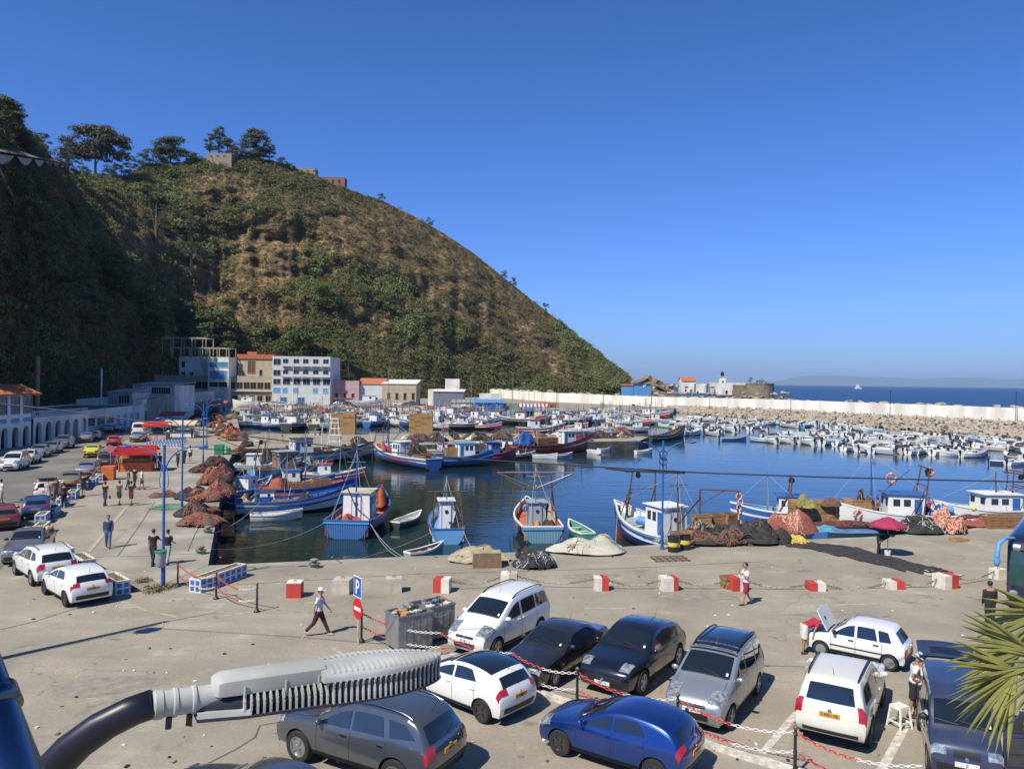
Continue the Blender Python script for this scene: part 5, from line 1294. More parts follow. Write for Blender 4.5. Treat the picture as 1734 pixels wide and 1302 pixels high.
    if mast:
        t, h_, col = mast; x = -L/2+L*t; z0 = deck_at(t); g = MB(); g.tube([(x,0,z0),(x+.1,0,z0+h_)], [.075,.045], 8)
        g.build('mast', col, T); g = MB()
        g.tube([(x+.08,0,z0+h_*.95),(L/2-.2,0,f(.97)[1])], .013, 4); g.tube([(x+.08,0,z0+h_*.95),(-L/2+.2,B*.3,f(0)[1])], .013, 4); g.tube([(x+.08,0,z0+h_*.95),(-L/2+.2,-B*.3,f(0)[1])], .013, 4)
        for sg in (1, -1): g.tube([(x+.08,0,z0+h_*.9),(x,sg*f(t)[0],f(t)[1])], .013, 4)
        g.build('stay', M_rope, T)
        if boom:
            g = MB(); g.tube([(x,0,z0+1.2),(x-L*.28,.3,z0+h_*.72)], .045, 6); g.build('boom', col, T)
            g = MB(); g.tube([(x-.05,-.7,z0+h_*.8),(x-.05,.7,z0+h_*.8)], .03, 6); g.build('crosstree', col, T)
    if gallows:
        t, w_, h_, rk = gallows; x = -L/2+L*t; z0 = f(t)[1]; g = MB(); col = M_rust if lod == 0 else M_steel
        for sg in (1, -1): g.tube([(x,sg*w_/2,z0-.3),(x-rk,sg*w_*.38,z0+h_)], .05, 6); g.tube([(x+.9,sg*w_/2*.95,z0-.3),(x-rk*.5,sg*w_*.42,z0+h_*.6)], .035, 6)
        g.tube([(x-rk,-w_*.62,z0+h_),(x-rk,w_*.62,z0+h_)], .05, 6); g.tube([(x-rk*.6,-w_*.45,z0+h_*.62),(x-rk*.6,w_*.45,z0+h_*.62)], .035, 6)
        g.build('gallows', col, T)
        g = MB(); g.lathe([(.16,-.06),(.22,-.06),(.08,-.02),(.08,.02),(.22,.06),(.16,.06)], 14, 0, Mx((x-rk, w_*.2, z0+h_-.25), rx=PI/2)); g.build('net_roller', M_ctrim, T)
    for i in range(tyres):
        t = .12+.6*i/max(1, tyres-1); b, z = f(t)
        for sg in (1, -1):
            g = MB(); R, r_ = .22, .08; M = Mx((-L/2+L*t, sg*(b+.07), z-.35), rx=PI/2)
            rows = [[((R+r_*math.cos(v))*math.cos(u), (R+r_*math.cos(v))*math.sin(u), r_*math.sin(v)) for v in [2*PI*q/6 for q in range(6)]] for u in [2*PI*p/14 for p in range(15)]]
            g.grid(rows, 0, closed=True, M=M); g.build('tyre_fender', M_rubber, T, smooth=True)
    if motor:
        g = MB(); x = -L/2-.18; z = f(0)[1]
        g.box((x-.05, 0, z+.25), (.34,.26,.42), 0, taper=.8); g.box((x, 0, z-.25), (.14,.10,.7), 0); g.box((x+.16, 0, z), (.2,.2,.12), 0)
        g.build('outboard_motor', M_ctrim if motor == 1 else HC['white'], T)
    if screen:
        g = MB(); t = .58; x = -L/2+L*t; z = f(t)[1]; b = f(t)[0]
        g.grid([[(x, -b*.8, z), (x+.25, -b*.4, z), (x+.3, 0, z), (x+.25, b*.4, z), (x, b*.8, z)], [(x-.25, -b*.7, z+.38), (x-.05, -b*.35, z+.42), (x, 0, z+.43), (x-.05, b*.35, z+.42), (x-.25, b*.7, z+.38)]])
        g.build('windscreen', M_glassw, T)
        g = MB(); rows = []
        for i in range(7):
            t2 = .58+.38*i/6; b2, z2 = f(t2); rows.append([(-L/2+L*t2, b2*.95*(j/4-1), z2+.12*(1-(j/4-1)**2)) for j in range(9)])
        g.grid(rows, flip=True); g.build('foredeck', HC[hull], T)
    if cover:
        g = MB(); rows = []
        for i in range(9):
            t2 = .03+.75*i/8; b2, z2 = f(t2); hh = .35*math.sin(PI*min(1, i/8+.15))+.05
            rows.append([(-L/2+L*t2, (b2+.03)*(j/4-1), z2-.03+hh*(1-abs(j/4-1)**2)+.03*noise.noise(Vector((i,j,L)))) for j in range(9)])
        g.grid(rows, flip=True); g.build('tarpaulin', HC[cover], T, smooth=True)
    if railing:
        g = MB()
        for sg in (1, -1):
            pts = []
            for i in range(6):
                t2 = .62+.36*i/5; b2, z2 = f(t2); p = (-L/2+L*t2, sg*b2*.95, z2+.4); pts.append(p); g.tube([(p[0],p[1],z2),p], .012, 4)
            g.tube(pts, .014, 4)
        g.build('bow_rail', M_chrome, T)
    T['L'] = L
    return T, f
def bpos(stern, bow, zw=WZ):
    a, b = G(*stern, zw), G(*bow, zw); d = b-a; return (a+b)/2, math.atan2(d.y, d.x), d.length
def inboat(T, t, y, z):
    L = T['L']; return Mx(T.location, T.rotation_euler[2]) @ Vector((-L/2+L*t, y, z))
# --- loads
def netmesh(seed, w, d, h, loops, r, irregular=.35):
    """a heap: lumpy mound under many loose loops of twisted netting"""
    R = random.Random(seed); g = MB(); N, K = 22, 9
    def top(x, y):
        q = (x/w*2)**2+(y/d*2)**2; 
        return h*max(0, 1-q)**.6*(1+1.1*noise.noise(Vector((x*1.1+seed*2.3, y*1.1, 0)))+.3*noise.noise(Vector((x*3.5, y*3.5, seed))))
    rows = []
    for i in range(K+1):
        rr_ = i/K; row = []
        for j in range(N):
            a = 2*PI*j/N; e = 1+.34*noise.noise(Vector((math.cos(a)*1.4, math.sin(a)*1.4, seed*3.3)))
            x, y = w/2*rr_*math.cos(a)*e, d/2*rr_*math.sin(a)*e
            row.append((x, y, top(x*.97/e, y*.97/e)+.01))
        rows.append(row)
    g.grid(rows, 0, closed=True)
    for k in range(loops):
        a = R.uniform(0, 6.28); q = R.random()**.5*.95; x, y = w/2*q*math.cos(a), d/2*q*math.sin(a); pts = []; th = R.uniform(0, 6.28); n = R.randint(7, 12)
        for i in range(n):
            pts.append((x, y, top(x, y)+r*R.uniform(.2, 1.4))); th += R.uniform(-1.1, 1.1); st = R.uniform(.10, .22)*max(.6, w/3)
            x2, y2 = x+st*math.cos(th), y+st*math.sin(th)
            if (x2/w*2)**2+(y2/d*2)**2 > 1: th += 2.4; x2, y2 = x+st*math.cos(th), y+st*math.sin(th)
            x, y = x2, y2
        g.tube(pts, r, 4, 1 if R.random() < .7 else 2, cap=False)
    return g
M_netred = pm('red_netting', (.30,.10,.065), (.13,.045,.035), 9, .95, bump=.02, bscale=18)
M_netred2 = pm('faded_netting', (.42,.20,.14), (.22,.08,.06), 12, .95)
M_netblk = pm('black_netting', (.055,.05,.05), (.014,.014,.016), 5, .95, bump=.02, bscale=18)
M_netbrn = pm('brown_netting', (.17,.11,.08), (.07,.045,.04), 9, .95, bump=.02, bscale=18)
M_netgrn = pm('green_netting', (.16,.30,.20), (.09,.19,.13), 12, .95, bump=.02, bscale=18)
M_netorg = pm('orange_netting', (.50,.13,.05), (.30,.07,.03), 12, .9, bump=.02, bscale=18)
M_sack = pm('sand_canvas', (.42,.36,.25), (.28,.235,.16), 1.6, .95, bump=.03, bscale=5)
M_palesack = pm('pale_canvas', (.50,.48,.40), (.36,.345,.29), 1.4, .95, bump=.03, bscale=5)
M_olive = pm('olive_netting', (.30,.28,.10), (.19,.18,.06), 6, .95, bump=.02, bscale=14)
M_float = flat('float_orange', (.65,.16,.05), .5); M_floaty = flat('float_yellow', (.70,.52,.06), .5); M_float2 = flat('float_pink', (.62,.33,.24), .6)
NETP = {}
def net(label, loc, w, d, h, mats, rz=0, group=None, seed=1, loops=90, r=.035, floats=0, name='net_heap', fm=None, cat='net'):
    key = (mats[0].name, mats[1].name, seed, loops, floats)
    if key not in NETP:
        g = netmesh(seed, 3, 2.2, 1.0, loops, r); me_o = g.build(name, list(mats)+([mats[1]] if len(mats) < 3 else []), None, smooth=True)
        NETP[key] = me_o.data
        bpy.data.objects.remove(me_o)
    o = bpy.data.objects.new(name, NETP[key]); COL.objects.link(o); o.location = loc; o.rotation_euler[2] = rz; o.scale = (w/3, d/2.2, h)
    tag(o, label, cat, group)
    if floats:
        R = random.Random(seed+5); g = MB()
        for i in range(floats):
            a = R.uniform(0, 6.28); q = R.random()**.5; x, y = 1.4*q*math.cos(a), 1.0*q*math.sin(a); g.ball((x, y, 1.02*(1-q*q)**.6*1.0+.04), .06, 6, 0, (1.5,1,1))
        g.build('float_line', fm or M_float2, o, smooth=True)
    return o
NR = [M_netbrn, M_netred, M_netred2]; NB = [M_netblk, M_netblk, M_netbrn]; NBR = [M_netblk, M_netbrn, M_netred]
# wooden fish crate
g = MB(); cw, cd, ch = .62, .42, .17
for z in (.02, .10): 
    for sg in (1, -1): g.bb(-cw/2, cw/2, sg*cd/2-.01, sg*cd/2+.01, z, z+.065); g.bb(sg*cw/2-.01, sg*cw/2+.01, -cd/2+.012, cd/2-.012, z+.002, z+.062)
for i in range(4): g.bb(-cw/2+.015, cw/2-.015, -cd/2+.02+i*.1, -cd/2+.1+i*.1, .0, .015)
for sx in (1, -1):
    for sy in (1, -1): g.bb(sx*(cw/2-.04)-.02, sx*(cw/2-.04)+.02, sy*(cd/2-.03)-.015, sy*(cd/2-.03)+.015, .016, ch)
CR_me = g.build('fish_crate', M_wood); CRATE = CR_me.data; bpy.data.objects.remove(CR_me)
M_wood2 = pm('crate_wood_dark', (.36,.20,.09), (.20,.11,.05), 3.0, .85, stretch=(1,1,6))
CRATE2 = CRATE.copy(); CRATE2.materials.clear(); CRATE2.materials.append(M_wood2)
NCR = [0]
def crates(base, rz, nx, ny, nz, label, group, sx=1.0, sz=1.0, sy=1.0, ragged=.0, me=None):
    c, s = math.cos(rz), math.sin(rz); R = random.Random(nx*7+nz)
    for i in range(nx):
        for j in range(ny):
            hh = nz-(1 if R.random() < ragged else 0)-(1 if R.random() < ragged*.5 else 0)
            for k in range(hh):
                lx, ly = (i-(nx-1)/2)*cw*1.03*sx, (j-(ny-1)/2)*cd*1.05*sy
                lx += R.uniform(-.025,.025); ly += R.uniform(-.025,.025)
                o = bpy.data.objects.new('fish_crate', me or (CRATE if R.random() < .72 else CRATE2)); COL.objects.link(o)
                o.location = (base[0]+lx*c-ly*s, base[1]+lx*s+ly*c, base[2]+k*ch*1.02*sz); o.rotation_euler[2] = rz+R.uniform(-.05,.05); o.scale = (sx, sy, sz)
                tag(o, label, 'crate', group); NCR[0] += 1
def lifering(label, loc, R_=.36, rot=(PI/2, 0, 0), mat=None):
    g = MB(); r_ = R_*.2
    rows = [[((R_-r_+r_*math.cos(v))*math.cos(u), (R_-r_+r_*math.cos(v))*math.sin(u), r_*math.sin(v)) for v in [2*PI*q/8 for q in range(8)]] for u in [2*PI*p/20 for p in range(21)]]
    for i in range(20): g.grid(rows[i:i+2], 1 if i % 5 == 0 else 0, closed=True)
    o = g.build('life_ring', [mat or M_float, M_white], smooth=True, loc=loc); o.rotation_euler = rot; return tag(o, label, 'life ring')
def barrel(label, loc, h=.88, r=.29, mats=None, band=True, name='barrel', rot=None):
    T = thing(name, label, 'barrel', loc); g = MB()
    g.lathe([(r*.93,0),(r,.02),(r,h*.32),(r*1.04,h*.335),(r,h*.35),(r,h*.64),(r*1.04,h*.655),(r,h*.67),(r,h-.02),(r*.93,h),(r*.9,h-.03)], 22); autosmooth(g.build('drum', mats or M_blue, T), 40)
    if band: g = MB(); g.lathe([(r+.004,h*.37),(r+.006,h*.38),(r+.006,h*.62),(r+.004,h*.63)], 22); autosmooth(g.build('yellow_band', M_floaty, T), 40)
    g = MB(); g.lathe([(.04,h-.03),(.04,h-.005)], 8, 0, Mx((r*.5,0,0))); g.build('bung', M_ctrim, T)
    if rot: T.rotation_euler = rot
    return T
# ================= near boats
pB, rB, _ = bpos((573,923), (652,862))
b1, f1 = boat('fishing_boat', 'big blue fishing boat with ribbed transom, stern toward the quay', 10.6, 3.7, 1.15, 1.15, 'blue', 'white', 'red', 'maroon', 'orange', cabin=(.36,2.0,2.2,2.25,'white','cream'), mast=(.25,5.6,M_blue), boom=True, loc=pB, rz=rB, ribs=True, tw=.86, deckz=.45, band2='blue')
net('orange net heap lying on the aft deck of the big blue boat', inboat(b1,.10,-.1,.78), 1.9, 1.7, .55, [M_netorg,M_netorg,M_netred], rB, seed=3, loops=60)
net('red orange net hanging forward in the big blue boat', inboat(b1,.72,-.5,1.0), 2.2, 1.5, 1.0, [M_netorg,M_netred,M_netorg], rB, seed=4, loops=70)
pB, rB, _ = bpos((760,926), (748,884))
b2, f2 = boat('fishing_boat', 'small white and light blue boat with white narrow cabin, stern to the quay', 7.4, 2.5, .95, .7, 'lblue', 'white', 'white', 'white', 'lblue', cabin=(.38,1.05,1.25,2.15,'white','white'), mast=(.30,3.9,M_steel), gallows=(.08,2.2,2.4,-.3), loc=pB, rz=rB, tw=.9, band2='blue')
net('dark net and hose heap beside the narrow white cabin', inboat(b2,.22,-.75,.5), 1.1, .9, .9, NB, 0, seed=5, loops=60)
pB, rB, _ = bpos((925,928), (888,874))
b3, f3 = boat('fishing_boat', 'pale green blue boat with orange inside and steel outrigger frame, stern to quay', 9.0, 3.1, 1.05, .8, 'teal', 'white', 'teal', 'orange', 'orange', cabin=(.42,1.3,1.7,1.75,'grey','grey'), mast=(.45,4.4,M_steel), gallows=(.62,3.4,3.0,.2), boom=True, tyres=2, loc=pB, rz=rB, tw=.9, ribs=True)
g = MB()
for sg in (1, -1): g.tube([inboat(b3,.5,sg*1.2,1.3), inboat(b3,.45,sg*.9,3.2), inboat(b3,.40,sg*2.9,4.4)], .045, 6)
g.tube([inboat(b3,.40,-2.9,4.4), inboat(b3,.40,2.9,4.4)], .04, 6); g.tube([inboat(b3,.40,-2.9,4.4), inboat(b3,.44,0,3.2), inboat(b3,.40,2.9,4.4)], .035, 6)
og = g.build('outrigger_frame', M_steel); Mi = (Matrix.Translation(b3.location) @ Matrix.Rotation(b3.rotation_euler[2], 4, 'Z')).inverted(); og.data.transform(Mi); og.parent = b3
T_ = barrel('blue plastic drum lying in the pale green boat', inboat(b3,.62,.5,1.5), mats=M_lblue, band=False, rot=(PI/2,0,.4))
net('tan canvas covered bundle on the right side of the pale green boat', inboat(b3,.40,-1.1,.7), 2.2, .9, 1.3, [M_sack,M_sack,M_netbrn], rB, seed=6, loops=25)
net('yellow ropes coiled at the stern of the pale green boat', inboat(b3,.13,.35,.7), 1.2, .9, .4, [M_netred,M_floaty,M_netorg], rB, seed=7, loops=60)
net('dark red net heap at the stern of the pale green boat', inboat(b3,.16,-.6,.7), 1.0, .9, .6, NBR, rB, seed=8, loops=60)
pB = Vector((9.6, 51.3, WZ)); rB = math.atan2(7.6, -3.2)
b4, f4 = boat('fishing_boat', 'blue and white fishing boat with red bottom and tall white wheelhouse', 9.8, 3.4, 1.35, 1.1, 'blue', 'dark', 'red', 'white', 'grey', cabin=(.36,1.9,2.1,2.2,'white','white'), mast=(.22,4.6,M_rust), gallows=(.68,2.4,3.3,.5), boom=True, loc=pB, rz=rB, tw=.8, band2='white')
T_ = barrel('blue plastic drum lying on the foredeck of the red bottomed boat', inboat(b4,.66,.3,1.6), mats=M_lblue, band=False, rot=(PI/2,0,.9))
crates(inboat(b4,.55,-.3,1.0), rB, 3, 1, 3, 'wooden fish crate stacked before the wheelhouse of the red bottomed boat', 'crates on the red bottomed boat')
g = MB(); 
for sx in (0, 1):
    pa = inboat(b4, .16, -1.2, 1.2)+Vector((sx*2.3, -sx*.5, 0)); g.tube([pa, pa+Vector((0,0,3.1))], .06, 6)
pa = inboat(b4, .16, -1.2, 4.3); g.tube([pa, pa+Vector((2.3,-.5,0))], .055, 6); g.tube([pa+Vector((0,0,-1)), pa+Vector((1.5,-.3,0))], .035, 6)
og = g.build('stern_gantry', M_rust); Mi = (Matrix.Translation(b4.location) @ Matrix.Rotation(b4.rotation_euler[2], 4, 'Z')).inverted(); og.data.transform(Mi); og.parent = b4
for i in range(6): lifering(('pale float ring hanging on the stern gantry rope, number %d from the top' % (i+1)).replace('number 1 ', 'first ').replace('number 2 ', 'second ').replace('number 3 ', 'third ').replace('number 4 ', 'fourth ').replace('number 5 ', 'fifth ').replace('number 6 ', 'sixth '), (pa.x+2.35+(i%2)*.1, pa.y-.5, pa.z-.35-i*.34), .22, (PI/2,0,.3*i), M_float2)
pB, rB, L5 = bpos((1352,897), (1262,892))
b5, f5 = boat('fishing_boat', 'small blue and white boat with sloping mast left of the crate wall', 5.8, 2.2, 1.4, .5, 'blue', 'white', 'blue', 'lblue', 'lblue', cabin=(.30,1.5,1.6,1.7,'white','blue'), mast=(.55,3.4,M_steel), gallows=(.30,1.8,2.6,.2), loc=pB, rz=rB)
pB, rB, L6 = bpos((1598,905), (1424,897))
b6, f6 = boat('fishing_boat', 'long white boat with black name on its bow and blue cabin roof', 8.9, 2.9, 1.5, .8, 'white', 'white', 'dark', 'white', 'blue', cabin=(.42,1.9,2.6,1.95,'white','blue'), mast=(.66,5.0,M_blue), gallows=(.30,2.6,3.4,.5), boom=True, loc=pB, rz=rB, band2='white')
# the painted name on the bow: dark brushed strokes
g = MB(); xs = 0
def strk(pts, w_=.05):
    vs = []
    for (x, z) in pts:
        t = .70-x/8.9; b_, zz = f6(t); vs.append((-4.45+8.9*t, b_*.96+.035, .62+z))
    g.tube(vs, w_/2, 4)
for k, s_ in enumerate(([(0,.3),(.06,.05),(.14,.3)],[(.2,.28),(.2,.08),(.3,.05)],[(.36,.25),(.42,.1),(.34,.02)],[(.5,.12),(.62,.05),(.7,.2),(.64,.3)],[(.8,.12),(.95,.08),(1.05,.12)],[(1.1,.28),(1.12,.06)],[(1.2,.12),(1.3,.05),(1.38,.15)],[(1.5,.25),(1.48,-.06)],[(.42,.38),(.44,.36)],[(.9,.26),(.95,.27)])): strk(s_, .04)
g.build('painted_name', HC['dark'], b6)
lifering('orange life ring hung high in the rigging of the long white boat', inboat(b6,.52,.3,4.1), .42)
lifering('orange life ring leaning low on the bow of the long white boat', inboat(b6,.80,1.05,1.4), .36)
lifering('orange life ring hung behind the blue cabin roof', inboat(b6,.22,.2,4.6), .36)
barrel('blue plastic drum lashed beside the blue cabin roof', inboat(b6,.14,.3,1.9), mats=M_lblue, band=False, rot=(PI/2,0,1.3))
net('dark crate and net load at the bow of the long white boat', inboat(b6,.70,-.2,.9), 1.8, 1.4, 1.5, [M_netblk,M_netbrn,M_sack], rB, seed=9, loops=60)
crates(inboat(b6,.78,.0,1.0), rB, 3, 1, 7, 'tall bamboo coloured crate on the bow of the long white boat', 'crates on the long white boat', sy=2, sz=1.15)
net('blue and red tarpaulin bundle aft of the blue cabin roof', inboat(b6,.12,0,.9), 2.0, 1.6, 1.1, [HC['blue'],M_netblk,M_netorg], rB, seed=10, loops=40)
pB, rB, L7 = bpos((1718,897), (1606,896))
b7, f7 = boat('fishing_boat', 'white boat with rounded white cabin and green windows at the right', 7.6, 2.6, 1.6, .7, 'white', 'white', 'red', 'white', 'grey', cabin=(.36,2.1,2.9,1.75,'white','white'), mast=(.35,3.4,M_rust), gallows=(.10,2.2,2.8,0), boom=True, loc=pB, rz=rB)
pB, rB, L8 = bpos((1800,890), (1712,892))
b8, f8 = boat('fishing_boat', 'rusty gantry boat cut by the right edge of the view', 6.5, 2.4, 1.1, .6, 'blue', 'white', 'red', 'white', 'grey', cabin=(.3,1.6,1.8,1.6,'white','blue'), gallows=(.8,2.2,2.8,0), loc=pB, rz=rB)
# ---- left cluster
for a in (
  ('long white boat with blue rail, moored beside the left quay', (398,872), (590,862), dict(B=2.9,F=1.05,rise=1.0,hull='white',band='blue',bottom='dark',inner='blue',deck='lblue',cabin=None,mast=None,band2='blue')),
  ('blue boat with orange deck and a load of upright crates', (432,846), (600,838), dict(B=3.1,F=1.0,rise=.7,hull='blue',band='lblue',bottom='dark',inner='orange',deck='orange',mast=(.30,3.6,M_oldwood),band2='blue')),
  ('old light blue boat with weathered grey slatted cabin', (425,816), (560,806), dict(B=3.1,F=1.3,rise=.6,hull='lblue',band='lblue',bottom='grey',inner='wood',deck='wood',cabin=(.40,2.0,2.0,2.3,'wood','grey'),mast=(.65,4.2,M_steel),gallows=(.08,2.2,3.0,-.5),band2='wood')),
  ('long grey and white boat with red stripe and white wheelhouse', (470,786), (628,778), dict(B=3.4,F=1.4,rise=1.1,hull='grey',band='red',bottom='dark',inner='white',deck='wood',cabin=(.24,2.1,2.6,2.3,'white','dark'),mast=(.45,4.0,M_white),band2='dark')),
  ('blue boat with white stripes and white cabin, bow to the left', (735,796), (632,777), dict(B=3.3,F=1.25,rise=1.2,hull='blue',band='white',bottom='dark',inner='red',deck='wood',cabin=(.48,2.2,2.2,2.2,'white','white'),mast=(.72,5.0,M_blue),boom=True,gallows=(.85,2.2,2.4,0),band2='white')),
  ('deep blue boat with white cabin and black tyre fenders', (728,791), (832,788), dict(B=3.2,F=1.35,rise=.8,hull='blue',band='white',bottom='dark',inner='blue',deck='lblue',cabin=(.56,2.1,2.2,2.1,'white','lblue'),mast=(.2,4.6,M_blue),boom=True,tyres=3,band2='lblue')),
  ('blue and red boat with blue cabin beside the deep blue boat', (806,783), (872,781), dict(B=2.9,F=1.2,rise=.7,hull='navy',band='red',bottom='red',inner='red',deck='orange',cabin=(.4,1.6,1.8,2.0,'blue','blue'),mast=(.6,3.8,M_rust),gallows=(.15,2.0,2.2,0),band2='red')),
  ('long red boat with upswept bow, crates and white cabin', (868,771), (1002,764), dict(B=3.3,F=1.3,rise=1.6,hull='red',band='white',bottom='maroon',inner='red',deck='wood',cabin=(.66,2.0,2.4,2.2,'white','white'),mast=(.86,3.0,M_rust),band2='dark')),
  ('long dark wooden boat loaded with red net and beams', (990,757), (1082,754), dict(B=3.0,F=1.1,rise=.5,hull='dark',band='navy',bottom='dark',inner='wood',deck='wood',mast=(.9,2.4,M_rust),band2='wood')),
  ('slender boat with strongly upswept dark bow at the pier end', (1098,748), (1158,742), dict(B=2.2,F=.9,rise=1.8,hull='dark',band='white',bottom='dark',inner='wood',deck='wood',mast=(.2,3.2,M_oldwood),band2='dark'))):
    p, r_, L_ = bpos(a[1], a[2]); boat_T, _ = boat('fishing_boat', a[0], L_, loc=p, rz=r_, **a[3])
    T = boat_T; k_ = len(a[0]) % 7
    if 'upright crates' in a[0]:
        crates(inboat(T,.52,.2,.75), r_, 5, 1, 4, 'dry wooden fish crate on the blue boat with orange deck', 'crates on the orange decked boat', ragged=.3, me=CRATE2, sx=1.3, sy=2.4, sz=1.3)
        net('brown pole and rope bundle amid the orange decked boat', inboat(T,.25,0,.7), 2.2, 1.6, 1.0, [M_netorg,M_netbrn,M_netred], r_, seed=12)
    elif 'blue rail' in a[0]:
        net('tan heap of crates and rope at the stern of the long white boat', inboat(T,.10,0,.65), 1.6, 1.4, .8, [M_sack,M_netorg,M_netbrn], r_, seed=13, loops=50); crates(inboat(T,.42,0,.7), r_, 3, 2, 2, 'wooden crate in the middle of the blue railed boat', 'crates in the blue railed boat')
        net('dark rope heap amidships in the blue railed boat', inboat(T,.62,0,.65), 1.8, 1.3, .6, NB, r_, seed=14)
    elif 'weathered' in a[0]:
        crates(inboat(T,.16,0,1.0), r_, 2, 1, 3, 'wooden crate on the stern of the old light blue boat', 'crates on the old light blue boat')
        net('grey rope clutter ahead of the weathered cabin', inboat(T,.72,0,.95), 3.0, 1.9, .9, [M_netbrn,M_rope,M_netblk], r_, seed=15)
    elif 'long grey' in a[0]:
        crates(inboat(T,.46,0,1.2), r_, 3, 1, 2, 'wooden crate on the deck of the long grey boat', 'crates on the long grey boat', sx=1.4, sy=2.2, sz=1.2); net('dark nets in the bow of the long grey boat', inboat(T,.76,0,1.2), 3.2, 1.8, 1.0, NB, r_, seed=16)
    elif 'bow to the left' in a[0]:
        crates(inboat(T,.18,0,1.1), r_, 3, 1, 4, 'brown wooden crate at the stern of the striped blue boat', 'crates on the striped blue boat', ragged=.4, me=CRATE2, sx=1.3, sy=2.6, sz=1.2); net('maroon net bundle beside the cabin of the striped blue boat', inboat(T,.30,0,1.1), 1.6, 1.6, 1.9, NBR, r_, seed=17)
        net('red fender heap in the bow of the striped blue boat', inboat(T,.82,0,1.3), 2.4, 1.3, .9, [M_netred,M_red,M_white], r_, seed=18, loops=40)
    elif 'tyre' in a[0]:
        crates(inboat(T,.34,0,1.1), r_, 2, 1, 6, 'wooden crate in the tall stack behind the deep blue boat cabin', 'crates on the deep blue boat', sx=1.4, sy=2.4, sz=1.3)
    elif 'long red' in a[0]:
        crates(inboat(T,.40,0,1.1), r_, 4, 1, 6, 'reddish crate in the block amidships on the long red boat', 'crates on the long red boat', me=CRATE2, sx=1.5, sy=3, sz=1.35); net('blue tarpaulin covered load at the stern of the long red boat', inboat(T,.13,0,1.3), 3.6, 2.2, 1.6, [M_blue,M_blue,M_blue], r_, seed=19, loops=10)
    elif 'beams' in a[0]:
        net('bright red net mound on the long dark boat', inboat(T,.74,0,1.0), 3.6, 2.2, 1.4, NR, r_, seed=20); net('tan sheet over the stern of the long dark boat', inboat(T,.3,0,1.0), 3.6, 2.0, .6, [M_palesack,M_sack,M_sack], r_, seed=21, loops=10)
    elif 'blue cabin' in a[0]:
        net('brown net load on the blue and red boat', inboat(T,.78,0,1.0), 1.6, 1.5, 1.1, NBR, r_, seed=22)
# rowing skiffs
for a in (('white skiff with red waterline below the long white boat', (424,882),(510,879),'white','red','white'), ('black and white dinghy between the two stern moored boats', (668,896),(712,882),'dark','dark','white'),
          ('worn green dinghy tied to the quay below the canvas heap', (697,949),(742,940),'teal','grey','wood'), ('small green boat with dark engine beside the pale green boat', (997,916),(964,898),'green','dark','green'),
          ('white and green skiff alongside the long red boat', (897,775),(943,777),'white','white','green'), ('grey skiff right of the green skiff', (943,776),(966,775),'grey','white','wood'),
          ('small white skiff under the upswept red bow', (997,767),(1017,770),'white','dark','white'), ('white and red skiff next to the small white skiff', (1012,765),(1036,764),'white','red','wood'), ('white skiff with red stripe near the pier end', (1061,763),(1086,761),'blue','red','white'),
          ('long white skiff with red stripe near the pier end', (1076,769),(1104,768),'white','red','white'), ('blue and white open boat alone in the basin', (1219,746),(1263,745),'lblue','white','lblue'),
          ('blue hulled speedboat with white deck near the right edge', (1680,785),(1712,787),'navy','dark','white'), ('white speedboat touching the right edge', (1706,788),(1740,786),'white','dark','white')):
    p, r_, L_ = bpos(a[1], a[2]); L_ = max(L_, 2.8); T, f = boat('rowing_boat', a[0], L_, min(1.9, L_*.34), .5, .35, a[3], a[3], a[4], a[5], a[5], loc=p, rz=r_, lod=1, thwarts=3, band2='white', deckz=.2, cat='small boat', motor=1 if 'speed' in a[0] or 'alone' in a[0] else False)
# ---- protos for the crowd of far boats
def hide(o):
    for c in list(o.children): hide(c)
    bpy.data.objects.remove(o)
protos = []
specs = [dict(hull='white', band='blue', bottom='dark', inner='white', deck='white', motor=1, screen=True), dict(hull='white', band='white', bottom='dark', inner='grey', deck='white', motor=1, cabin=(.5,1.1,1.3,.9,'white','white')),
         dict(hull='white', band='lblue', bottom='white', inner='lblue', deck='lblue', motor=1, thwarts=3), dict(hull='white', band='red', bottom='dark', inner='white', deck='cream', motor=2, screen=True, railing=True),
         dict(hull='white', band='white', bottom='dark', inner='white', deck='white', cover='lblue', motor=1), dict(hull='white', band='white', bottom='dark', inner='grey', deck='grey', cover='grey', motor=1), dict(hull='lblue', band='white', bottom='dark', inner='white', deck='white', motor=1, thwarts=2)]
for s_ in specs:
    T, f = boat('motor_boat', 'white outboard motorboat in the crowded rows along the rocks', 4.9, 1.9, .72, .4, lod=1, band2='white', deckz=.25, cat='motorboat', group='motorboats moored along the rock bank', **s_); protos.append(T)
MLAB = ['white speedboat with windscreen and dark outboard, moored along the rocks', 'white cabin motorboat with dark outboard, moored along the rocks', 'white and light blue open boat moored along the rocks', 'white speedboat with red stripe and bow rail along the rocks',
        'motorboat under a light blue tarpaulin along the rocks', 'motorboat under a grey tarpaulin along the rocks', 'light blue open boat moored along the rocks']
R = random.Random(5); used = set()
rows_ = [((1120,722),(1300,728),11), ((1270,716),(1480,728),12), ((1150,735),(1240,734),5), ((1285,748),(1420,752),13), ((1430,762),(1660,772),16), ((1410,740),(1600,748),11), ((1590,744),(1760,758),9), ((1480,752),(1740,764),10), ((1150,712),(1250,716),6), ((1690,778),(1800,790),2), ((1330,736),(1430,742),6)]
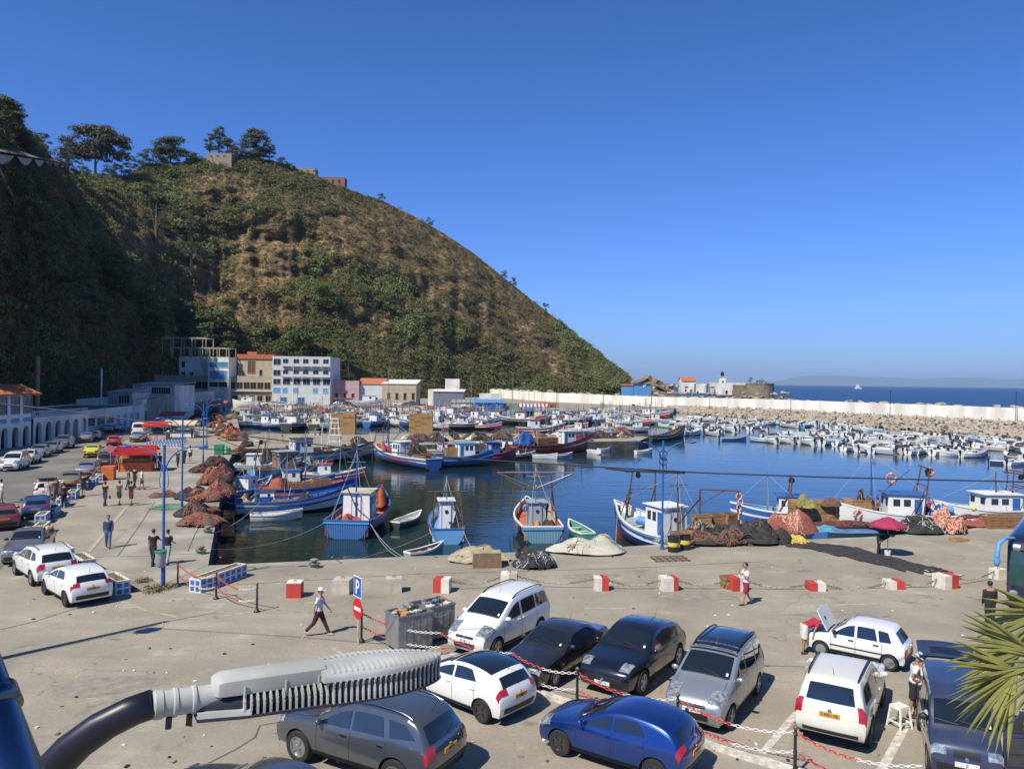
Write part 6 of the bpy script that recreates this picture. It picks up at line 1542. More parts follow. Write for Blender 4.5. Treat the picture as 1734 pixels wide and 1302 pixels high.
for (a, b, n) in rows_:
    n = int(n*1.45)
    for i in range(n):
        f_ = (i+.5)/n; px = a[0]+(b[0]-a[0])*f_+R.uniform(-3,3); py = a[1]+(b[1]-a[1])*f_+R.uniform(-3.5,3.5)
        k = R.choices(range(7), [5,5,1,5,1,3,1])[0]; p = G(px, py, WZ); rz = R.choice([1.1,1.9,1.4,.5,2.5])+R.uniform(-.35,.35)
        if k not in used: protos[k].location = p; protos[k].rotation_euler[2] = rz; protos[k]['label'] = MLAB[k]; used.add(k)
        else:
            s = R.uniform(.82, 1.3); dup(protos[k], p, rz, MLAB[k], scale=(s, s, s))
# fishing boats packed into the far basin
fb = []; FL = ['blue fishing boat with white wheelhouse packed in the far basin', 'white and blue fishing boat packed in the far basin', 'grey green fishing boat packed in the far basin', 'light blue boat with orange deck packed in the far basin', 'dark hulled fishing boat packed in the far basin', 'red and white fishing boat packed in the far basin']
for i, s_ in enumerate((dict(hull='blue', band='white', bottom='dark', inner='blue', deck='wood', cabin=(.4,1.9,2.2,2.0,'white','blue'), mast=(.6,4.8,M_blue)), dict(hull='white', band='blue', bottom='red', inner='white', deck='wood', cabin=(.3,1.8,2.0,2.0,'white','white'), mast=(.5,4.4,M_steel), gallows=(.8,2.2,2.2,0)),
    dict(hull='teal', band='white', bottom='dark', inner='grey', deck='wood', cabin=(.4,1.8,2.0,1.9,'cream','grey'), mast=(.7,4.2,M_oldwood)), dict(hull='lblue', band='white', bottom='dark', inner='orange', deck='orange', mast=(.6,4.4,M_blue), gallows=(.2,2.2,2.2,0)),
    dict(hull='dark', band='white', bottom='dark', inner='wood', deck='wood', cabin=(.35,1.8,2.0,1.9,'white','dark'), mast=(.6,4.0,M_rust)), dict(hull='red', band='white', bottom='dark', inner='white', deck='wood', cabin=(.35,1.8,2.0,2.0,'white','red'), mast=(.6,4.4,M_steel)))):
    T, f = boat('fishing_boat', FL[i], 9.0, 3.0, 1.2, 1.0, lod=1, band2='white', group='fishing boats packed in the far basin', **s_); fb.append(T)
    Rg = random.Random(i); g = MB()
    for q in range(16):
        x = Rg.uniform(-3.4, 3.2); g.ball((x, Rg.uniform(-.9,.9), 1.05+.05*abs(x)), Rg.uniform(.18,.42), 7, Rg.randrange(7), (1.3,1,.8), jit=.2)
    for q in range(7): x = Rg.uniform(-3.8, 3.8); y = Rg.uniform(-1,1); g.tube([(x,y,1),(x+Rg.uniform(-1.6,1.6),y+Rg.uniform(-.5,.5),Rg.uniform(2.4,4.6))], .035, 4, Rg.choice([6,4,7]))
    g.build('deck_gear', [M_orange, M_blue, M_netred, M_netbrn, M_white, M_sack, M_oldwood, M_rust], T)
used = set()
for (a, b, n) in (((410,722),(560,726),8), ((560,708),(860,709),12), ((420,712),(640,716),10), ((640,712),(860,716),9), ((470,727),(560,724),4), ((600,722),(840,726),8), ((860,716),(1110,718),12), ((900,708),(1120,708),9), ((900,734),(1080,730),5), ((440,703),(700,704),9), ((1020,704),(1130,706),4), ((720,702),(900,704),6)):
    for i in range(n):
        f_ = (i+.5)/n; px = a[0]+(b[0]-a[0])*f_+R.uniform(-6,6); py = a[1]+(b[1]-a[1])*f_+R.uniform(-2.5,2.5); k = R.randrange(6); p = G(px, py, WZ); rz = R.choice([0, PI, .3, 2.8, -.25, 1.2])+R.uniform(-.3,.3)
        if k not in used: fb[k].location = p; fb[k].rotation_euler[2] = rz; used.add(k)
        else: s = R.uniform(.8, 1.2); dup(fb[k], p, rz, FL[k], scale=s)
CLAB = 'work boat with mast crowded among others by the pier'
for i, (px, py, rz, s) in enumerate(((452,800,.2,.8),(505,830,.35,.75),(565,815,.15,.7),(470,862,.25,.6),(600,772,.1,.8),(540,752,.15,.8),(455,768,.3,.7),(655,770,2.8,.7),(760,772,.2,.7),(848,768,3.0,.8),(905,757,.1,.8),(960,752,2.9,.8),(1040,748,.2,.7),(425,840,1.3,.7),(700,768,.1,.6),(880,776,.3,.5))):
    dup(fb[(i*5+1) % 6], G(px, py, WZ), rz, CLAB, group='work boats crowded by the pier', scale=s)
# boats hauled out
p = G(625, 694); boat('hauled_out_boat', 'white boat with orange bottom hauled out on the far quay', 8.6, 3.4, 2.2, 1.1, 'white', 'blue', 'orange', 'white', 'white', cabin=(.5,2.4,4.0,2.2,'white','white'), loc=p+Vector((0,0,.5)), rz=.1, lod=1, band2='white')
p = G(417, 692); boat('hauled_out_boat', 'white cabin boat standing on the quay left of the parked cars', 8.0, 2.8, 1.7, .7, 'white', 'white', 'white', 'white', 'white', cabin=(.45,2.2,3.4,1.9,'white','white'), loc=p+Vector((0,0,.5)), rz=PI, lod=1, band2='white')
p = G(929, 690); boat('hauled_out_boat', 'orange hull frame standing before the white wall', 5.5, 2.2, 1.2, .7, 'orange', 'orange', 'orange', 'orange', 'orange', loc=p+Vector((0,0,.4)), rz=PI, lod=1, band2='orange')
print('p5 ok', NCR[0])
# ------------------------------------------------------------------ quay furniture, nets and goods
def gang(a, b):
    """ground heading between two pixels"""
    p, q = G(*a), G(*b); return math.atan2((q-p).y, (q-p).x)
# painted bay lines and worn marks
M_line = pm('worn_white_line', (.66,.64,.58), (.36,.33,.27), 5, .85)
M_line2 = pm('faded_line', (.44,.41,.35), (.30,.27,.22), 3, .9)
def line(pts, wd, mat, z=.006, name='painted_line'):
    P = [G(*p) for p in pts]; A, B = [], []
    for i, p in enumerate(P):
        t = (P[min(i+1,len(P)-1)]-P[max(0,i-1)]).normalized(); n = Vector((-t.y, t.x, 0))*wd/2; A.append((p.x+n.x, p.y+n.y, z)); B.append((p.x-n.x, p.y-n.y, z))
    g = MB(); g.grid([A, B], flip=True); return tag(g.build(name, mat), kind='structure')
line([(1537,1222),(1488,1312)], .22, M_line); line([(1350,1206),(1290,1276)], .20, M_line); line([(1130,1130),(1105,1160)], .16, M_line2); line([(890,1178),(985,1166)], .10, M_line2, .007)
line([(600,1120),(560,1095)], .15, M_line2); line([(205,1018),(250,1034)], .14, M_line2); line([(262,1037),(300,1044)], .12, M_line2); line([(318,1047),(355,1048)], .12, M_line2); line([(372,1044),(425,1036)], .12, M_line2)
line([(150,935),(215,858)], .22, M_line2, .02); line([(1360,1026),(1485,1022)], .16, M_line2); line([(990,1030),(1060,1030)], .2, M_line2)
for k_, (px, py, wx_, wy_, ro) in enumerate(((180,1160,3.2,1.6,.3),(1190,1010,4.5,1.3,.1),(560,1150,1.9,1.2,.5),(1420,1040,5,.9,.05),(1010,975,3,1.4,.2))):
    c_ = G(px, py); R = random.Random(k_); pl_ = []
    for q in range(14): a = 2*PI*q/14; rr_ = 1+R.uniform(-.25,.18); x, y = wx_/2*rr_*math.cos(a), wy_/2*rr_*math.sin(a); pl_.append((c_.x+x*math.cos(ro)-y*math.sin(ro), c_.y+x*math.sin(ro)+y*math.cos(ro)))
    g = MB(); fill_poly(pl_, .0045+.0004*k_, g); tag(g.build('asphalt_patch', pm('asphalt_patch', (.31,.275,.22), (.20,.18,.15), 2.5, .9, bump=.008, bscale=14)), kind='structure')
R = random.Random(77); g = MB()
for q in range(230):
    px, py = R.uniform(0, 1734), R.uniform(935, 1300); c_ = G(px, py)
    if abs(px-190) < 150 and py < 960: continue
    g.box((c_.x, c_.y, .02), (R.uniform(.03,.13), R.uniform(.02,.09), .03), R.choice([0,0,1,2,3]), rz=R.uniform(0,3))
tag(g.build('litter', [M_white, M_sack, M_dark, M_oldwood]), 'scraps of paper and debris scattered over the quay', 'litter', kind='stuff')
# kerb under the chains
CH = [(612,1085),(745,1122),(866,1160),(977,1197),(1147,1247),(1346,1309),(1560,1372)]
M_joint = pm('dark_joint', (.13,.115,.09), (.08,.07,.055), 5, .95)
for i, pts in enumerate((((158,943),(250,942),(352,936)),((0,1066),(60,1052),(128,1030)),((345,1296),(400,1268),(432,1248),(440,1228),(475,1222)),((395,990),(700,972),(1060,962),(1300,950)),((318,934),(330,905),(345,880)),((200,941),(235,892),(262,850)))): line(pts, .05, M_joint, .021 if i in (0,4,5) else .007, 'expansion_joint')
T = thing('kerb', 'low kerb with worn white paint under the red and white chain', 'kerb', (0,0,0)); g = MB(); P = [G(*p) for p in CH[2:]]
for p, q in zip(P, P[1:]):
    d = q-p; g.box((p+q)/2+Vector((0,0,.06)), (d.length+.1, .24, .12), rz=math.atan2(d.y, d.x))
g.build('kerb_stones', M_line, T)
# chain posts
def post(px, py, label, h=1.18):
    T = thing('chain_post', label, 'post', G(px, py), 0, None); g = MB()
    g.lathe([(.12,0),(.12,.04),(.07,.09),(.045,.14),(.04,.5),(.055,.53),(.04,.56),(.036,h-.22),(.06,h-.2),(.035,h-.17),(.03,h-.10)], 12); autosmooth(g.build('shaft', M_blackmetal, T), 40)
    g = MB(); g.ball((0,0,h-.05), .062, 10); g.build('knob', flat('worn_brass', (.16,.11,.06), .5), T, smooth=True); return T
for px, py, lb in ((301,993,'black chain post nearest the blue lamp post'), (366,1014,'black chain post in front of the long blue and white planter'), (435,1036,'black chain post at the corner of the roped quay'),
                   (612,1086,'black chain post right behind the no entry sign'), (977,1198,'black chain post between the old saloon and the blue hatchback'), (1147,1248,'black chain post before the silver people carrier'), (1346,1310,'black chain post at the rear of the white boxy suv')): post(px, py, lb)
M_chr = flat('red_chain', (.50,.04,.05), .5); M_chw = flat('white_chain', (.62,.60,.58), .5); M_chd = flat('old_chain', (.16,.12,.10), .7)
def chain(a, b, za, zb, sag, label, mats=(M_chr, M_chw), link_=.075, r=.012, split=.55, grp=None, bands=None):
    """interlocking links alternately turned, hung in a sagging curve"""
    A = Vector((a.x, a.y, za)); B = Vector((b.x, b.y, zb)); L_ = (B-A).length; n = int(L_/(link_*1.5)); g = MB()
    for i in range(n):
        f = (i+.5)/n; p = A.lerp(B, f)-Vector((0,0,sag*4*f*(1-f))); f2 = f+.01; q = A.lerp(B, f2)-Vector((0,0,sag*4*f2*(1-f2))); d = (q-p).normalized(); s = Vector((0,0,1)).cross(d).normalized() if i % 2 else Vector((0,0,1)); s = (s-d*s.dot(d)).normalized()
        mi = (0 if f < split else 1) if bands is None else (int(f*bands) % 2)
        pts = [p+d*link_*math.cos(u)+s*link_*.5*math.sin(u) for u in [2*PI*k/8 for k in range(9)]]; g.tube(pts, r, 4, mi, cap=False)
    return tag(g.build('chain', list(mats)), label, 'chain', grp)
cp_ = [G(*p) for p in CH]; names = ['beside the no entry sign','across the rubbish skips','before the old black saloon','between brass knob post and blue hatchback','in front of the silver people carrier','behind the white boxy suv']
for i in range(6):
    for z, w_ in ((1.0,'upper'),(.52,'lower')):
        chain(cp_[i], cp_[i+1], z, z, .26 if i > 2 else .2, '%s red and white chain %s' % (w_, names[i]), split=.5)
lp_ = [G(301,993), G(366,1014), G(435,1036)]
for i in range(2):
    for z, w_ in ((1.0,'upper'),(.52,'lower')): chain(lp_[i], lp_[i+1], z, z, .30, '%s red and white chain %s the quay corner' % (w_, ('left of the long planter near', 'in front of the long planter near')[i]), split=.55)
# concrete blocks
M_blk = pm('concrete_block', (.50,.46,.38), (.36,.33,.27), 3, .9, bump=.01, bscale=12); M_blkr = pm('red_block_paint', (.55,.045,.035), (.42,.05,.04), 3, .6); M_blkw = pm('white_block_paint', (.72,.69,.62), (.55,.52,.45), 3, .8)
BL = [(496,1013,.62,.62,'rf','concrete block with red front, leftmost of the row'),(578,1006,.78,.62,'b','plain concrete block beside the parking sign'),(665,1004,.70,.62,'b','plain concrete block right of the parking sign'),(748,1004,.72,.60,'rw','red and white block where the long rope begins'),
      (862,995,.75,.62,'wb','white block with dark side behind the white people carrier'),(1019,1001,.62,.58,'wr','white and red block behind the old black saloon'),(1134,1001,.72,.60,'wr2','white block with narrow red side above the silver people carrier'),(1251,1001,.70,.60,'rw','red and white block behind the man with the phone'),
      (1385,1001,.74,.36,'rw','low sunken red and white block left of the black net end'),(1518,998,.74,.36,'wr','low sunken white and red block below the black net end'),(1607,997,.82,.62,'wr','large white and red block at the tip of the net'),(1697,982,.60,.50,'w','white block beside the bus mirror')]
bpts = []
for px, py, w_, h_, k, lb in BL:
    b = G(px, py); T = thing('concrete_block', lb, 'block', b+Vector((0,.3,0)), random.uniform(-.25,.35), 'blocks marking the quay edge'); del T['group']; bpts.append(b+Vector((0,.3,h_*.97)))
    half = {'rf':(M_blkr,M_blkr),'b':(M_blk,M_blk),'rw':(M_blkr,M_blkw),'wr':(M_blkw,M_blkr),'wr2':(M_blkw,M_blkr),'wb':(M_blkw,M_blk),'w':(M_blkw,M_blkw)}[k]; sp = .5 if k != 'wr2' else .68
    for a0, a1, m_, nm in ((-w_/2, -w_/2+w_*sp, half[0], 'left_half'), (-w_/2+w_*sp, w_/2, half[1], 'right_half')):
        g = MB(); g.box(((a0+a1)/2, 0, h_/2), (a1-a0, w_*.9, h_), 0); g.build(nm, m_, T)
    g = MB(); pts = [(.07*math.cos(u), 0, h_+.02+.07*math.sin(u)) for u in [PI*i/6 for i in range(7)]]; g.tube(pts, .014, 5); g.build('lifting_eye', M_rust, T)
    if k == 'rf': g = MB(); g.box((0,.02,h_+.02),(w_+.02,w_*.88,.05),0); g.build('top_slab', M_blkw, T)
for i in range(3, len(bpts)-1):
    chain(bpts[i], bpts[i+1], bpts[i].z, bpts[i+1].z, .36, 'sagging old chain hanging between the painted blocks', (M_chd, M_line2), .085, .016, bands=3, grp='chains between the blocks')
# skips
def skip(px, py, rz, label, seed):
    T = thing('rubbish_skip', label, 'skip', G(px, py), rz); g = MB(); w_, d_, h_, t = 1.30, 1.0, 1.15, .03
    for sg in (1, -1): g.box((sg*w_/2, 0, .15+h_/2), (t, d_, h_)); g.box((0, sg*d_/2, .15+h_/2), (w_-t, t, h_))
    g.box((0,0,.17),(w_-t,d_-t,.03)); 
    for z in (.15+h_,): 
        for sg in (1,-1): g.box((sg*(w_/2+.02),0,z-.02),(.05,d_+.08,.05)); g.box((0,sg*(d_/2+.02),z-.02),(w_-.02,.05,.05))
    for x in (-.4,-.13,.13,.4): g.box((x,-d_/2-.02,.7),(.03,.025,.85))
    g.build('tub', pm('zinc_sheet', (.34,.35,.34), (.22,.23,.23), 2.2, .5, .5, bump=.004), T)
    for x in (-.5,.5):
        for y in (-.35,.35): g = MB(); g.lathe([(.02,-.03),(.08,-.03),(.08,.03),(.02,.03)], 12, 0, Mx((x,y,.08), rx=PI/2)); g.build('castor', M_rubber, T)
    for y in (-.55,.55): g = MB(); g.tube([(-.2,y,.95),(-.2,y*1.1,.95),(.2,y*1.1,.95),(.2,y,.95)], .015, 5); g.build('handle', M_steel, T)
    R = random.Random(seed); cols = [flat('rubbish_white', (.55,.55,.55), .5), flat('rubbish_blue', (.12,.2,.3), .5), flat('rubbish_black', (.03,.03,.035), .35), M_wood]
    g = MB()
    for i in range(34): g.ball((R.uniform(-.5,.5), R.uniform(-.38,.38), 1.15+R.uniform(-.05,.17)), R.uniform(.07,.16), 7, R.randrange(4), (1.2,1,.8), jit=.25)
    g.build('rubbish', cols, T)
skip(692,1096,.62,'galvanised rubbish skip heaped with bags, nearer the sign', 1); skip(731,1080,.62,'galvanised rubbish skip touching the white people carrier side', 2)
# parking and no-entry sign on one wooden post
T = thing('road_sign', 'blue parking sign above a round red no entry sign on a pale post', 'road sign', G(603,1091)+Vector((.05,0,0)), math.radians(-52))
g = MB(); g.tube([(0,.03,0),(0,.03,2.45)], .035, 8); g.build('post', pm('pale_post', (.55,.48,.34), (.42,.36,.25), 3, .8), T)
g = MB(); g.bb(-.30,.30,-.02,0,1.68,2.42); ps = g.build('parking_plate', M_white, T)
g = MB(); g.bb(-.265,.265,-.026,-.021,1.715,2.385); g.build('blue_field', flat('sign_blue', (.01,.10,.46), .4), ps)
g = MB(); g.bb(-.12,-.04,-.034,-.027,1.80,2.30)
for i in range(12):
    a0, a1 = -PI/2+PI*i/12, -PI/2+PI*(i+1)/12; R0, R1 = .15, .075
    g.add([(.0+R0*math.cos(a0),-.034,2.15+R0*math.sin(a0)),(.0+R0*math.cos(a1),-.034,2.15+R0*math.sin(a1)),(.0+R1*math.cos(a1),-.034,2.15+R1*math.sin(a1)),(.0+R1*math.cos(a0),-.034,2.15+R1*math.sin(a0))], [(0,3,2,1)])
g.bb(-.04,.0,-.034,-.027,2.225,2.30); g.bb(-.04,.0,-.034,-.027,2.0,2.075); g.build('letter_p', M_white, ps)
g = MB(); M_ = Mx((0,-.01,1.27), rx=PI/2); g.lathe([(.36,-.01),(.36,.012)], 32, 0, M_); ne = g.build('no_entry_disc', flat('sign_red', (.58,.012,.02), .4), T)
g = MB(); g.bb(-.25,.25,-.031,-.023,1.21,1.33); g.build('white_bar', M_white, ne)
# ------------------------------------------------------------------ blue lamp posts
def blue_lamp(px, py, label, rz=0, h=6.3, sc=1.0, bin_=False, coil=False, arms=2):
    T = thing('lamp_post', label, 'lamp post', G(px, py), rz); g = MB(); g.tube([(0,0,0),(0,0,1.0)], .095, 10); g.tube([(0,0,1.0),(0,0,h)], .06, 10); g.lathe([(.14,0),(.14,.03),(.1,.05)], 12); autosmooth(g.build('post', M_blue, T), 40)
    for sg in ((1,-1) if arms == 2 else (1,)):
        g = MB(); pts = [(sg*(1.15*(1-math.cos(a)))*1.0, 0, h-1.5+1.4*math.sin(a)) for a in [PI/2*i/8 for i in range(9)]]; g.tube(pts, .035, 7); e = pts[-1]
        g.tube([e,(e[0]+sg*.35,0,e[2]+.04)], .03, 6); g.tube([(sg*.12,0,h-1.05),(sg*.20,0,h-1.6),(sg*.16,0,h-1.9)], .02, 6); g.build('arm', M_blue, T, smooth=True)
        g = MB(); g.ball((e[0]+sg*.5,0,e[2]+.03), .14, 10, 0, (1.9,1,.5)); g.build('lamp_head', M_blue, T, smooth=True)
    if bin_:
        g = MB(); M_ = Mx((-.02,-.27,0)); g.lathe([(.17,.95),(.20,1.0),(.23,1.55),(.25,1.56),(.25,1.62),(.20,1.62),(.18,1.5)], 14, 0, M_); bn = autosmooth(g.build('litter_bin', flat('bin_grey', (.33,.35,.36), .5), T), 40)
        g = MB(); g.lathe([(.26,1.60),(.27,1.66),(.20,1.70),(.19,1.63)], 14, 0, M_); g.build('bin_rim', M_green, bn)
    if coil:
        for z in (5.0,5.35): g = MB(); g.tube([(.22*math.cos(u),.22*math.sin(u)*.4,z+.22*math.sin(u)) for u in [2*PI*i/16 for i in range(17)]], .03, 5); g.build('cable_coil', M_ctrim, T)
    return T
blue_lamp(276,993,'tall blue lamp post with a grey litter bin by the left chain', .12, 6.35, bin_=True)
blue_lamp(308,860,'blue lamp post beside the green net on the promenade', .1, 6.5)
blue_lamp(344,787,'blue lamp post near the green wheeled bin', .1, 6.6); blue_lamp(350,760,'thin blue lamp post where the pier begins', .1, 6.6, arms=1); blue_lamp(382,712,'small far blue lamp post among the net heaps', .1, 6.6)
blue_lamp(1121,930,'blue lamp post with cable coils standing at the water edge', .0, 6.15, coil=True)
for px, py, yt in ((496,690,613),(504,692,648),(658,690,625),(798,688,642),(825,688,650),(868,692,630),(945,690,650)):
    b = G(px,py); hh = PD(px,yt,b.y).z; T = thing('tall_quay_pole', 'thin grey pole on the far quay', 'pole', b, 0, 'poles along the far quay'); g = MB(); g.tube([(0,0,0),(0,0,hh)], [.14,.08], 6); g.build('mast', M_white if px == 496 else M_steel, T); g = MB(); g.tube([(0,0,hh),(-.9,0,hh+.25)], .05, 5); g.build('arm', M_steel, T)
# wooden pole beyond the left edge whose shadow and cables cross the view
pl = Vector((-18.9, 23.2, 0)); T = thing('utility_pole', 'tall wooden utility pole just outside the left edge, carrying the cables', 'pole', pl)
g = MB(); g.tube([(0,0,0),(0,0,10.1)], [.17,.11], 10); g.tube([(.14,.05,0),(.14,.05,9.9)], .04, 6); g.tube([(.16,-.08,2),(.16,-.08,9.6)], .03, 6); g.build('mast', M_oldwood, T)
g = MB(); g.tube([(0,0,9.6),(1.6,1.4,9.9)], .035, 6); g.tube([(0,0,9.6),(.3,.2,9.3)], .03, 6); g.build('arm', M_steel, T); g = MB(); g.box((.5,-.3,8.9),(.5,.35,.6)); g.build('junction_box', M_steel, T)
def cable(pts, r, label, grp=None, mat=None):
    P = [Vector(p) for p in pts]; out = []
    for a, b in zip(P, P[1:]):
        for i in range(16): f = i/16; out.append(a.lerp(b, f))
    out.append(P[-1]); g = MB(); g.tube(out, r, 6); return tag(g.build('overhead_cable', mat or M_ctrim, smooth=True), label, 'cable', grp)
cb = []
for px, py, D in ((-172,668,23.3),(0,683,23.0),(150,700,22.8),(300,722,22.5),(430,740,22.3),(620,762,22),(800,777,21.8),(1000,790,21.5),(1200,801,21.3),(1400,808,21.1),(1734,816,20.8),(2200,820,20.5)): cb.append(PD(px, py, D))
cable(cb, .020, 'black overhead cable sagging right across the harbour view')
cable([PD(1025,793,21.45), PD(1060,797,21.4), PD(1160,801,21.3)], .026, 'short doubled splice on the overhead cable')
lamp1 = G(276,993); cable([lamp1+Vector((1.5,.1,6.2)), lamp1+Vector((3.6,1,6.0)), PD(368,742,44), PD(440,733,60)], .02, 'thin wire running from the blue lamp post to the pier')
for i, (a, b) in enumerate((((64,604),(64,668)),((172,624),(172,656)),((234,632),(234,660)))):
    D_ = (112,150,200)[i]; A_ = PD(a[0],a[1],D_); T = thing('wooden_pole', ('thick pale pole rising behind the blue and white building','thin pale pole above the corrugated sheds','thin dark pole at the far end of the left row')[i], 'pole', (A_.x, A_.y, 0)); g = MB(); g.tube([(0,0,0),(0,0,A_.z)], (.3,.16,.14)[i], 8); g.build('mast', M_oldwood if i != 1 else M_white, T)
# ------------------------------------------------------------------ planters
M_plw = pm('planter_white', (.68,.66,.60), (.5,.48,.42), 3, .8); M_soil = pm('dry_soil', (.22,.17,.10), (.13,.10,.06), 8, .95, bump=.02)
def planter(px, py, rz, L_, label, dp=.62, h=.60, seed=0, grp=None):
    T = thing('planter', label, 'planter', G(px, py), rz, grp); g = MB()
    for sg in (1,-1): g.box((0, sg*(dp/2-.05), h/2), (L_, .10, h)); g.box((sg*(L_/2-.05), 0, h/2), (.10, dp-.2, h))
    g.build('box', M_plw, T); g = MB(); g.box((0,0,h-.08),(L_-.2,dp-.2,.06)); g.build('soil', M_soil, T); n = max(2, int(L_/.36)); g = MB(); s = L_/n
    for r_ in range(2):
        for i in range(n):
            for sg in (1,-1): g.box((-L_/2+s*(i+.5), sg*(dp/2+.006), .15+r_*.27), (s*.62,.012,.19))
        for y in (-.14,.14):
            for sg in (1,-1): g.box((sg*(L_/2+.006), y, .15+r_*.27), (.012,.19,.19))
    g.build('blue_squares', M_lblue if False else flat('planter_blue', (.03,.15,.50), .6), T)
    R = random.Random(seed); g = MB()
    for i in range(14): x, y = R.uniform(-L_/2+.15, L_/2-.15), R.uniform(-dp/2+.14, dp/2-.14); g.tube([(x,y,h-.06),(x+R.uniform(-.08,.08),y,h+R.uniform(.03,.16))], [.02,.005], 4)
    g.build('dry_weeds', pm('dry_weed', (.22,.20,.09), (.14,.13,.06), 6, .9), T)
kz_ = gang((214,1000),(91,925))
for i, (px, py, L_, lb) in enumerate(((196,999,1.9,'blue and white planter right behind the white hatchback'),(141,962,1.9,'blue and white planter between the two white cars'),(107,944,1.7,'blue and white planter behind the grey pickup'),(71,903,1.6,'blue and white planter at the pickup tailgate'),(72,884,1.5,'small blue and white planter beside the red car'),(90,872,1.8,'blue and white planter near the vendor in black'),
    (106,856,1.6,'blue and white planter at the open tailgate car'),(124,843,1.7,'blue and white planter below the gold saloon'),(140,829,1.5,'blue and white planter behind the man in black shorts'),(158,820,1.5,'blue and white planter beside the silver saloon'),(169,813,1.3,'blue and white planter beside the orange bin'))):
    planter(px, py, kz_ if i < 3 else gang((90,880),(169,813)), L_, lb, seed=i)
planter(371,988, gang((365,992),(404,978)), 3.1, 'long blue and white planter standing at the basin corner', seed=40)
for i in range(9): planter(258+i*6-(i%2)*2, 756-(i%3)*3, .2, 1.6, 'low grey white planter in the cluster before the pier', dp=.5, h=.5, seed=50+i, grp='planters clustered before the pier')
# weeds at the foot of the lamp post and by planter
M_weed = tint_mat('weed', [(.12,.10,.04),(.20,.17,.08)])
for i, (px, py, s_) in enumerate(((242,985,.5),(262,1000,.7),(285,995,.5),(220,1000,.35))):
    T_ = link('weed_tuft', leaf_cloud([(0,0,.05)], [s_], [.5], 320, .07, 'weed_tuft', M_weed, .35, i, .1)); T_.location = G(px, py); tag(T_, 'dry weeds growing from the cracked concrete by the lamp post', 'weed', 'weeds near the blue lamp post')
# ------------------------------------------------------------------ nets and goods on the quays
def nq(px, py, wpx, dm, h, mats, label, seed, grp=None, rz=0, loops=90, floats=0, z=0, **k):
    p = G(px, py); p.z = z; w_ = wpx*p.y/FPX; p.y += dm/2*.8; h *= .62 if h > .8 else .85; return net(label, p, w_, dm, h, mats, rz, grp, seed, loops, floats=floats, **k)
nq(330,893,80,3.2,.95,NR,'big red brown net heap on the promenade nearest the water corner',21,loops=200,rz=.1)
nq(322,876,70,3.5,.95,NBR,'dark net heap just behind the red brown heap',22,loops=120)
nq(275,863,62,2.6,.22,[M_netgrn,M_netgrn,M_netgrn],'flat spread of pale green netting by the lamp post',23,loops=140)
nq(340,850,80,5.0,1.3,NR,'tall rust red net heap along the left quay edge',24,loops=200); nq(312,846,46,4.0,.8,NBR,'dark net heap left of the tall rust red heap',25,loops=90); nq(268,843,46,2.0,.35,NR,'thin trail of maroon net on the promenade',26,loops=60)
nq(352,822,58,4.5,1.9,NR,'highest rust red net heap on the left quay',27,loops=200); nq(335,801,42,2.6,.9,NBR,'brown net mound near the second lamp post',28); nq(357,790,38,3.0,1.3,NBR,'dark net mound beside the orange net',29); nq(371,786,18,2.2,.9,[M_netorg,M_netred,M_netorg],'small orange red net mound near the basin',30)
nq(372,807,26,3.0,.6,[M_sack,M_netbrn,M_sack],'sandy net mound at the edge of the left quay',31); nq(398,770,26,3,1.0,NR,'reddish crate and net heap where the pier starts',32); nq(412,757,20,3,.8,NBR,'brown net heap on the pier root',33)
Rn = random.Random(9); FLN = 'heap of brown and red netting among the far net stores'
for i in range(34):
    px = Rn.uniform(318, 398); py = np.interp(px, [318,398], [712,742])-Rn.uniform(0,40)+8; nq(px, max(697,py), Rn.uniform(22,42), 4.5, Rn.uniform(.8,1.7), Rn.choice([NR,NR,NBR,[M_sack,M_netbrn,M_netred],[M_netorg,M_netred,M_netorg],[M_netblk,M_blue,M_netblk]]), FLN, 21+Rn.randrange(3), grp='net heaps on the far left quay')
for i in range(40):
    px = Rn.uniform(400, 830); nq(px, Rn.uniform(692, 700), Rn.uniform(18,40), 5, Rn.uniform(.7,1.9), Rn.choice([NR,NR,NBR,NB,[M_netorg,M_netred,M_netorg],[M_netblk,M_blue,M_netblk],[M_palesack,M_sack,M_netbrn]]), 'heap of netting on the far quay behind the boats', 21+Rn.randrange(3), grp='net heaps on the far quay')
for i in range(26):
    px = Rn.uniform(600, 1075); nq(px, np.interp(px,[430,640,1075],[757,751,741])-Rn.uniform(0,7), Rn.uniform(22,50), 4, Rn.uniform(.6,1.5), Rn.choice([NR,NB,NBR,NB,[M_palesack,M_sack,M_netbrn]]), 'heap of dark netting on the pier', 21+Rn.randrange(3), grp='net heaps on the pier')
# front quay
nq(811,955,108,2.0,1.05,[M_sack,M_sack,M_netbrn],'big sand coloured canvas heap on the front quay',61,loops=26,r=.03)
g = MB(); 
T = thing('covered_crate', 'brown cloth covered crate in front of the sand coloured heap', 'crate', G(824,962)+Vector((0,.4,0)), .12); g = MB(); g.box((0,0,.36),(1.45,.8,.72),taper=.93); bx_ = g.build('box', pm('brown_cloth',(.24,.155,.09),(.15,.10,.06),4,.9,bump=.02), T); g = MB(); g.box((0,0,.74),(1.4,.78,.05)); g.build('lid', M_sack, T)
nq(908,965,72,1.5,.75,[M_netblk,M_steel,M_netblk],'black plastic sheet bundle left of the grey canvas',62,loops=50)
nq(1000,941,140,2.6,1.0,[M_palesack,M_palesack,M_sack],'long pale grey canvas heap on the front quay',63,loops=22,r=.025)
nq(895,948,46,1.2,.45,NB,'small dark rope heap behind the black sheet bundle',64,loops=60)
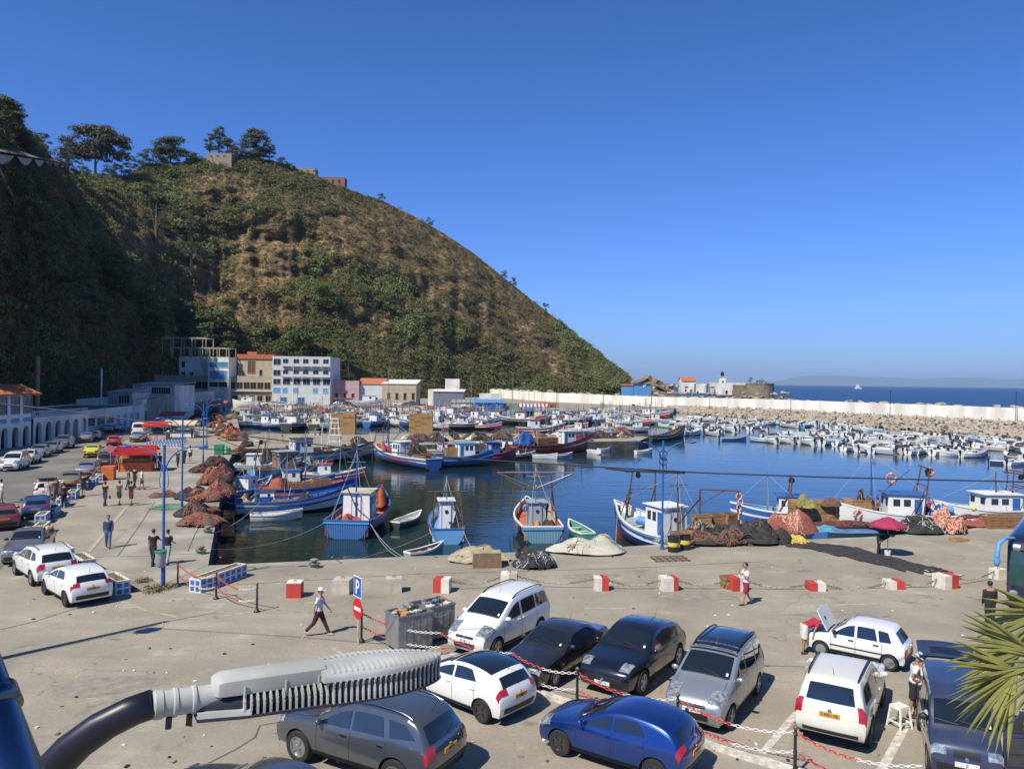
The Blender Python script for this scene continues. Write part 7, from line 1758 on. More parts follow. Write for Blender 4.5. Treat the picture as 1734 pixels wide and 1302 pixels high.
nq(1215,925,150,2.6,1.15,NBR,'long black net bank beside the yellow banded drums',65,loops=120); nq(1270,924,130,2.4,1.55,NB,'higher black net bank with pink float rope',66,loops=60); nq(1190,912,60,1.6,1.2,[M_netbrn,M_sack,M_netblk],'brown net and rag heap behind the drums',67)
nq(1345,908,90,2.4,1.6,[M_netred,M_netred2,M_float2],'coral red net mound with pink floats before the crate wall',68,loops=260,floats=60,r=.045)
nq(1322,922,44,1.2,1.0,NB,'black net lump under the coral red mound',69,loops=40); nq(1352,922,52,1.2,.35,[M_floaty,M_floaty,M_sack],'heap of pale yellow floats on a rope',70,loops=120,floats=50,fm=M_floaty)
nq(1337,918,30,1.0,.3,[M_blue,M_blue,M_blue],'crumpled blue tarp beside the yellow floats',71,loops=8)
M_tarpb = pm('blue_tarp', (.12,.20,.38), (.06,.11,.25), 1.5, .6, bump=.05, bscale=3)
nq(1440,903,104,.9,.22,[M_tarpb,M_tarpb,M_tarpb],'wide light blue tarp draped over goods behind the parasol',72,loops=5); nq(1396,902,70,1.4,.35,[pm('cyan_tarp',(.09,.33,.42),(.06,.2,.3),1.5,.6),M_lblue,M_blue],'turquoise tarp folded left of the light blue tarp',73,loops=6); nq(1430,893,120,1.2,.4,[pm('maroon_cloth',(.12,.03,.04),(.07,.02,.03),2,.9),M_netred,M_netbrn],'maroon cloth heap along the white boat',74,loops=40)
nq(1568,906,84,1.8,1.15,[M_netblk,M_netblk,M_rope],'black net mountain against the long white boat',75,loops=60); nq(1617,905,62,2.2,1.7,[M_netorg,M_float2,M_netred],'glowing orange red net mound right of the black net',76,loops=260,floats=40,r=.045)
nq(1672,893,80,1.5,.55,[M_netred,M_netred2,M_white],'low red and white net heap under the rounded cabin boat',77,loops=120); nq(1660,890,120,1.2,.6,[pm('maroon_cloth',(.12,.03,.04)),M_netred,M_netbrn],'maroon heap along the last white boat',78,loops=40)
nq(1130,922,50,1.0,.4,[M_netgrn,M_rope,M_netgrn],'pale green rope heap next to the waterside lamp post',79,loops=60)
g = MB(); g.ball((0,0,.16),.17,12); o = g.build('buoy', M_floaty, smooth=True, loc=G(1649,880)+Vector((0,0,.6))); tag(o,'round yellow buoy before the rounded cabin boat','buoy')
# net laid out flat across the quay
rows = []; up_ = [(1330,916),(1380,918),(1440,925),(1490,937),(1540,950),(1590,962),(1612,968)]; lo_ = [(1330,924),(1372,930),(1420,941),(1470,953),(1520,964),(1560,969),(1580,971)]
g = MB(); A = [G(*p, .03) for p in up_]; B = [G(*p, .03) for p in lo_]; nr = 40
for i in range(nr+1):
    s_ = i/nr*(len(A)-1); k = min(int(s_), len(A)-2); f = s_-k; a, b = A[k].lerp(A[k+1], f), B[k].lerp(B[k+1], f)
    rows.append([tuple(a.lerp(b, j/8)+Vector((0, .9*noise.noise(Vector((i*.35,j*.4,1)))*(1 if j in (0,8) else .5), .05+.09*noise.noise(Vector((i*.9,j*.9,5))) if 0 < j < 8 else 0))) for j in range(9)])
g.grid(rows); fn = g.build('spread_net', M_netblk, smooth=True); tag(fn, 'long black net spread flat across the open quay', 'net')
rows = []; A, B = [G(1560,962,.04), G(1622,972,.04), G(1634,972,.04)], [G(1566,973,.04), G(1600,978,.04), G(1622,977,.04)]; g = MB(); g.grid([[tuple(a.lerp(b,j/4)+Vector((0,0,.03*(j%2)))) for j in range(5)] for a, b in zip(A,B)]); tag(g.build('net_end', M_palesack), 'white rope end of the spread black net', 'net')
# parasol, bucket, stools, drums, frame
b = G(1503,941); T = thing('parasol', 'crimson parasol standing in a white bucket over the mender', 'parasol', b); g = MB(); hh = 2.15; g.tube([(0,0,.1),(0,0,hh)], .02, 8); g.build('pole', M_steel, T); g = MB(); rows = [[(.03,0,hh)]*9]
rows = [[(r_*math.cos(2*PI*j/8), r_*math.sin(2*PI*j/8), hh-d_) for j in range(8)] for r_, d_ in ((.02,-.02),(.38,.10),(.39,.15),(.7,.28),(1.0,.44),(1.0,.53))]; g.grid(rows, closed=True, flip=True); g.build('canopy', pm('crimson_cloth', (.36,.03,.085), (.28,.025,.065), 3, .7), T)
g = MB(); g.lathe([(.15,0),(.17,.3),(.16,.3),(.15,.05)], 14); g.build('bucket', M_white, T)
def stool(px, py, label, mat, rz=0, h=.42, w_=.36, z=0):
    T = thing('plastic_stool', label, 'stool', G(px,py,z), rz); g = MB(); g.box((0,0,h-.02),(w_,w_,.04)); g.box((0,0,h-.06),(w_*1.04,w_*1.04,.04)); g.build('seat', mat, T)
    for sx in (1,-1):
        for sy in (1,-1): g = MB(); g.tube([(sx*w_*.45,sy*w_*.45,h-.06),(sx*w_*.62,sy*w_*.62,0)], [.035,.028], 6); g.build('leg', mat, T)
    g = MB()
    for s_ in (1,-1): g.box((0,s_*w_*.52,.16),(w_*1.0,.02,.05)); g.box((s_*w_*.52,0,.16),(.02,w_*1.0,.05))
    g.build('brace', mat, T); return T
stool(1523,1230,'tall white plastic stool standing on the white bay line', M_white, .4, .60, .36); stool(1301,921,'small blue plastic stool beside the black net bank', M_blue, .2)
barrel('black drum with yellow band, left of the pair at the water edge', G(1140,934), .86, .30, M_dark); barrel('black drum with yellow band, right of the pair at the water edge', G(1160,930), .86, .30, M_dark)
crates(G(1150,931)+Vector((.1,.1,.88)), .3, 2, 1, 1, 'wooden fish crate lying on top of the two banded drums', 'crates on the banded drums')
for i, (px, py) in enumerate(((1190,905),(1215,903),(1238,902))): crates(G(px,py)+Vector((0,.3,.5)), .1+.2*i, 1, 1, 4, 'pale wooden fish crate in the row along the red bottomed boat stern', 'crates behind the black net bank', sx=1.7, sy=1.6)
T = thing('steel_frame', 'flat rusty steel grid frame lying before the drums', 'frame', G(1136,949)+Vector((0,.2,.03)), .15); g = MB()
for i in range(6): g.box((-.9+i*.36,0,0),(.04,1.0,.04),rx=0)
for y in (-.5,0,.5): g.box((0,y,.04),(1.9,.04,.04))
g.build('grid', M_rust, T)
pw = G(1382,888); crates((pw.x,pw.y+.5,0), .0, 5, 1, 9, 'bamboo coloured fish crate in the big wall between two boats', 'crates in the quayside wall', sy=2.2)
nq(1372,892,34,1.6,1.0,[M_olive,M_olive,M_olive],'olive net draped over the crate wall',81,loops=60,z=1.1); nq(1412,890,34,1.0,.9,NR,'red brown net on the right end of the crate wall',82,loops=60,z=1.2)
crates(G(1715,896)+Vector((0,.6,0)), .05, 5, 1, 5, 'brown fish crate in the stack at the right edge of the quay', 'crates at the right edge', sy=2.2, me=CRATE2)
for i, (px, py, nz, lb) in enumerate(((1628,917,1,'single pale wooden crate lying alone on the open quay'),(1243,996,3,'old wooden crate behind the red block near the man with phone'))): crates(G(px,py)+Vector((0,.2,0)), .3, 1, 1, nz, lb, None if nz == 1 else 'crates behind the red block', sx=1.6, sy=1.4)
# the two tall crate stacks on the pier
for px, lb in ((580,'wooden fish crate in the tall left stack on the pier'),(712,'wooden fish crate in the tall right stack on the pier')):
    p = G(px, 736); crates((p.x, p.y+.8, 0), 0, 4, 1, 11, lb, 'crates in the pier stack at %s' % ('left' if px < 600 else 'right'), sx=1.6, sz=1.94, sy=2.6)
nq(578,700,36,1.5,.7,NBR,'net bundle on top of the left crate stack',83,z=3.7) 
b = G(567,757); T = thing('scaffold_tower', 'white ladder like frame tower on the pier before the crate stack', 'frame', b); g = MB()
for sx in (1,-1):
    for sy in (1,-1): g.tube([(sx*.9,sy*.6,0),(sx*.45,sy*.3,3.9)], .07, 6)
for z in (.8,1.7,2.6,3.4): w_ = .9-.45*z/3.9; g.box((0,-w_*.66,z),(w_*2,.08,.1)); g.box((0,w_*.66,z),(w_*2,.08,.1))
g.build('frame', M_white, T); g = MB(); g.box((0,0,3.92),(1.1,.8,.1)); g.build('seat', M_white, T)
# bollards
for px, py, lb in ((340,938,'rusty mooring bollard on the left quay corner'),(532,961,'rope wound bollard on the front quay edge'),(352,903,'low bollard by the red brown net heap')):
    T = thing('bollard', lb, 'bollard', G(px,py)); g = MB(); g.lathe([(.2,0),(.2,.03),(.13,.06),(.12,.3),(.2,.36),(.2,.42),(.1,.46)], 14); autosmooth(g.build('post', pm('bollard_iron',(.30,.27,.20),(.2,.15,.1),4,.8), T), 40)
    g = MB()
    for k in range(4): g.tube([((.2+.03*k)*math.cos(u),(.16+.03*k)*math.sin(u),.08+k*.045) for u in [2*PI*i/12 for i in range(13)]], .02, 4)
    g.build('rope_turns', M_netgrn, T)
# mooring lines
def mline(a, b, sag, label, grp='mooring lines to the quay'):
    a, b = Vector(a), Vector(b); pts = [a.lerp(b, i/14)-Vector((0,0,sag*4*(i/14)*(1-i/14))) for i in range(15)]; g = MB(); g.tube(pts, .018, 4); tag(g.build('mooring_rope', M_rope), label, 'rope', grp)
s1 = inboat(b1,.0,1.5,1.1); s2 = inboat(b1,.02,-1.6,1.1)
mline(s1, G(360,930,0), .5, 'pale rope from the big blue boat to the left quay', None); mline(s2, G(690,946,0), .35, 'upper pale rope from the big blue boat to the front quay', None); mline(s2+Vector((.1,0,-.1)), G(700,946,0), .7, 'lower pale rope from the big blue boat to the front quay', None)
mline(inboat(b2,0,1.0,.9), G(545,958,0), .3, 'long rope from the narrow cabin boat to the left bollard', None); mline(inboat(b2,0,-1.0,.9), G(810,940,0), .2, 'short rope from the narrow cabin boat to the canvas heap', None)
mline(inboat(b4,.98,0,2.2), PD(1042,925,48)*1.0, .1, 'rope from the bow of the red bottomed boat into the water', None); mline(G(352,905), PD(440,850,60)+Vector((0,0,0)), .4, 'rope from the left quay to the blue railed boat', None); mline(G(385,850), PD(432,835,66), .4, 'rope from the left quay to the orange decked boat', None)
# kiosk, bins, stalls, vans on the left side
kp = G(231,797); T = thing('snack_kiosk', 'orange snack kiosk under a red tiled canopy beside the road', 'kiosk', kp, .25); g = MB(); g.bb(-1.9,1.9,-.9,1.2,0,1.05); g.build('counter', M_orange, T); g = MB()
for x in (-1.85,1.85):
    for y in (-.85,1.15): g.bb(x-.05,x+.05,y-.05,y+.05,1.05,2.35)
g.bb(-1.9,1.9,1.1,1.2,1.05,2.35); g.build('frame', M_orange, T); g = MB(); g.grid([[(-2.5,-1.9,2.25),(2.7,-1.9,2.25)],[(-2.1,.2,3.1),(2.3,.2,3.1)],[(-2.3,1.7,2.4),(2.5,1.7,2.4)]])
for i in range(24): g.tube([(-2.5+i*.225,-1.92,2.28),(-2.1+i*.19,.2,3.13)], .06, 5)
g.bb(-2.5,2.7,-1.95,-1.88,2.1,2.25); g.build('red_canopy', M_red, T); g = MB(); g.bb(-1.5,1.5,-.6,.8,1.06,1.5); g.build('goods', M_wood2, T); T.scale = (.8,.8,.82)
def stall(px, py, rz, w_, d_, h_, col, base, label, bcol=None):
    T = thing('market_stall', label, 'stall', G(px,py), rz); g = MB()
    for sx in (1,-1):
        for sy in (1,-1): g.tube([(sx*w_/2,sy*d_/2,0),(sx*w_/2,sy*d_/2,h_)], .04, 5)
    g.build('frame', M_steel, T); g = MB(); g.grid([[(-w_/2-.3,-d_/2-.5,h_-.15),(w_/2+.3,-d_/2-.5,h_-.15)],[(-w_/2-.2,0,h_+.35),(w_/2+.2,0,h_+.35)],[(-w_/2-.3,d_/2+.4,h_),(w_/2+.3,d_/2+.4,h_)]]); g.bb(-w_/2-.3,w_/2+.3,-d_/2-.53,-d_/2-.5,h_-.4,h_-.15); g.build('awning', col, T)
    g = MB(); g.bb(-w_/2+.1,w_/2-.1,-d_/2+.2,d_/2-.2,.1,.9); g.build('table', base, T); g = MB()
    R_ = random.Random(px)
    for i in range(16): g.box((R_.uniform(-w_/2+.3,w_/2-.3),R_.uniform(-d_/2+.4,d_/2-.4),1.0),(.35,.3,.2),R_.randrange(3))
    g.build('wares', [M_orange,M_green,M_white], T); return T
stall(308,740,.1,4.5,3,2.3,flat('cream_awning',(.62,.52,.34),.7),M_white,'market stall with cream awning near the pier root'); stall(296,722,.1,4,2.6,2.5,M_red,M_white,'market stall with red awning behind the cream one'); stall(268,744,.1,3,2.5,2.4,M_red,pm('striped_red',(.4,.1,.08),(.5,.45,.4),3,.7),'red awning stall with striped side')
for i, px in enumerate((336,344,352,361,371)): stall(px, 700-i*1.2, .1, 4.5,3,2.5, M_float, M_blue, 'orange parasol stall in the far market row') ['group'] = 'orange stalls in the far market row'
for px, py, lb, m_ in ((184,812,'orange square litter bin by the planters',M_orange),(371,770,'green wheeled bin on the promenade',M_green)):
    T = thing('litter_bin', lb, 'bin', G(px,py), .2); g = MB(); g.box((0,0,.6),(1.0,.8,1.1),taper=1.08); g.build('tub', m_, T); g = MB(); g.box((0,.05,1.19),(1.1,.9,.07),rx=.05); g.build('lid', m_, T)
    for x in (-.35,.35): g = MB(); g.lathe([(.02,-.04),(.09,-.04),(.09,.04),(.02,.04)],10,0,Mx((x,.36,.09),ry=PI/2)); g.build('wheel', M_rubber, T)
nq(383,768,20,1.6,.9,[M_green,M_green,M_green],'crumpled green tarp right of the green bin',84,loops=6)
T = thing('round_sign', 'small pink round sign on a thin post by the dark suv', 'road sign', G(187,800), .2); g = MB(); g.tube([(0,0,0),(0,0,2.2)],.03,6); g.build('post',M_steel,T); g = MB(); g.lathe([(.38,-.015),(.38,.015)],20,0,Mx((0,-.05,2.3),rx=PI/2)); g.build('disc', flat('sign_pink',(.5,.12,.2),.5), T)
print('p6 ok', NCR[0])
# ------------------------------------------------------------------ more cars: left road, far quay
def lcar(spec, paint, front, rear, side, name, label, rim=None, lod=1, roofmat=None, group=None, cat='car', plate='0'):
    m, h = place(spec, front, rear, side); return make_car(name, label, cat, spec, paint, m, h, group, lod, roofmat, rim, plate, plate)
CROSS = dict(SUV); CROSS.update(W=1.80, zb=1.02, r=.34, sill=.30, rails=(-.3,1.5)); CROSS['prof'] = [tuple([p[0]*.93, p[1]*.93]+list(p[2:])) for p in SUV['prof']]; CROSS['wx'] = (-1.33,1.33); CROSS['win'] = [(-.75,.10,1.03,1.06,.14,.012,0,10,.42,0),(.18,1.0,1.06,1.09,.14,.012,0,8,0,-.12),(1.15,1.7,1.11,1.15,.15,.012,0,6,-.10,-.26)]; CROSS['k'] = dict(SUV['k']); CROSS['k'].update(doors=(-.82,.14,1.1), mx=-.68)
lcar(CROSS, paint_white, (28,974), (53,991), -1, 'parked_car', 'white crossover with silver roof rails on the left kerb', lod=0, plate='113')
lcar(HATCH, paint_white, (76,1006), (113,1028), -1, 'parked_car', 'white sporty hatchback with dark rear window on the left kerb', lod=0, rim=M_rimd, roofmat=None, plate='110')
P_red = car_paint('red_car_paint', (.38,.02,.02), 0, .3); P_maroon = car_paint('dark_red_paint', (.16,.015,.02), 0, .3); P_mblue = car_paint('mid_blue_paint', (.02,.07,.24), .3, .3); P_gold = car_paint('gold_car_paint', (.30,.27,.13), .5, .35); P_yel = car_paint('yellow_taxi_paint', (.62,.60,.02), 0, .35); P_gr2 = car_paint('mid_grey_paint', (.16,.16,.17), .4, .35); P_white2 = car_paint('dusty_white_paint', (.60,.60,.57), 0, .5, .15); P_dark2 = car_paint('dark_grey_paint', (.04,.042,.045), .2, .35)
# grey pickup carrying potatoes
PICK = dict(SEDAN); PICK.update(W=1.74, zb=.98, r=.32, sill=.28, win=[(-.62,.20,1.0,1.01,.12,.012,0,10,.44,0)], prof=P_((-2.30,.28),(-2.36,.45),(-2.34,.74),(-2.22,.84),(-1.25,.98),(-.92,1.02),(-.28,1.46),(.15,1.50),(.35,1.47),(.50,1.0),(2.2,.98),(2.3,.92),(2.33,.50),(2.25,.30))); PICK['k'] = dict(SEDAN['k']); PICK['k'].update(doors=(-.78,.30), handles=(.12,))
pk_p = G(40,958); h_ = Vector((.35,-.94,0)).normalized(); T_, c_ = make_car('pickup_truck', 'dark grey pickup heaped with pale melons beside the red car', 'pickup', PICK, P_gr2, pk_p+Vector((-.9,1.9,0)), h_, lod=0, plate_f='0')
g = MB(); R_ = random.Random(4)
for i in range(230): g.ball((R_.uniform(.65,2.1), R_.uniform(-.68,.68), 1.02+R_.uniform(0,.16)), .085, 6, 0, (1.2,1,1))
tag(g.build('melon_load', pm('melon', (.55,.40,.22), (.40,.27,.14), 5, .8), smooth=True, loc=T_.location, rz=T_.rotation_euler[2]), 'load of pale round melons filling the grey pickup', 'melons', kind='stuff')
for a in ((HATCH,P_red,(2,900),(-22,915),None,'red hatchback cut by the left edge behind the pickup'),):
    p = G(8, 895); make_car('parked_car', a[5], 'car', HATCH, P_maroon, (p.x-.6, p.y+.6), Vector((-.62,.78,0)), lod=1)
for spec, paint, px, py, hd, name, label in (
  (HATCH,P_mblue,46,878,(-.5,.86),'parked_car','blue hatchback parked behind the red hatchback at the left'),
  (HATCH,P_white2,68,846,(-.45,.9),'parked_car','white car with its tailgate raised beside the vendors'),
  (SEDAN,P_gold,112,828,(-.35,.94),'parked_car','gold saloon beside the blue and white planters'),
  (SEDAN,paint_silver,140,808,(-.33,.94),'parked_car','silver blue saloon just beyond the gold saloon'),
  (SUV,P_dark2,175,794,(-.33,.94),'parked_car','black suv between yellow taxi and orange kiosk'),
  (SEDAN,P_yel,151,774,(-.33,.94),'taxi','bright yellow taxi driving away along the left road'),
  (HATCH,P_red,187,755,(-.4,.92),'car','bright red car driving ahead of the yellow taxi'),
  (MPV,P_white2,14,797,(.30,-.95),'parked_van','white delivery van at the left edge by the arches'),
  (PICK,P_white2,38,786,(.30,-.95),'parked_car','white pickup parked along the arches behind the van'),
  (HATCH,paint_silver,58,775,(.30,-.95),'parked_car','silver hatchback third in the row along the arches'),
  (SEDAN,paint_silver,80,768,(.30,-.95),'parked_car','silver saloon fourth in the row along the arches'),
  (SUV,P_gr2,100,760,(.30,-.95),'parked_car','grey suv last in the row along the arches'),
  (SEDAN,paint_silver,141,749,(-.4,.92),'parked_car','silver car parked left of the bright red car'),
  (HATCH,paint_silver,155,745,(-.4,.92),'parked_car','pale car in shade before the white shop front'),
  (SEDAN,P_gr2,178,733,(-.4,.92),'parked_car','grey car in front of the white shop front'),
  (SEDAN,paint_silver,196,731,(-.4,.92),'parked_car','silver car closest to the big white van'),
  (SEDAN,P_white2,240,739,(-.3,.95),'parked_car','white saloon just in front of the big white van'),
  (SEDAN,paint_silver,228,748,(-.3,.95),'parked_car','pale green tinted saloon before the big white van'),
  (MPV,P_white2,271,728,(.1,-1),'parked_van','white van behind the red awning stall'),
  (SEDAN,P_white2,262,703,(-.3,.95),'parked_car','small distant white car at the narrow road end'),
  (SEDAN,P_dark2,250,712,(-.3,.95),'parked_car','small distant dark car at the narrow road end'),
  (HATCH,paint_silver,290,706,(.9,.2),'parked_car','small distant silver car by the orange stalls')):
    p = G(px, py); make_car(name, label, 'taxi' if name == 'taxi' else ('van' if 'van' in name else 'car'), spec, paint, (p.x, p.y+1.0), Vector((*hd,0)).normalized(), None, 1)
    if 'tailgate raised' in label:
        h3 = Vector((*hd,0)).normalized(); T = [o for o in COL.objects if o.get('label') == label][0]; g = MB(); g.grid([[(1.55+d*.75, y, 1.42+d*.35) for y in (-.6,0,.6)] for d in (0,.5,1)]); g.grid([[(1.55+d*.75, y, 1.38+d*.35) for y in (-.6,0,.6)] for d in (0,.5,1)], flip=True); g.build('raised_tailgate', P_dark2, T)
BIGV = dict(VAN); BIGV.update(W=2.0, zb=1.5, r=.36, wx=(-1.9,1.6), sill=.36, win=[(-1.75,-.95,1.45,1.5,.35,.012,0,6,.35,0)], prof=[tuple([p[0]*1.38, p[1]*1.36]+list(p[2:])) for p in VAN['prof']]); BIGV['k'] = dict(VAN['k']); BIGV['k'].update(mx=-1.7, doors=(-1.8,-.85), handles=(-1.0,)); 
p = G(226,744); make_car('parked_van', 'large cream white panel van with closed rear doors on the left road', 'van', BIGV, paint_cream, (p.x, p.y+2.2), Vector((-.3,.95,0)).normalized(), None, 1)
p = G(240,712); make_car('parked_van', 'second large van, white with dark windows, far along the road', 'van', BIGV, P_white2, (p.x, p.y+2.2), Vector((.3,-.95,0)).normalized(), None, 1)
Rc = random.Random(8); i = 0
far0 = None
for px in (438,449,461,472,482,494,508,575,590,603,740,752,768,786,700,690,676,1140,1152):
    sp = Rc.choice([SEDAN,HATCH,MPV]); pt = Rc.choice([P_white2,P_white2,paint_silver,P_gr2,P_dark2,P_white2]); py = 688+Rc.uniform(-2,1) if px < 1100 else 688; p = G(px, py)
    make_car('parked_car', 'tiny distant car parked before the far buildings', 'car', sp, pt, (p.x, p.y), Vector((Rc.choice([1,-1,.4]), Rc.uniform(-.3,.3), 0)).normalized(), 'cars parked on the far quay', 2)
# ------------------------------------------------------------------ bus at the right edge
bp_ = G(1690, 1010); hb = Vector((-.62,-.78,0)).normalized(); T = thing('bus', 'dark blue bus with bug eye mirror entering at the right edge', 'bus', Vector((21.9,31.6,0))-hb*5, math.atan2(hb.y, hb.x))
M_bus = flat('bus_blue', (.012,.02,.05), .2, 0, 1.0)
g = MB(); rows = []
for i in range(13):
    f = i/12
    prof = [(4.9,.45),(5.0,.9),(5.0,1.3),(4.92,2.0),(4.75,2.7),(4.5,3.0),(4.1,3.12),(-4.9,3.12),(-5.0,2.9),(-5.0,.45)]
    y = -1.22+2.44*f; e = max(0, abs(y)-1.05); rows.append([(x-(e*1.2 if x > 0 else 0), y, z-(e*.6 if z > 2.9 else 0)) for x, z in prof])
g.grid(rows); g.add([rows[0][k] for k in range(10)], [tuple(range(10))]); g.add([rows[-1][k] for k in range(10)], [tuple(range(10))[::-1]]); autosmooth(g.build('body', M_bus, T), 40)
g = MB(); g.grid([[(5.02-.02, y*1.1, 1.1) for y in (-1,-.5,0,.5,1)],[(5.02, y*1.12, 1.4) for y in (-1,-.5,0,.5,1)],[(4.97, y*1.1, 2.0) for y in (-1,-.5,0,.5,1)],[(4.84, y*1.06, 2.5) for y in (-1,-.5,0,.5,1)]]); g.build('windscreen', flat('bus_glass', (.03,.07,.07), .08), T)
g = MB(); g.box((4.80,0,2.72),(.06,1.5,.30),ry=-.3); ds = g.build('destination_board', M_blackmetal, T)
g = MB()
for i, ch in enumerate('8086'): digits(g, ch, (0,0,0), .22, 0, Mx((4.86, -.35+i*.22, 2.72), ry=-.3) @ Euler((PI/2,0,PI/2)).to_matrix().to_4x4())
g.build('destination_figures', flat('led_blue', (.05,.45,.75), .4), ds)
for sy in (1,-1):
    for k in range(5): g = MB(); g.bb(-4.4+k*1.7,-3.0+k*1.7,sy*1.22-.015,sy*1.22+.015,1.35,2.6); g.build('side_window', M_cglass, T)
    for x in (3.1,-3.0): wheel(T, x, sy*1.08, .48, .28, M_rim, 10, -sy, 1)
    g = MB(); g.ball((4.98,sy*.95,.8),.14,10,0,(.4,1.2,.8)); g.build('headlight', M_lamp, T)
    g = MB(); g.tube([(4.5,sy*1.0,3.0),(5.1,sy*1.25,3.05),(5.5,sy*1.45,2.85),(5.55,sy*1.5,2.3)], [.06,.07,.09,.10], 8); g.ball((5.55,sy*1.5,2.15),.16,10,0,(.6,.8,1.6)); autosmooth(g.build('wing_mirror', M_lblue, T), 60)
# ------------------------------------------------------------------ people
def ring(c, rx, ry, M, n=12): return [tuple(M @ Vector((c[0]+rx*math.cos(2*PI*j/n), c[1]+ry*math.sin(2*PI*j/n), c[2]))) for j in range(n)]
def remesh(g, name, mats, parent, vox):
    o = g.build(name, mats, parent); m = o.modifiers.new('r', 'REMESH'); m.mode = 'VOXEL'; m.voxel_size = vox; m.use_smooth_shade = True
    s = o.modifiers.new('s', 'SMOOTH'); s.iterations = 2; s.factor = .5
    me = baked(o); o.modifiers.clear()
    me.materials.clear(); me.materials.append(mats if not isinstance(mats, list) else mats[0]); o.data = me; return o
SKIN = [pm('skin', (.42,.24,.16), (.36,.20,.13), 4, .6)]
M_hair = flat('dark_hair', (.02,.015,.012), .6)
def cloth(name, c): return pm('cloth_'+name, c, tuple(x*.75 for x in c), 7, .9, bump=.004, bscale=30)
def person(label, loc, heading, shirt=(.02,.02,.025), legs=(.03,.03,.04), stride=.35, lean=0.0, armL=(.15,.25), armR=(-.15,.25), long_sleeve=False, shorts=False, h=1.75, hat=None, shoes=(.05,.04,.04), bend=0.0, skirt=False, vox=.022, headpitch=0, mask=False, phone=False, bag=None):
    """faces +x locally; arm = (swing forward at the shoulder, elbow bend); bend = how far the trunk is folded at the hips"""
    T = thing('person', label, 'person', loc, math.atan2(heading[1], heading[0])); k = h/1.75
    S4 = Matrix.Scale(k, 4); Pv = Matrix.Translation((0,0,.92)) @ Matrix.Rotation(lean+bend, 4, 'Y') @ Matrix.Translation((0,0,-.92)); U = S4 @ Pv
    body, sh, tr = MB(), MB(), MB()
    def torso(g, e, z0, z1):
        secs = [(.86,.10,.155,.0),(.95,.115,.165,0),(1.08,.10,.145,.01),(1.2,.11,.16,.01),(1.32,.12,.18,.0),(1.42,.10,.185,-.01),(1.47,.07,.12,-.01)]
        rows = [ring((dx,0,z), rx+e, ry+e, U) for z, rx, ry, dx in secs if z0 <= z <= z1]; g.grid(rows, closed=True); g.f.append(tuple(range(len(g.v)-12*len(rows), len(g.v)-12*len(rows)+12))[::-1]); g.m.append(0); g.f.append(tuple(range(len(g.v)-12, len(g.v)))); g.m.append(0)
    torso(body, 0, .8, 1.5); torso(sh, .018, .9, 1.46)
    body.tube([U @ Vector(p) for p in ((0,0,1.42),(.01,0,1.50),(.02,0,1.58))], [.06*k,.055*k,.055*k], 8)
    HM = U @ Matrix.Translation((.02,0,1.55)) @ Matrix.Rotation(headpitch, 4, 'Y') @ Matrix.Translation((-.02,0,-1.55))
    body.ball((.025,0,1.655), .098, 12, 0, (1.0,.80,1.22), M=HM); body.ball((.05,0,1.60), .065, 8, 0, (1,.8,.9), M=HM); body.ball((.128,0,1.645), .02, 6, 0, (.9,.7,1.5), M=HM)
    for s in (1,-1): body.ball((.01,s*.082,1.65), .025, 6, 0, (.9,.4,1.3), M=HM)
    for s, (sw, el) in ((1,armL),(-1,armR)):
        S_ = Vector((-.005,s*.185,1.41)); d1 = Vector((math.sin(sw), s*.10, -math.cos(sw))); E = S_+d1*.29; a2 = sw+el; d2 = Vector((math.sin(a2), -s*.02, -math.cos(a2))); Wp = E+d2*.25
        body.tube([U @ p for p in (S_+Vector((0,-s*.05,.0)), S_, E, Wp)], [.05*k,.052*k,.038*k,.027*k], 8)
        pm_ = Wp+d2*.05; body.ball(tuple(U @ pm_), .045*k, 8, 0, (.8,.6,1.1))
        for q in range(4):
            off = Vector((.0+(q-1.5)*.019*math.cos(a2), 0, (q-1.5)*.019*math.sin(a2))); f0 = pm_+off+d2*.02; ln = (.062,.072,.07,.055)[q]; f1 = f0+d2*ln*.55; f2 = f1+(d2+Vector((.3,-s*.25,0))).normalized()*ln*.5; body.tube([U @ f0, U @ f1, U @ f2], [.010*k,.009*k,.007*k], 5)
        t0 = Wp+d2*.02; body.tube([U @ t0, U @ (t0+d2*.035+Vector((.035,0,.01))), U @ (t0+d2*.07+Vector((.045,-s*.01,0)))], [.012*k,.011*k,.008*k], 5)
        e2 = E if not long_sleeve else Wp-d2*.02; mid = S_.lerp(E, .62)
        pts = [S_+Vector((0,-s*.06,.0)), S_, mid] if not long_sleeve else [S_+Vector((0,-s*.06,0)), S_, E, e2]
        sh.tube([U @ p for p in pts], ([.066*k,.070*k,.068*k] if not long_sleeve else [.066*k,.068*k,.054*k,.046*k]), 8)
    ST = S4
    for s, st in ((1, stride),(-1, -stride)):
        hp = Vector((0,s*.085,.90)); kn = hp+Vector((math.sin(st)*.44, 0, -math.cos(st)*.44)); back = st*1.0-(.35 if st < 0 else .0)*min(1, abs(st)*3); an = kn+Vector((math.sin(back)*.42, 0, -math.cos(back)*.42))
        dz = 0
        body.tube([ST @ p for p in (hp+Vector((0,0,.03)), hp.lerp(kn,.4), kn, kn.lerp(an,.35), an)], [.085*k,.082*k,.055*k,.052*k,.034*k], 10); body.tube([ST @ (an+Vector((-.03,0,-.03))), ST @ (an+Vector((.12,0,-.06)))], [.038*k,.03*k], 8)
        end = kn.lerp(an,.96) if not shorts else hp.lerp(kn,.92)
        tr.tube([ST @ p for p in ([hp+Vector((0,0,.04)), hp.lerp(kn,.5), kn, end] if not shorts else [hp+Vector((0,0,.04)), hp.lerp(kn,.5), end])], ([.105*k,.10*k,.078*k,.062*k] if not shorts else [.11*k,.108*k,.105*k]), 10)
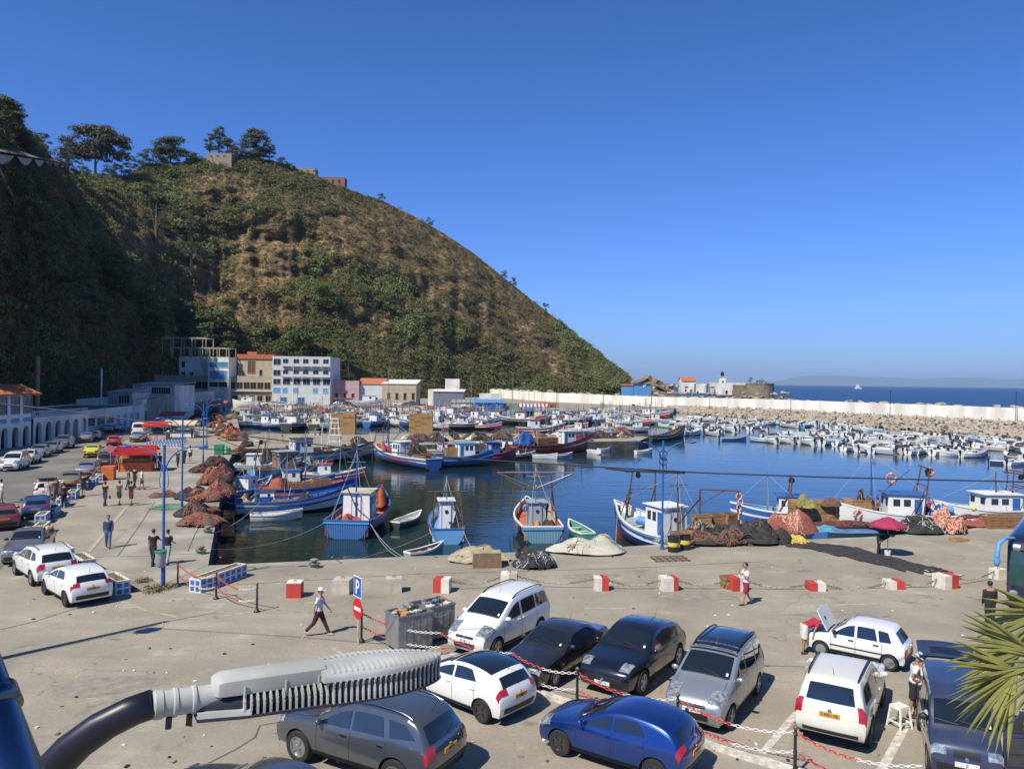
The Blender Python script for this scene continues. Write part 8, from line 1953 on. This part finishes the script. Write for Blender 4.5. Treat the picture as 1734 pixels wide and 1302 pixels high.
        g = MB(); g.tube([ST @ (an+Vector((-.05,0,-.035))), ST @ (an+Vector((.06,0,-.045))), ST @ (an+Vector((.17,0,-.06)))], [.045*k,.05*k,.034*k], 8); autosmooth(g.build('shoe', flat('shoe_%.2f' % shoes[0], shoes, .7), T), 60)
    rows = [ring((0,0,z), rx, ry, ST) for z, rx, ry in ((.80,.11,.16),(.90,.125,.18),(.99,.12,.175))]; tr.grid(rows, closed=True); n0 = len(tr.v); tr.f += [tuple(range(n0-36, n0-24))[::-1], tuple(range(n0-12, n0))]; tr.m += [0, 0]
    # the feet of a striding figure must reach the ground
    low = min(v[2] for v in body.v); T.location.z -= low-.0
    bo = remesh(body, 'body', SKIN[0], T, vox); remesh(sh, 'shirt', cloth('s%.2f%.2f%.2f' % shirt, shirt), T, vox); remesh(tr, 'shorts' if shorts else 'trousers', cloth('t%.2f%.2f%.2f' % legs, legs), T, vox)
    g = MB(); g.ball((.0,0,1.685), .104, 12, 0, (1.0,.86,1.0), M=HM)
    g.v = [v for v in g.v]; ho = g.build('hair', M_hair, T, smooth=True)
    g = MB()
    for s in (1,-1): g.ball((.118,s*.032,1.668), .009, 6, 0, M=HM)
    g.build('eyes', M_dark, T)
    if mask: g = MB(); g.ball((.085,0,1.605), .055, 8, 0, (.7,.9,.8), M=HM); g.build('face_mask', flat('mask_green', (.12,.42,.30), .7), T)
    if hat:
        g = MB(); Mh = HM @ Matrix.Translation((.02,0,1.70))
        if hat[0] == 'cap': g.lathe([(.115,0),(.112,.05),(.08,.09),(.02,.105)], 14, 0, Mh); g.box((.13,0,.005),(.12,.14,.012),0,M=Mh)
        else: g.lathe([(.185,-.03),(.12,.02),(.115,.09),(.09,.11),(.02,.115)], 16, 0, Mh)
        m_ = pm('hat_%s' % hat[0], hat[1], hat[2], 22 if hat[0] != 'cap' else 5, .8); autosmooth(g.build('hat', m_, T), 50)
    if phone: g = MB(); p = U @ Vector((.06,-.115,1.64)); g.box(tuple(p), (.07,.012,.14)); g.build('phone', M_ctrim, T)
    if bag: g = MB(); g.ball(tuple(S4 @ Vector((.08,-.3,.62))), .11, 8, 0, (.7,.5,1.3)); g.build('carrier_bag', flat('bag_dark', bag, .6), T)
    return T
def gx(px, py): return G(px, py)
W_ = (.70,.69,.66); BK = (.022,.022,.027)
person('striding man in white and blue top, maroon trousers, cap and green mask', gx(540,1076), (1,-.05), (.58,.60,.64), (.09,.015,.03), .42, .05, (.5,.3), (-.4,.4), hat=('cap',(.7,.7,.68),(.5,.5,.5)), shoes=(.45,.38,.3), mask=True, vox=.018)
person('man on the phone in white tee and dark red shorts', gx(1263,1024), (-1,-.2), W_, (.30,.02,.05), .22, .02, (.3,2.2), (.5,2.35), shorts=True, phone=True, vox=.018)
SKIN[0] = pm('skin_tanned', (.36,.19,.11), (.30,.16,.09), 4, .6)
person('man folded over the engine of the small white car, white shorts and red top', gx(1361,1106), (.95,.15), (.42,.02,.04), (.72,.70,.64), .06, .1, (.5,.5), (.6,.4), shorts=True, bend=1.15, vox=.018, h=1.74)
person('man in white tee, black shorts and patterned bucket hat beside the navy van', gx(1546,1214), (.75,-.2), (.74,.74,.74), BK, .10, .12, (.5,.3), (-.35,1.3), shorts=True, hat=('bucket',(.70,.74,.80),(.06,.10,.25)), vox=.016, headpitch=.5, h=1.78)
person('man dressed in black standing behind the palm leaves', gx(1676,1066), (.2,1), BK, BK, .05, .03, (.1,.3), (.1,.3), long_sleeve=True, vox=.02, h=1.82)
person('person in black trousers with white stripe behind the open van door', gx(1700,1240), (-.6,.5), BK, BK, .12, 0, (.3,.6), (.2,.3), long_sleeve=True)
person('net mender in black bending down beside the crimson parasol', gx(1488,940), (1,-.2), BK, BK, .06, .1, (.35,.1), (.3,.1), long_sleeve=True, bend=1.2, vox=.02)
SKIN[0] = pm('skin', (.42,.24,.16))
person('man in blue jacket and jeans walking alone on the promenade', gx(183,928), (.45,-.9), (.03,.08,.15), (.10,.17,.30), .25, 0, (.2,.2), (-.2,.2), long_sleeve=True, h=1.78)
person('man in black with his arm around his friend, left one of the pair', gx(259,958), (.1,1), BK, (.03,.03,.032), .18, .03, (-.1,.2), (.9,.2), h=1.78)
person('man in black tee and grey trousers, right one of the pair', gx(284,956), (.15,1), BK, (.38,.38,.38), .18, .0, (.1,.2), (.2,1.0), h=1.72)
person('man in dark clothes with a bag, left one of the three walking away', gx(178,857), (.1,1), BK, (.03,.045,.09), .22, 0, (.2,.2), (-.2,.2), bag=(.03,.03,.03))
person('man in grey tee and dark shorts, middle one of the three walking away', gx(202,855), (.1,1), (.10,.10,.09), BK, .22, 0, (.2,.2), (-.2,.2), shorts=True)
person('man in black top and maroon shorts, right one of the three walking away', gx(222,856), (.1,1), BK, (.12,.02,.03), .22, 0, (.2,.2), (-.2,.2), shorts=True)
for a in (('woman in long dark green dress among the group near the kiosk',217,829,(.05,.14,.13),(.03,.10,.10),0), ('man in black tee near the woman in green',228,826,BK,BK,0), ('person in white blouse and dark skirt near the kiosk',240,829,W_,(.14,.08,.08),1),
          ('man in black shorts standing by a planter',141,840,BK,BK,1), ('vendor in pale shirt at the open tailgate',81,853,(.50,.47,.38),(.45,.42,.36),1), ('vendor in dark clothes right of the pale shirted vendor',108,860,(.10,.06,.05),BK,0), ('customer in brown between the two vendors',94,850,(.22,.10,.08),(.2,.15,.12),0),
          ('person in white top at the very left edge',2,853,W_,(.35,.33,.30),0), ('walker in dark blue beyond the first lamp post',301,791,(.05,.05,.10),BK,0), ('walker in white top and black shorts near the third lamp post',322,781,W_,BK,1), ('tall walker in black left of the white topped walker',312,785,BK,BK,0),
          ('person in red shirt at the pier root',361,733,(.45,.03,.04),BK,0), ('person in white at the pier root beside the red shirt',367,733,W_,BK,0), ('person in dark blue at the stalls',341,724,(.05,.06,.15),BK,0), ('person in white by the red awning stall',287,708,W_,(.3,.3,.3),0), ('worker in dark clothes near the cream stall',325,742,BK,BK,0),
          ('man in blue behind the kiosk counter',262,793,(.05,.06,.12),BK,0), ('person in black by the kiosk chairs',270,797,BK,BK,0), ('worker in orange on the long white boat foredeck',1470,868,(.5,.12,.04),BK,0)):
    loc = gx(a[1], a[2]) if 'foredeck' not in a[0] else inboat(b6,.62,.2,.8); person(a[0], loc, (random.uniform(-1,1), random.uniform(.2,1)), a[3], a[4], random.uniform(.05,.25), 0, (.2,.3), (-.1,.3), shorts=bool(a[5]), vox=.035)
person('man in pink top standing amid the nets of the long white boat', inboat(b6,.20,-.5,.9), (0,-1), (.6,.12,.25), BK, .05, .2, (.6,.6), (.5,.6), vox=.03)
person('worker in grey on the blue bow of the red bottomed boat', inboat(b4,.85,.0,1.5), (1,0), (.12,.10,.10), BK, .05, .3, (.6,.4), (.5,.4), vox=.03)
# ------------------------------------------------------------------ street lamp head close to the viewpoint
M_led = pm('lamp_housing', (.47,.49,.47), (.37,.39,.37), 5, .6, big=(.34,.35,.32), bigs=4, bump=.0006, bscale=300)
M_gask = flat('lamp_gasket', (.03,.035,.05), .5)
A = PD(262,1188,1.98); B = PD(746,1116,2.42); ax = (B-A); LL = ax.length; zax = math.atan2(ax.y, ax.x); pit = math.asin(ax.z/LL)
T = bpy.data.objects.new('street_lamp', None); COL.objects.link(T); T.location = A; T.scale = (1, .66, .74); T.rotation_euler = (math.radians(2), -pit, zax); tag(T, 'big pale grey finned street lamp head on a dark curved arm, close by', 'street lamp')
def hwid(s):      # half width of the head along its length
    return .125*math.sin(PI*min(1, (1-s)/.62))**.55 if s > .69 else .125-.035*max(0, (.69-s)/.45)
g = MB(); rows_t = []; n = 40; s0 = .25
for i in range(n+1):
    s = s0+(.999-s0)*i/n; w_ = max(.004, hwid(s)*(1 if s < .999 else .3)); hc = .030*(1-((s-.62)/.40)**2 if s > .62 else 1)+.012
    x = s*LL; rows_t.append([(x, w_*math.cos(PI*j/16)*1.0, .015+hc*math.sin(PI*j/16)**.6) for j in range(17)])
g.grid([r for r in rows_t if r[0][0] > LL*.50], flip=False); g.add(rows_t[14] if False else [r for r in rows_t if r[0][0] > LL*.50][0], [tuple(range(17))]); autosmooth(g.build('head_cover', M_led, T), 50)
g = MB(); x0, x1 = LL*.17, LL*.53; rows = []
for i, (f, e) in enumerate(((0,.6),(.03,.9),(.08,1),(.5,1.06),(.94,1.1),(1,1.04))):
    x = x0+(x1-x0)*f; w_ = .068*e; zt_ = .048*(.85+.3*min(1, f*8+.3)); rows.append([(x, y*w_, z) for y, z in ((-1,.004),(-1.02,.02),(-.92,zt_),(-.6,zt_+.01),(.6,zt_+.01),(.92,zt_),(1.02,.02),(1,.004))])
g.grid(rows, closed=False); g.add(rows[0], [tuple(range(8))[::-1]]); g.add(rows[-1], [tuple(range(8))]); autosmooth(g.build('gear_cover', M_led, T), 40)
g = MB()
for f in (.25,.62,.93):
    for sg in (1,-1): x = x0+(x1-x0)*f; g.tube([(x,sg*.074,.035),(x,sg*.079,-.02)], .004, 8)
g.build('cover_screw', M_led, T)
base = MB(); rows = []
for i in range(n+1):
    s = .13+(.999-.13)*i/n; w_ = max(.004, (hwid(s) if s > .25 else .05+.05*(s-.13)/.12)*(1 if s < .999 else .3))*.78; rows.append([(s*LL, w_*math.cos(a), -.035+.04*math.sin(a)) for a in [2*PI*j/12 for j in range(12)]])
base.grid(rows, closed=True); base.build('core', M_gask, T, smooth=True)
g = MB(); nf = 36
for i in range(nf):
    s = .26+.725*i/(nf-1); x = s*LL; w_ = hwid(s)
    for sg in (1,-1):
        t = .0026; hc = .030*(1-((s-.62)/.40)**2 if s > .62 else 1)+.012; cz = lambda q: .019+hc*max(0, 1-q*q)**.3; prof = [(w_*.30,cz(.30)),(w_*.62,cz(.62)),(w_*.85,cz(.85)),(w_*1.03,.012),(w_*.98,-.012),(w_*1.04,-.034),(w_*1.08,-.066),(w_*.3,-.066)] if s > .54 else [(w_*.45,.028),(w_*.86,.034 if s > .52 else -.004),(w_*.97,.010 if s > .52 else -.02),(w_*.90,-.010),(w_*1.0,-.034),(w_*1.04,-.066),(w_*.45,-.066)]
        vs = [(x-t, sg*y, z) for y, z in prof]+[(x+t+.006*0, sg*y, z) for y, z in prof]; k = len(prof); g.add(vs, [tuple(range(k)), tuple(range(k,2*k))[::-1]]+[(a, a+k, (a+1)%k+k, (a+1)%k) for a in range(k)])
g.build('cooling_fins', M_led, T)
g = MB(); rows = []
for i in range(n+1):
    s = .12+(1.0-.12)*i/n; w_ = max(.006, hwid(min(.997, s)) if s > .25 else .06+.03*(s-.12)/.13)*1.04+.004; rows.append([(s*LL, w_, -.064),(s*LL, w_, -.074),(s*LL, -w_, -.074),(s*LL, -w_, -.064)])
g.grid(rows, closed=True); g.build('base_rim', M_gask, T)
g = MB(); rows = []
for i in range(14):
    s = .12+.16*i/13; w_ = .056+.04*i/13; rows.append([(s*LL, w_, -.046),(s*LL, w_+.006, -.063),(s*LL,-w_-.006,-.063),(s*LL,-w_,-.046)])
g.grid(rows, closed=True); g.build('mount_plate', M_led, T)
g = MB(); g.lathe([(.044,-.005),(.050,0),(.050,.018),(.045,.021),(.045,.042),(.051,.045),(.051,.053),(.046,.056),(.046,.088),(.051,.091),(.051,.098),(.044,.101),(.044,.16)], 28, 0, Mx((0,0,-.012), ry=PI/2)); autosmooth(g.build('spigot_collar', M_led, T), 30)
for x in (.035,.085): g = MB(); g.lathe([(.008,-.095),(.008,-.055)], 8, 0, Mx((x,-.02,0))); g.build('clamp_bolt', M_gask, T)
g = MB(); pts = [(.02,0,-.012)]; 
for px, py, D_ in ((262,1190,1.98),(225,1203,1.96),(175,1228,1.94),(125,1264,1.92),(90,1300,1.91),(62,1345,1.90),(40,1400,1.89)): pts.append(PD(px, py, D_))
bpy.context.view_layer.update(); Mi = T.matrix_basis.inverted(); pts = [Vector(pts[0])]+[Mi @ p for p in pts[1:]]; g.tube(pts[1:], .050, 20); g.build('curved_arm', flat('arm_paint', (.012,.012,.022), .4), T, smooth=True)
# shiny rail post at the very left
p0, p1 = PD(-66,1075,.95), PD(90,1500,.80); T = thing('balcony_rail', 'shiny blue steel rail post at the lower left corner', 'railing', p1); q0 = p0-p1
g = MB(); g.tube([q0*1.6, q0, (0,0,0)], .030, 24); g.build('tube', flat('polished_steel', (.13,.16,.21), .16, 1.0), T, smooth=True)
c = PD(-22,1195,.90)-p1; d_ = q0.normalized(); g = MB(); g.tube([c-d_*.012, c+d_*.012], .035, 24); g.build('collar', flat('polished_steel', (.13,.16,.21)), T, smooth=True)
# ------------------------------------------------------------------ palm at the right edge
M_palm = pm('palm_leaf', (.28,.27,.07), (.19,.20,.05), 9, .55); M_palmd = pm('palm_stem', (.20,.17,.08), (.12,.10,.05), 6, .8)
pc = PD(1800, 1180, 4.4); T = thing('palm_tree', 'fan palm with pointed yellow green leaves at the lower right edge', 'palm', (pc.x+.5, pc.y+.3, 0)); o0 = Vector(T.location)
g = MB(); g.tube([(0,0,0),(0,0,2),(-.05,0,4),(-.1,-.05,pc.z-.3)], [.2,.17,.15,.12], 12); g.build('trunk', M_trunk, T)
R = random.Random(12)
def fan(hx, hy, D_, a0, a1, n, len_px, tilt, seed):
    R = random.Random(seed); hub = PD(hx, hy, D_)-o0; g = MB(); stem0 = Vector((-.1,-.05,pc.z-.3))
    g.tube([stem0, stem0.lerp(hub,.5)+Vector((0,0,.1)), hub], .014, 6, 1)
    for i in range(n):
        a = math.radians(a0+(a1-a0)*i/(n-1)+R.uniform(-2,2)); Ln = len_px*D_/FPX*R.uniform(.85,1.1); d = Vector((math.cos(a), -tilt*.5+R.uniform(-.15,.15), math.sin(a))).normalized(); s = d.cross(Vector((0,1,.3))).normalized(); w_ = .019*R.uniform(.8,1.2); nn = d.cross(s).normalized()
        pts_c = [hub+d*Ln*f+Vector((0,0,-.05*Ln*f*f*2)) for f in (0,.25,.55,.8,1)]; ww = [.25,1,.85,.45,.02]
        rows = [[tuple(p-s*w_*q-nn*w_*.0), tuple(p+nn*w_*q*.45), tuple(p+s*w_*q)] for p, q in zip(pts_c, ww)]; g.grid(rows); 
    g.build('fan_leaf', [M_palm, M_palmd], T)
fan(1722,1138,4.2,150,262,26,125,.25,1); fan(1742,1100,4.5,140,205,13,135,.1,2); fan(1770,1040,4.6,150,235,15,125,.2,3); fan(1790,1120,4.0,160,240,14,120,.3,4)
print('p7 ok')

bpy.data.scenes.remove(WORK)
